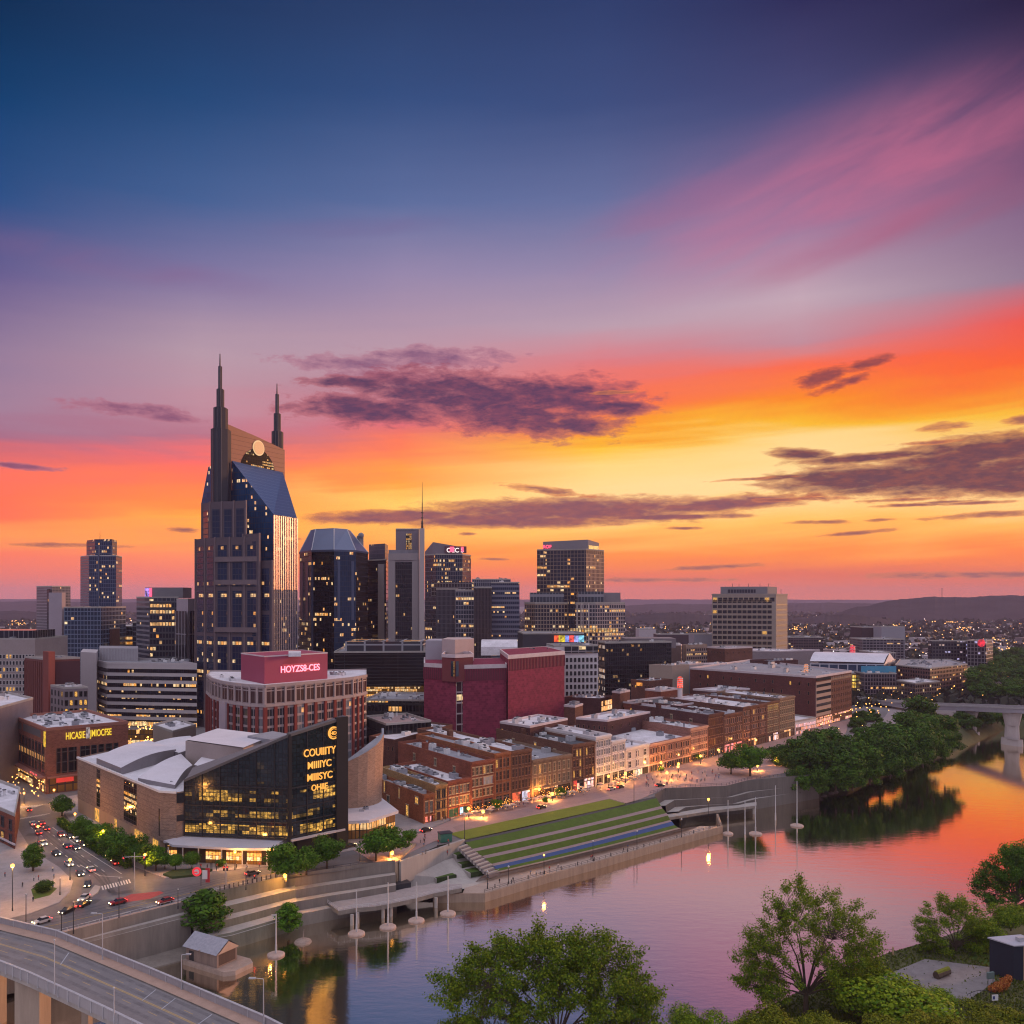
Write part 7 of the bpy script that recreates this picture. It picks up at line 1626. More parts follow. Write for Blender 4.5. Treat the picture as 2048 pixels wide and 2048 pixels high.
# near trees on the viewer's bank: branch skeleton with leaf sprays
def open_tree(p, z, label, seed, fork, outline, ncl, per, rad, ls, m, depth=.55, tr=.45):
    """fork height above z; outline: (angle from vertical, reach); sprays of leaves at the ends of limbs that fan out from the fork"""
    o = thing('tree', label, 'tree', V3(p, z)); rr = random.Random(seed); g = np.random.default_rng(seed)
    A_ = [a for a, _ in outline]; R_ = [r_ for _, r_ in outline]; mb = MB(); cl = []
    trunk = MB(); trunk.tube((0,0,-1), (0,0,fork*.5), tr*1.25, tr, 10).tube((0,0,fork*.5), (0,0,fork), tr, tr*.85, 10)
    pts_ = []; F0 = Vector((0,0,fork))
    for k in range(17):
        a = -85+170*(k+.5)/17+rr.uniform(-6,6); reach = float(np.interp(a, A_, R_))*rr.uniform(.55,.82); dy = rr.uniform(-1,1)*depth*reach*.6
        e = Vector((math.sin(R(a))*reach, dy, fork+math.cos(R(a))*reach)); mid = Vector((e.x*.35, e.y*.4, fork+(e.z-fork)*.50)); pts_ += [lerp(mid,e,q) for q in (0,.2,.4,.6,.8,1.0)]; mb.tube((0,0,fork*.9), mid, tr*.5, tr*.30, 7, cap=False); mb.tube(mid, e, tr*.30, tr*.10, 6, cap=False)
    for k in range(ncl):
        a = rr.uniform(A_[0], A_[-1]); reach = float(np.interp(a, A_, R_)); f = rr.random()**.55*.72+.28
        f *= 1+.07*math.sin(a*.33+seed)+.05*math.sin(a*.9+seed*2)
        w = math.sqrt(max(0, 1-min(1,f)**2))*.8+.2; y = rr.uniform(-1,1)*depth*reach*w
        c = Vector((math.sin(R(a))*reach*f, y, fork+math.cos(R(a))*reach*f)); cl.append(c)
        e = min(pts_, key=lambda q: (q-c).length+(0 if (q-F0).length < (c-F0).length else 3)); h = lerp(e, c, .5)+Vector((rr.uniform(-.5,.5),rr.uniform(-.5,.5),rr.uniform(-.2,.5)))
        mb.tube(e, h, tr*.13, tr*.08, 4, cap=False); mb.tube(h, c, tr*.08, tr*.03, 4, cap=False)
    C = np.array([tuple(c) for c in cl]); n = ncl*per; idx = np.repeat(np.arange(ncl), per)
    sc = (rad*(.6+.8*g.random(ncl)))[idx]
    dd = g.normal(size=(n,3)); dd /= np.linalg.norm(dd,axis=1)[:,None]; c = C[idx]+dd*(g.random(n)**.5*sc)[:,None]*np.array((1.15,1.15,.8))
    # twiglets straggle outwards from the fork
    out = C[idx]-np.array((0,0,fork)); out /= np.linalg.norm(out,axis=1)[:,None]; c += out*(g.random(n)**3*rad*1.3)[:,None]
    nr = dd*.7+g.normal(size=(n,3))*.6+np.array((0,0,.55)); nr /= np.linalg.norm(nr,axis=1)[:,None]
    u = np.cross(nr, g.normal(size=(n,3))); u /= np.linalg.norm(u,axis=1)[:,None]; w = np.cross(nr, u); s = ls*(.55+.9*g.random(n))[:,None]
    V = np.stack([c-u*s*.5,c-w*s*.32,c+u*s*.5,c+w*s*.32],1).reshape(-1,3)
    cr = bpy.data.objects.new('crown', raw_quads('crown', V, m)); COL.objects.link(cr); cr.parent = o
    for nm, q_ in (('branches', mb), ('trunk', trunk)):
        me = bpy.data.meshes.new(nm); me.from_pydata(q_.v, [], q_.f); me.materials.append(BARK); b0 = bpy.data.objects.new(nm, me); COL.objects.link(b0); b0.parent = o
    return o
k_ = .86*168/1774; pA = Wd(1115,168); zA_ = ZY(2180,168)
open_tree(pA, zA_, 'wide open-crowned tree rising at the bottom centre over the river', 5, 125*k_, [(-100,120*k_),(-84,255*k_),(-66,290*k_),(-54,255*k_),(-40,270*k_),(-28,235*k_),(-8,226*k_),(12,228*k_),(34,250*k_),(52,268*k_),(66,235*k_),(84,220*k_),(100,120*k_)], 520, 150, 1.5, .46, LEAFF)
k_ = 196/1774; pB = Wd(1612,196); zB_ = -7.0
open_tree(pB, zB_, 'tall fan-shaped tree with a dark trunk on the near bank', 9, ZY(1985,196)+7, [(-92,90*k_),(-82,135*k_),(-62,150*k_),(-45,150*k_),(-25,185*k_),(-5,212*k_),(15,205*k_),(38,185*k_),(58,165*k_),(72,140*k_),(88,130*k_),(100,80*k_)], 420, 140, 1.3, .38, LEAFF, tr=.55)
k_ = 232/1774
open_tree(Wd(1912,232), ZY(1915,232), 'feathery shrub-like tree at the water by the dark shed', 13, 22*k_, [(-100,50*k_),(-80,82*k_),(-55,86*k_),(-30,92*k_),(-5,100*k_),(20,88*k_),(50,80*k_),(80,72*k_),(100,50*k_)], 190, 130, 1.15, .36, LEAFF, tr=.3)
k_ = 262/1774
open_tree(Wd(2032,262), ZY(1850,262), 'tall leafy tree cut by the right picture edge above the shed', 17, 50*k_, [(-100,50*k_),(-75,88*k_),(-50,82*k_),(-30,88*k_),(-5,104*k_),(20,112*k_),(50,90*k_),(80,80*k_),(100,50*k_)], 260, 130, 1.35, .42, LEAF, tr=.45)
for px, d, top, w, lab in ((1390,175,2012,1.1,'small dark green tree poking up at the bottom edge right of the open-crowned tree'),):
    tree('neargreen', Wd(px,d), ZY(2110,d), ZY(top,d)-ZY(2110,d), w, lab)
for kind, px, d, base, top, w, lab in (
  ('neargreen',1790,186,2075,1928,1.45,'big rounded dense green tree beside the boardwalk'),
  ('near',2075,268,1835,1690,1.2,'leafy tree just past the right edge above the shed'),
  ('neargreen',2022,240,1862,1800,1.35,'round bright green bush behind the dark shed'),
  ('neargreen',1962,236,1905,1838,1.3,'green shrub between the feathery tree and the round bush'),
  ('nearbush',1548,172,2110,1995,1.0,'bright green bush at the bottom edge under the fan-shaped tree'),
  ('nearbush',1625,176,2100,2010,1.0,'second green bush at the bottom edge right of the bright one'),
  ('nearbush',1690,170,2115,2030,1.2,'low yellow-green bush at the bottom edge left of the rounded tree'),
  ('nearbush',1790,168,2110,2018,1.15,'yellow-green bush in the bottom right, just under the rounded tree'),
  ('nearbush',1880,170,2110,2010,1.2,'yellow-green bush at the bottom edge left of the orange shrub'),
  ('nearbush',1960,168,2100,2018,1.2,'yellow-green bush at the bottom edge under the orange shrub'),
  ('nearbush',2040,172,2095,2000,1.1,'yellow-green bush in the bottom right corner'),
  ('neargreen',1868,205,2030,1968,1.3,'green shrub at the lower left edge of the boardwalk'),
  ('nearbush',1935,200,2060,1996,1.4,'yellow-green shrub at the lower edge of the boardwalk by the arched railing'),
  ('neargreen',1720,205,2010,1935,1.3,'green shrub between the fan-shaped tree and the boardwalk'),
  ('neargreen',1500,178,2110,2020,1.0,'leafy bush at the bottom edge left of the bright green one')):
    zb = ZY(base,d); tree(kind, Wd(px,d), zb, ZY(top,d)-zb, w, lab, name='bush' if 'bush at' in lab or 'bush in' in lab else 'tree', cat='bush' if 'bush at' in lab or 'bush in' in lab else 'tree')
# rough grass, weeds and litter of leaves on the near bank
gq = np.random.default_rng(15); N = 26000
px_ = gq.uniform(1380,2100,N); row_ = gq.uniform(1880,2060,N); d_ = 92*F/(row_-HZ); x_ = (px_-1024)*d_/F
from mathutils.geometry import intersect_point_tri_2d
def on_bank(x, y):
    for a, b_ in zip(nt[:-1], nt[1:]):
        if a.x <= x < b_.x: return y < a.y+(b_.y-a.y)*(x-a.x)/(b_.x-a.x)-.3
    return False
pth = Gs([(1700,1990),(1760,1955),(1850,1918),(1985,1935),(1990,1962),(1960,1985),(1890,2030),(1800,2060)], -6.95)
def in_poly(x, y, P):
    c = False
    for a, b_ in zip(P, P[1:]+P[:1]):
        if (a.y > y) != (b_.y > y) and x < (b_.x-a.x)*(y-a.y)/(b_.y-a.y)+a.x: c = not c
    return c
kp = np.array([on_bank(a, b_) and (not in_poly(a, b_, pth) or k % 30 == 0) for k, (a, b_) in enumerate(zip(x_, d_))])
x_, d_ = x_[kp], d_[kp]; N = len(x_); hgt = .18+.5*gq.random(N)**2.5
c = np.stack([x_, d_, np.full(N,-7.0)],1); an = gq.uniform(0,6.28,N); u = np.stack([np.cos(an),np.sin(an),np.zeros(N)],1)*(.12+.2*gq.random(N))[:,None]; lean = gq.normal(size=(N,3))*.18; lean[:,2] = 0; tp_ = np.array((0,0,1))*hgt[:,None]+lean
q = bpy.data.objects.new('grass', raw_quads('grass', np.stack([c-u,c+u,c+u*.3+tp_,c-u*.5+tp_],1).reshape(-1,3), leafmat('grass_blades', (.035,.06,.006), (.13,.15,.02), .2))); COL.objects.link(q); tag(q, kind='stuff')
# orange flame shrub, shed and small things on the near bank
fl = leaf_mesh('foliage', [(0,0,1.4,1.5,1.1,1.2),(1.6,.5,2.0,1.3,1,1.3),(-1.5,0,.9,1.1,.9,.9),(2.6,.8,2.9,.9,.8,1.0)], 2600, .30, 8, LEAFR)
o = thing('flowering_shrub', 'flaming orange shrub beside the boardwalk', 'shrub', V3(G(1998,1985,-7),-7)); q = bpy.data.objects.new('foliage', fl); COL.objects.link(q); q.parent = o
def shed():
    o = thing('shed', 'dark navy box shed with a pale sloping metal roof on the near bank', 'shed', V3(G(2025,1960,-7),-7))
    A, B = G(1979,1946,-7), G(2027,1962,-7); d = (B-A).normalized(); n = Vector((-d.y,d.x)); C = B+n*6.5+d*4.5; D = A+n*6.5+d*4.5
    zt = ZY(1890,B.y); navy = mat('navy_cladding', (.022,.025,.042), .6, .15, .3)
    MB().prism([A,B,C,D], -7.2, zt-.2).build('wall', navy, o)
    p = [A-d*.3-n*.4,B+d*.3-n*.4,C+d*.3+n*.4,D-d*.3+n*.4]
    MB().prism(p, zt-.2, [zt+.15,zt,zt+.25,zt+.6], 0, bottom=True).build('roof', mat('lilac_metal_roof', (.40,.39,.46), .5, .15, .4), o)
    dd = (C-B).normalized(); MB().bar(B+dd*2.4, B+dd*2.9, .3, -7, zt-.3, 0, .12).build('corner_post', mat('raw_timber', (.45,.30,.18), .8, .25, .8), o)
    MB().bar(B+dd*3.4, B+dd*7.4, .3, -6.6, zt-.8, 0, .08).build('door', mat('dark_slats', (.012,.012,.015), .7, .2), o)
    c = lerp(A,C,.55); MB().box((c.x,c.y,zt+.2),(1.7,1.3,.9),.3).build('roof_vent', METAL, o)
shed()
o = thing('mossy_log', 'moss-covered log bench end at the edge of the boardwalk', 'log', V3(G(1885,1962,-7),-7)); p = G(1872,1958,-7); q = G(1897,1950,-7)
MB().tube(V3(p,-6.2),V3(q,-6.0),.9,.85,10).build('log', BARK, o); MB().tube(V3(p,-5.75)+Vector((0,0,.1)),V3(q,-5.55)+Vector((0,0,.1)),.62,.6,8).build('moss', mat('moss', (.15,.16,.02), .95, .3, 1), o)
o = thing('mooring_post', 'weathered wooden mooring post with slack cables by the water', 'post', V3(G(1786,1925,-9),-9)); p = G(1786,1925,-9); 
MB().tube(V3(p,-11), V3(p,ZY(1894,p.y)), .30, .26, 8).build('post', mat('raw_timber', (.45,.30,.18)), o)
mb = MB(); zt = ZY(1899,p.y)
for e, s in ((G(1740,1912,-9),.7),(G(1858,1920,-7.5),1.6)):
    for k in range(8):
        f0, f1 = k/8, (k+1)/8; z = lambda f: lerp(zt,-6.5,f)-s*4*f*(1-f)*.6
        mb.tube(V3(lerp(p,e,f0),z(f0)), V3(lerp(p,e,f1),z(f1)), .06, n=5)
mb.build('cable', DARKM, o)
o = thing('notice_board', 'grey-green notice box on two legs beside the orange shrub', 'sign', V3(G(1981,1972,-7),-7)); p = G(1981,1972,-7)
MB().box((p.x,p.y,-5.2),(1.9,.5,1.5),.3).build('board', mat('grey_green', (.12,.17,.17), .6, .1), o); MB().tube(V3(p,-7)+Vector((-.6,0,0)),V3(p,-5.2)+Vector((-.6,0,0)),.07).tube(V3(p,-7)+Vector((.6,0,0)),V3(p,-5.2)+Vector((.6,0,0)),.07).build('legs', DARKM, o)
o = thing('notice_board', 'small white poster panel on a post below the orange shrub', 'sign', V3(G(1990,2008,-7),-7)); p = G(1990,2008,-7)
MB().box((p.x,p.y,-6.2),(1.5,.12,1.3),.1).build('board', WHITEM, o); MB().box((p.x-.3,p.y-.09,-5.9),(.5,.05,.7),.1).build('poster', mat('poster_blue', (.05,.06,.2), .6, .1), o); MB().tube(V3(p,-7)+Vector((-.9,0,0)),V3(p,-3.4)+Vector((-.9,0,0)),.07).build('post', DARKM, o)
mb = MB(); pa, pb = G(1935,1992,-7), G(2000,1998,-7)
for k in range(10):
    f0, f1 = k/10, (k+1)/10; z = lambda f: -6.6+1.3*math.sin(math.pi*f)
    mb.tube(V3(lerp(pa,pb,f0),z(f0)), V3(lerp(pa,pb,f1),z(f1)), .07, n=5); mb.tube(V3(lerp(pa,pb,f0),-7), V3(lerp(pa,pb,f0),z(f0)), .04, n=4)
tag(mb.build('arched_railing', DARKM), 'low arched metal railing by the boardwalk under the orange shrub', 'railing')

# ================================================================ street lamps, signals, signs
LAMPM = emit('sodium_lamp', (1.0,.42,.06), 8.0); LAMPY = emit('warm_globe', (1.0,.42,.05), 6.0)
def point_light(p, z, e, par, r=.5, col=(1.0,.42,.08)):
    l = bpy.data.lights.new('glow', 'POINT'); l.energy = e; l.shadow_soft_size = r; l.color = col
    q = bpy.data.objects.new('glow', l); COL.objects.link(q); q.location = (0,0,z); q.parent = par
def lamp(px, base, top, z, label, lit=True, arm=0.0, group=None, glow=0, m=None, r=.34):
    p = G(px, base, z); zt = ZY(top, p.y); o = thing('street_lamp', label, 'street lamp', V3(p,z), 0, group)
    MB().tube(V3(p,z), V3(p,z+.9), .20, .17, 8).tube(V3(p,z+.9), V3(p,zt), .12, .08, 8).build('pole', DARKM if m is None else m, o)
    if arm:
        MB().tube(V3(p,zt), (p.x+arm,p.y-.2,zt+.3), .07, .06, 6).build('arm', METAL, o); MB().box((p.x+arm*1.15,p.y-.2,zt+.15),(abs(arm)*.5+.4,.45,.22)).build('lamp_head', LAMPM if lit else METAL, o)
    else: MB().ball((p.x,p.y,zt+r), r, 0, 10, 6).build('lamp_head', LAMPY if lit else METAL, o); 
    if glow: point_light(p, zt-z-.2, glow, o)
    return o
for px, base, top, lab, gl_ in ((25,1822,1735,'lit street lamp on the corner plaza by the left brick building',7000),): lamp(px, base, top, .2, lab, glow=gl_, r=.5)
QL = 'lamps along the waterside promenade'
for k, (px, base, top) in enumerate(((975,1778,1745),(1017,1768,1735),(1088,1748,1712),(1186,1722,1684),(1274,1700,1664),(1363,1676,1640))): lamp(px, base, top, -9.5, 'slim dark lamp post on the waterside promenade below the blue strip' if k not in (2,) else 'lit slim lamp post on the waterside promenade below the blue strip', lit=k in (2,), group=QL if k != 2 else None, glow=500 if k == 2 else 0)
lamp(1417, 1640, 1601, -8, 'bright orange lamp on the short walkway under the curved dark wall', glow=2500, r=.5)
for k, (px, base, top, lab) in enumerate(((30,1640,1612,'lit lamp at the brick building corner of the avenue'),(108,1606,1582,'lit lamp before the brick hotel on the avenue'),(48,1608,1588,'lit lamp far up the avenue on its left side'),(20,1590,1572,'farthest lit lamp up the avenue'),(150,1660,1630,'lit lamp at the hedge end by the avenue'),(206,1700,1664,'lit lamp halfway along the hedge'),(290,1752,1712,'lit lamp by the raised bed at the museum corner'),(470,1740,1706,'lit lamp before the glowing museum lobby'),(540,1738,1702,'lit lamp right of the museum lobby'),(76,1690,1655,'lit lamp on the plaza kerb above the dark conical tree'),(140,1760,1722,'lit lamp on the curved plaza kerb'))): lamp(px, base, top, .2, lab, glow=4200, r=.42)
for px, base, top, lab in ((929,1680,1632,'tall unlit lamp at the left end of the top lawn'),(720,1722,1650,'dark lamp post between the museum and the pavilion trees'),(1268,1606,1560,'double post on the plaza beyond the top lawn')): lamp(px, base, top, .2, lab, lit=False)
for px, base, top, lab in ((937,1636,1620,'glowing globe lamp before the green-lit shop'),(966,1636,1626,'low glowing lamp by the cafe tables next to the green-lit shop'),(1078,1600,1581,'glowing lamp before the tan stone building'),(1105,1602,1590,'second glowing lamp before the tan stone building'),(1217,1574,1555,'brightest orange lamp before the teal-windowed pair'),(1251,1566,1549,'glowing lamp at the corner of the whitewashed building'),(1322,1546,1528,'glowing lamp before the long pink building'),(1334,1560,1548,'red-orange lamp on the plaza before the long pink building'),(1357,1545,1530,'yellow lamp on the plaza before the long pink building'),(1401,1528,1514,'yellow lamp by the tall pink glazed building'),(1437,1520,1502,'orange lamp by the dark brick row building'),(1512,1500,1482,'orange lamp before the large brown brick building'),(1356,1560,1536,'yellow lamp on the promenade left of the double-crowned tree'),(1515,1542,1534,'orange lamp under the double-crowned tree'),(1598,1502,1492,'orange lamp among the bank trees'),(1553,1530,1519,'yellow lamp at the foot of the first bank trees'),(784,1718,1709,'orange lamp under the pavilion trees'),(570,1765,1755,'orange lamp under the plaza trees by the museum corner')): lamp(px, base, top, .2, lab, glow=5200, r=.6)
# bridge and road poles
for px, base, top, z, lab, lit, arm in ((109,1988,1882,4,'tall grey lamp pole on the near parapet of the road bridge',False,0),(205,1922,1828,4,'grey lamp pole on the far parapet of the road bridge, at the left',False,-1.6),(363,1982,1910,4,'pale lamp pole with a camera on the bridge parapet, by the pump house',False,1.3),(527,2056,1958,4,'pale arm lamp pole on the bridge parapet in front of the dark water',False,-1.8),(228,2046,1978,4,'thin grey pole at the lower bridge parapet',False,0),
  (52,1866,1790,.1,'dark signal pole by the corner plaza kerb',False,0),(123,1870,1828,.1,'dark stub pole with signs at the river road',False,0),(147,1868,1805,.1,'dark pole in the river road verge',False,0),(238,1840,1758,.1,'tall dark pole at the red bus lane',False,0),(120,1790,1757,.2,'short dark pole on the plaza kerb',False,0),(356,1818,1780,.1,'thin pole at the parapet of the river road',False,0),(492,1780,1735,.1,'dark pole at the parapet below the museum entrance',False,0)):
    lamp(px, base, top, z, lab, lit, arm, m=METAL if z == 4 else None, r=.2)
def signal(px, base, top, z, label, heads, armlen=0):
    p = G(px, base, z); zt = ZY(top, p.y); o = thing('traffic_signal', label, 'traffic signal', V3(p,z))
    MB().tube(V3(p,z), V3(p,zt), .16, .11, 8).build('pole', METAL, o)
    if armlen: MB().tube((p.x-armlen,p.y,zt-1.4), (p.x+armlen,p.y-.5,zt-.9), .11, .07, 6).build('arm', METAL, o)
    for k, (dx, dz) in enumerate(heads):
        h = MB().box((p.x+dx,p.y-.3,zt+dz),(.5,.35,1.35)).build('signal_head', DARKM, o)
        MB().ball((p.x+dx,p.y-.52,zt+dz+1.05),.17,0,8,5).build('red_light', emit('signal_red', (1,.03,.02), 5), h)
signal(269,1780,1705,.1,'traffic signal mast with a long cross arm at the museum crossing',((-3.0,-2.6),(3.0,-2.4)),3.6)
signal(452,1768,1730,.1,'traffic signal post with two heads before the museum entrance',((-.5,-1.6),(.5,-1.6)))
signal(510,1765,1748,.1,'short signal post with a red lamp by the dark car',((0,-1.4),))
o = thing('round_sign', 'red and white round road-edge sign before the museum entrance', 'sign', V3(G(402,1772,.1),.1)); p = G(402,1772,.1)
MB().tube((p.x-1.2,p.y,4.4),(p.x-1.2,p.y-.3,4.4),1.35,1.35,20).build('disc', emit('red_round', (1,.03,.05), .8), o); MB().tube((p.x-1.2,p.y-.31,4.4),(p.x-1.2,p.y-.36,4.4),.75,.75,20).build('disc_face', mat('white_face', (.7,.66,.66), .6, .1), o); MB().bar((p.x-1.9,p.y-.4),(p.x-.9,p.y-.4),.05,4.1,4.5,0,.0).build('disc_mark', emit('red_round', (1,.03,.05), .8), o)
MB().box((p.x+2.0,p.y,1.2),(1.2,.3,4.2)).build('red_panel', mat('red_panel', (.45,.04,.05), .6, .2), o); MB().box((p.x+1.2,p.y-.1,2.2),(1.5,.3,2.6)).build('white_panel', mat('white_face', (.7,.66,.66)), o); MB().tube(V3(p,.1),V3(p,5.5),.1).build('post', DARKM, o)
# railings and bollards
def railing(pts, z, h, step, label, m=None, name='railing'):
    mb = MB()
    for a, b_ in zip(pts[:-1], pts[1:]):
        L = (b_-a).length; n = max(1, int(L/step))
        for k in range(n+1): c = lerp(a,b_,k/n); mb.tube(V3(c,z), V3(c,z+h), .06, n=5)
        for q in (.5, 1.0): mb.tube(V3(a,z+h*q), V3(b_,z+h*q), .05, n=5)
    return tag(mb.build(name, m or DARKM), label, 'railing')
railing([p+Vector((0,1.2)) for p in QF[1:]], -9.5, 1.1, 3.0, 'long thin railing along the edge of the stone quay')
railing(Gs([(112,1871),(240,1837),(379,1802),(433,1784)],.2), .2, 1.3, 2.5, 'pale railing on top of the wall beside the river road', METAL)
railing(Gs([(1300,1588),(1360,1575),(1453,1571),(1495,1560),(1630,1546)],.15), .15, 1.2, 2.5, 'long railing around the crowded plaza above the curved dark wall')
railing(Gs([(560,1757),(650,1741),(750,1727)],.1), .1, 1.1, 2.5, 'dark railing on the terraced wall under the plaza trees')
BO = thing('bollard', 'small dark bollard at the road edge above the terraced wall', 'bollard', V3(G(440,1781,.1),.1), group='bollards along the road edge'); p = G(440,1781,.1)
MB().tube(V3(p,.1), V3(p,1.2), .16, .14, 8).build('post', DARKM, BO); MB().ball((p.x,p.y,1.25),.19,0,8,5).build('cap', DARKM, BO)
for k in range(1, 13): f = k/13; copy_tree(BO, loc=V3(G(440+f*120,1781-f*28,.1),.1))
for k in range(14): f = k/13; copy_tree(BO, loc=V3(G(990+f*430,1776-f*118,-9.5),-9.5))['label'] = 'small dark bollard standing on the stone quay promenade'

# ================================================================ vehicles and people
def car_proto(body_rgb, nm, label, group=None):
    o = thing('car', label, 'car', (0,0,0), 0, group)
    prof = [(-2.2,.35),(2.2,.35),(2.25,.75),(1.25,.98),(-1.7,.98),(-2.25,.85)]
    cab = [(-1.75,.98),(.95,.98),(.35,1.48),(-1.25,1.50)]
    def ext(pr, w0, w1):
        mb = MB(); zmax = max(z for _, z in pr)
        W_ = lambda z: w0 if z < 1.0 else w1
        for s in (1,): 
            Lh = [(x,-W_(z),z) for x, z in pr]; Rh = [(x,W_(z),z) for x, z in pr]
            mb.face(Lh); mb.face(Rh[::-1])
            for i in range(len(pr)):
                j = (i+1) % len(pr); mb.face([Lh[j],Lh[i],Rh[i],Rh[j]])
        return mb
    paint = mat('paint_'+nm, body_rgb, .3, .05, .5, spec=.6)
    ext(prof, .88, .88).build('body', paint, o); ext(cab, .82, .66).build('windows', mat('car_glass', (.015,.017,.02), .12, .05, spec=.6), o)
    MB().box((-.45,0,1.5),(1.5,1.28,.04)).build('roof', paint, o)
    for x in (-1.4,1.4):
        for y in (-.84,.84): MB().tube((x,y-.1,.34),(x,y+.1,.34),.34,.34,12).build('wheel', mat('tyre', (.02,.02,.02), .9, .1), o)
    for y in (-.6,.6):
        MB().box((2.22,y,.6),(.12,.36,.2)).build('headlight', emit('headlight', (1.0,.74,.38), 14.0), o); MB().box((-2.24,y,.68),(.10,.4,.2)).build('taillight', emit('taillight', (1.0,.03,.02), 12.0), o)
    return o
cars = [ # px,row, heading px,row (towards), colour, label
 (58,1622,30,1585,0,'red-lit dark car crossing the far intersection by the brick hotel'),
 (66,1650,40,1615,1,'silver car at the head of the red cluster of tail lights'),
 (75,1655,48,1620,0,'black car second in the red cluster of tail lights'),
 (84,1649,56,1614,2,'red car on the right of the tail-light cluster near the crossing'),
 (77,1668,50,1633,2,'red car at the rear left of the tail-light cluster'),
 (93,1660,65,1625,0,'black car at the rear right of the tail-light cluster'),
 (22,1600,5,1580,2,'red car farthest up the avenue'),
 (10,1593,-8,1575,0,'dark car beside the red one far up the avenue'),
 (122,1672,150,1697,2,'red car at the head of the parked line along the hedge'),
 (140,1676,165,1697,0,'black car parked behind the red one along the hedge'),
 (155,1683,180,1704,1,'silver car parked mid-line along the hedge'),
 (168,1691,193,1712,0,'black car parked fourth along the hedge'),
 (152,1698,182,1726,3,'dark blue car driving beside the parked line'),
 (210,1712,235,1733,3,'dark blue car parked alone along the hedge'),
 (230,1728,205,1708,2,'red car parked nearest the museum crossing'),
 (182,1742,150,1712,1,'white car in the middle of the avenue short of the crossing'),
 (505,1750,560,1738,3,'dark blue car on the river road before the museum entrance'),
 (236,1808,160,1826,2,'red car beside the red bus lane'),
 (330,1806,250,1828,2,'red car on the river road near the parapet'),
 (167,1812,190,1800,0,'black car turning on the river road by the island'),
 (700,1694,740,1686,0,'dark car by the pavilion trees'),
 (1083,1617,1110,1610,0,'dark open truck parked at the lawn edge'),
 (1240,1576,1262,1570,0,'dark car parked before the teal-windowed pair'),
 (1222,1580,1244,1574,1,'silver car parked before the teal-windowed pair'),
 (852,1663,868,1659,0,'dark car on the plaza before the corner brick shop'),
 (1320,1573,1345,1570,0,'dark car on the crowded plaza'),
 (1640,1452,1660,1446,1,'silver car at the lit shops of the long warehouse'),
 (1690,1500,1700,1492,1,'silver car on the curving road among the bank trees'),
]
PROTO = {}
PAINT = [((.012,.012,.014),'black'),((.42,.42,.45),'silver'),((.30,.02,.02),'red'),((.02,.03,.07),'blue')]
for px, row, hx, hy, c, lab in cars:
    z = .06 if px < 700 else .22
    if row == 1905: z = 4.03
    p, q = G(px,row,z), G(hx,hy,z); a = math.atan2(q.y-p.y, q.x-p.x)
    if c not in PROTO: PROTO[c] = o = car_proto(*PAINT[c], lab); o.location = V3(p,z); o.rotation_euler = (0,0,a)
    else: o = copy_tree(PROTO[c], loc=V3(p,z), rz=a)
    o['label'] = lab
# the stream of evening traffic curving from the avenue onto the river road
flow = [(86,1690),(112,1710),(138,1731),(160,1750),(175,1772),(168,1800),(134,1825),(84,1846),(22,1864),(134,1695)]
CN = ('black','silver','red','dark blue')
for k, (px, row) in enumerate(flow):
    nx = flow[k+1] if k < 8 else (flow[k][0]-18, flow[k][1]-15)
    p, q = G(px,row,.06), G(nx[0],nx[1],.06); c = (1,0,1,3,0,1,0,1,0,3,1,0,1,0,1,0,3)[k]
    o = copy_tree(PROTO[c], loc=V3(p,.06), rz=math.atan2(q.y-p.y,q.x-p.x)); o['label'] = CN[c]+' car in the stream of traffic curving from the avenue onto the river road'; o['group'] = CN[c]+' cars in the curving traffic'
# people
def person_proto(shirt, trousers, nm):
    v = [(0,0,.95),(0,0,1.2),(0,0,1.42),(0,0,1.52),(0,.01,1.68),(.18,0,1.40),(.24,.02,1.12),(.25,-.08,.88),(-.18,0,1.40),(-.24,.02,1.12),(-.25,-.08,.88),(.10,0,.90),(.12,-.05,.50),(.13,.03,.08),(.13,-.12,.03),(-.10,0,.90),(-.12,.06,.50),(-.13,.10,.08),(-.13,-.04,.03)]
    e = [(0,1),(1,2),(2,3),(3,4),(2,5),(5,6),(6,7),(2,8),(8,9),(9,10),(0,11),(11,12),(12,13),(13,14),(0,15),(15,16),(16,17),(17,18)]
    r = [.15,.14,.13,.06,.11,.07,.05,.04,.07,.05,.04,.10,.07,.05,.04,.10,.07,.05,.04]
    me = bpy.data.meshes.new('person'); me.from_pydata(v, e, []); o = bpy.data.objects.new('person', me); COL.objects.link(o)
    md = o.modifiers.new('skin', 'SKIN'); me.skin_vertices[0].data[0].use_root = True
    for i, q in enumerate(r): me.skin_vertices[0].data[i].radius = (q, q)
    o.modifiers.new('sub', 'SUBSURF').levels = 1
    dg = bpy.context.evaluated_depsgraph_get(); m2 = bpy.data.meshes.new_from_object(o.evaluated_get(dg)); bpy.data.objects.remove(o)
    m2.materials.clear()
    for m in (mat('skin', (.35,.20,.14), .7, .1), mat('shirt_'+nm, shirt, .9, .2, 2), mat('trousers_'+nm, trousers, .9, .2, 2), mat('hair', (.03,.02,.015), .9, .2)): m2.materials.append(m)
    for f in m2.polygons:
        z = f.center.z; x = abs(f.center.x); f.material_index = 3 if z > 1.72 else 0 if z > 1.46 or (x > .2 and z < 1.0 and z > .8) else 2 if z < .96 else 1
    return m2
PM = [person_proto(*a) for a in (((.5,.48,.5),(.03,.035,.06),'pale'),((.05,.05,.06),(.03,.03,.035),'black'),((.35,.05,.05),(.04,.05,.09),'red'),((.10,.14,.25),(.20,.16,.12),'blue'))]
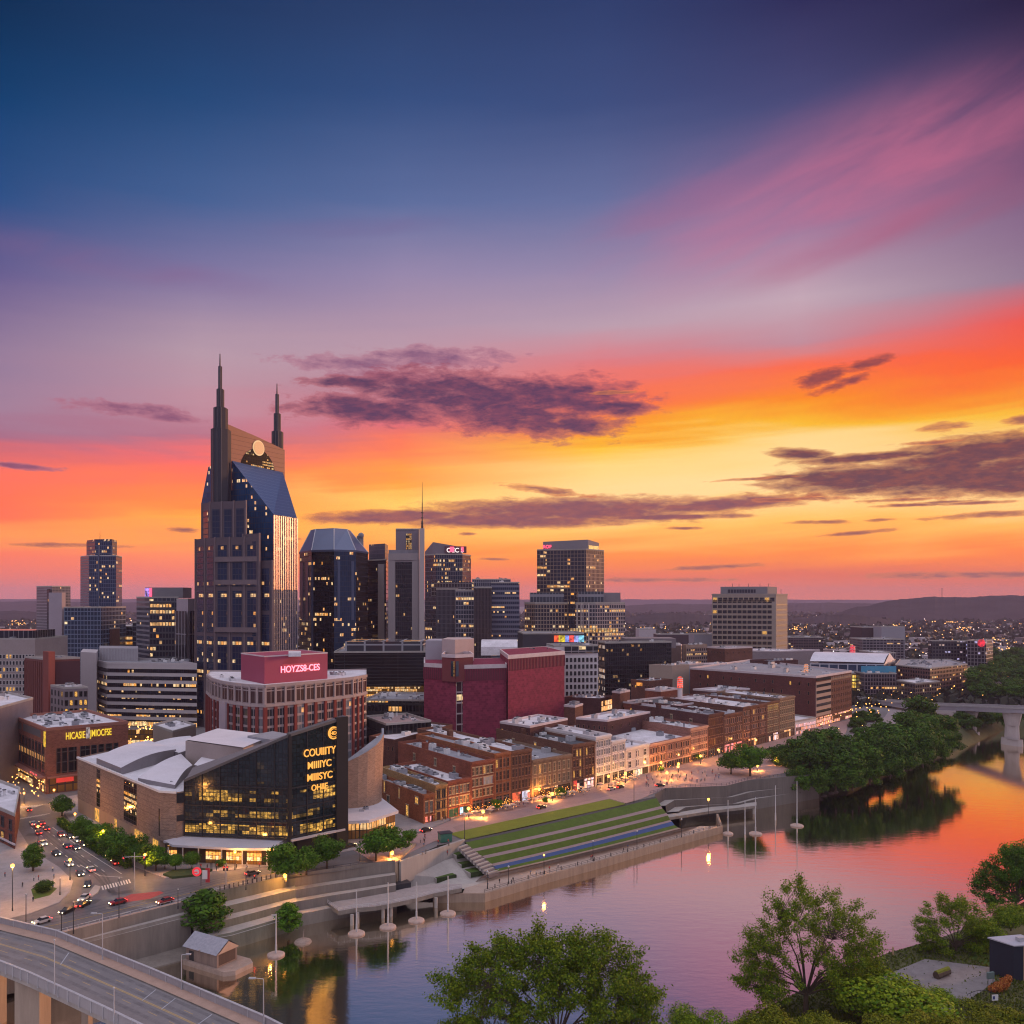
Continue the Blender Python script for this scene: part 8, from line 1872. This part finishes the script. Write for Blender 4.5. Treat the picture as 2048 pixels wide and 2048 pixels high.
DESC = ['person in a pale top and dark trousers','person dressed all in black','person in a red top and dark trousers','person in a blue top and tan trousers']
def people(spots, where, z):
    for k, (px, row) in enumerate(spots):
        i = (k*7+len(spots)) % 4; o = bpy.data.objects.new('person', PM[i]); COL.objects.link(o); o.location = V3(G(px,row,z),z); o.rotation_euler = (0,0,rt.uniform(0,6.28))
        tag(o, DESC[i]+' '+where, 'person', 'people '+where+', '+DESC[i][10:])
r2 = random.Random(5)
people([(r2.uniform(1290,1440), 0) for _ in range(0)], '', 0)
people([(lambda px: (px, 1570-(px-1290)*.10+r2.uniform(-14,6)))(r2.uniform(1292,1440)) for _ in range(54)], 'on the railed plaza', .17)
people([(lambda px: (px, 1648-(px-850)*.215+r2.uniform(-4,6)))(r2.uniform(880,1240)) for _ in range(46)], 'before the brick row', .2)
people([(lambda px: (px, 1782-(px-969)*.268+r2.uniform(-8,-2)))(r2.uniform(975,1420)) for _ in range(12)], 'on the quay', -9.5)
people([(r2.uniform(770,900), r2.uniform(1672,1712)) for _ in range(22)], 'by the small round tree', .17)
people([(r2.uniform(400,520), r2.uniform(1732,1742)) for _ in range(10)], 'by the museum entrance', .17)
people([(r2.uniform(5,140), r2.uniform(1735,1810)) for _ in range(9)], 'on the corner plaza', .2)
# cafe tables with parasols, banners and kiosk
TB = thing('cafe_table', 'small round cafe table with a pale parasol outside the brick row', 'table', (0,0,0), group='parasol tables outside the brick row')
MB().tube((0,0,.72),(0,0,.76),.5,.5,14).build('tabletop', WHITEM, TB); MB().tube((0,0,0),(0,0,2.4),.05).build('pole', DARKM, TB); MB().tube((0,0,2.2),(0,0,2.8),1.5,.05,10).build('parasol', mat('parasol_cloth', (.55,.38,.30), .9, .2), TB)
first = True
for k in range(30):
    px = 905+k*12.2+r2.uniform(-3,3); p = FL(px); p = p+Vector((.71,-.70))*r2.uniform(3.5,8)
    if first: TB.location = V3(p,.17); first = False
    else: copy_tree(TB, loc=V3(p,.17))
KI = thing('kiosk', 'small green glass kiosk at the top of the steps', 'kiosk', V3(G(890,1682,.2),.2)); p = G(890,1682,.2)
MB().box((p.x,p.y,.2),(4.2,3.2,2.9),.4).build('body', mat('green_glass', (.05,.16,.12), .2, .3, .8), KI); MB().box((p.x,p.y,3.1),(4.6,3.6,.25),.4).build('roof', DARKM, KI)
# string lights in cafe trees
mb = MB(); r3 = random.Random(2)
for k in range(300):
    px = r3.choice((r3.uniform(1062,1100), r3.uniform(1112,1145), r3.uniform(985,1010), r3.uniform(925,985), r3.uniform(1205,1262), r3.uniform(1290,1480))); p = FL(px)+Vector((.71,-.70))*r3.uniform(2,9); z = r3.uniform(1.2,4.2)
    mb.ball((p.x,p.y,z), .10, 0, 6, 4)
tag(mb.build('string_lights', emit('bulbs', (1.0,.42,.06), 4.5)), kind='stuff')

# ================================================================ distant town and woods
g = random.Random(77)
tw = MB(); tw2 = MB(); lt = MB(); lt2 = MB(); wd = []
for k in range(2600):
    d = 820*(5.2**g.random()); px = g.uniform(-80, 2130)
    if d < 1100 and 1230 < px < 1700: d += 400
    c = Wd(px,d); s = g.uniform(9,26); h = g.uniform(4,11)
    (tw if g.random() < .6 else tw2).box((c.x,c.y,0),(s,s*g.uniform(.5,1.4),h),g.uniform(0,1.5))
for k in range(1500):
    d = 900*(5**g.random()); px = g.uniform(-60, 2110); c = Wd(px,d); s = .55+d/1500*g.uniform(.4,.9)
    (lt if g.random() < .75 else lt2).ball((c.x,c.y,g.uniform(5,14)), s*.62, 0, 6, 4)
for cx, cd, n in ((28,3000,26),(48,2700,14),(1345,3600,30),(1375,3300,24),(1640,3600,30),(1690,3300,14),(1590,2300,18),(1310,2200,16),(1390,2000,14),(1900,3000,20),(1985,1600,26),(1940,2300,20),(2010,1300,30),(1800,2400,18),(240,2000,14)):
    for k in range(n):
        c = Wd(cx+g.gauss(0,14), cd*g.uniform(.96,1.04)); lt.ball((c.x,c.y,g.uniform(6,16)), cd/1774*g.uniform(.5,1.1), 0, 6, 4)
tag(tw.build('distant_houses', mat('distant_wall', (.22,.17,.18), .9, .3, .02)), kind='stuff'); tag(tw2.build('distant_houses', mat('distant_roof', (.42,.38,.42), .9, .3, .02)), kind='stuff')
tag(lt.build('distant_lights', emit('far_amber', (1.0,.46,.12), 3.4)), kind='stuff'); tag(lt2.build('distant_lights', emit('far_white', (1.0,.82,.75), 2.6)), kind='stuff')
gg = np.random.default_rng(6); N = 42000
d = 700*(7.5**gg.random(N)); px = gg.uniform(-100,2150,N); keep = ~((d < 1150) & (px < 1700)); d, px = d[keep], px[keep]; N = len(d)
x = (px-1024)*d/F; s = gg.uniform(5,12,N)*(d/1800)**.5; c = np.stack([x, d, s*gg.uniform(.2,.9,N)], 1)
u = gg.normal(size=(N,3)); u /= np.linalg.norm(u,axis=1)[:,None]; w = np.cross(u, gg.normal(size=(N,3))); w /= np.linalg.norm(w,axis=1)[:,None]
q = bpy.data.objects.new('distant_woods', raw_quads('distant_woods', np.stack([c-u*s[:,None]*.7,c-w*s[:,None]*.6,c+u*s[:,None]*.7,c+w*s[:,None]*.6],1).reshape(-1,3), leafmat('distant_leaves', (.030,.034,.026), (.055,.055,.042), .1))); COL.objects.link(q); tag(q, kind='stuff')
# near-street glow behind the brick hotel and museum: lamps seen only as points of light
mb = MB(); g2 = random.Random(12)
for k in range(300):
    px, row = g2.choice(((g2.uniform(60,165),g2.uniform(1405,1440)),(g2.uniform(255,310),g2.uniform(1465,1500)),(g2.uniform(0,100),g2.uniform(1545,1610)),(g2.uniform(735,775),g2.uniform(1475,1505)))); p = G(px,row); mb.ball((p.x,p.y,g2.uniform(2,6)), p.y/1774*g2.uniform(.7,1.4), 0, 6, 4)
for k in range(150):
    f = g2.random(); px = 1640+f*400+g2.gauss(0,8); row = 1455-f*110+g2.gauss(0,14); p = G(px,row); mb.ball((p.x,p.y,g2.uniform(2,9)), p.y/1774*g2.uniform(.5,1.0), 0, 6, 4)
tag(mb.build('street_lights', emit('street_points', (1.0,.46,.10), 6)), kind='stuff')
o = thing('radio_mast', 'thin radio mast standing on the wooded ridge', 'mast', V3(Wd(1884,3800),80)); c = Wd(1884,3800)
MB().tube(V3(c,80), V3(c,ZY(1177,3800)), 1.3, .9, 6).build('mast', DARKM, o); MB().box((c.x,c.y,ZY(1178,3800)),(6,2,2)).build('aerial', DARKM, o)

# ================================================================ haze over the plain
hz = bpy.data.materials.new('haze'); hz.use_nodes = True; nt = hz.node_tree; nt.nodes.clear()
ho = nt.nodes.new('ShaderNodeOutputMaterial'); pv = nt.nodes.new('ShaderNodeVolumePrincipled'); pv.inputs['Color'].default_value = (.74,.60,.93,1); pv.inputs['Density'].default_value = HAZE_D; pv.inputs['Anisotropy'].default_value = .0
nt.links.new(pv.outputs[0], ho.inputs['Volume'])
try: hz.volume_sampling = 'MULTIPLE_IMPORTANCE'
except Exception: pass
tag(MB().box((0,6300,-14.8),(29000,13800,14.8+262)).build('haze', hz), kind='stuff')
bpy.context.view_layer.update()
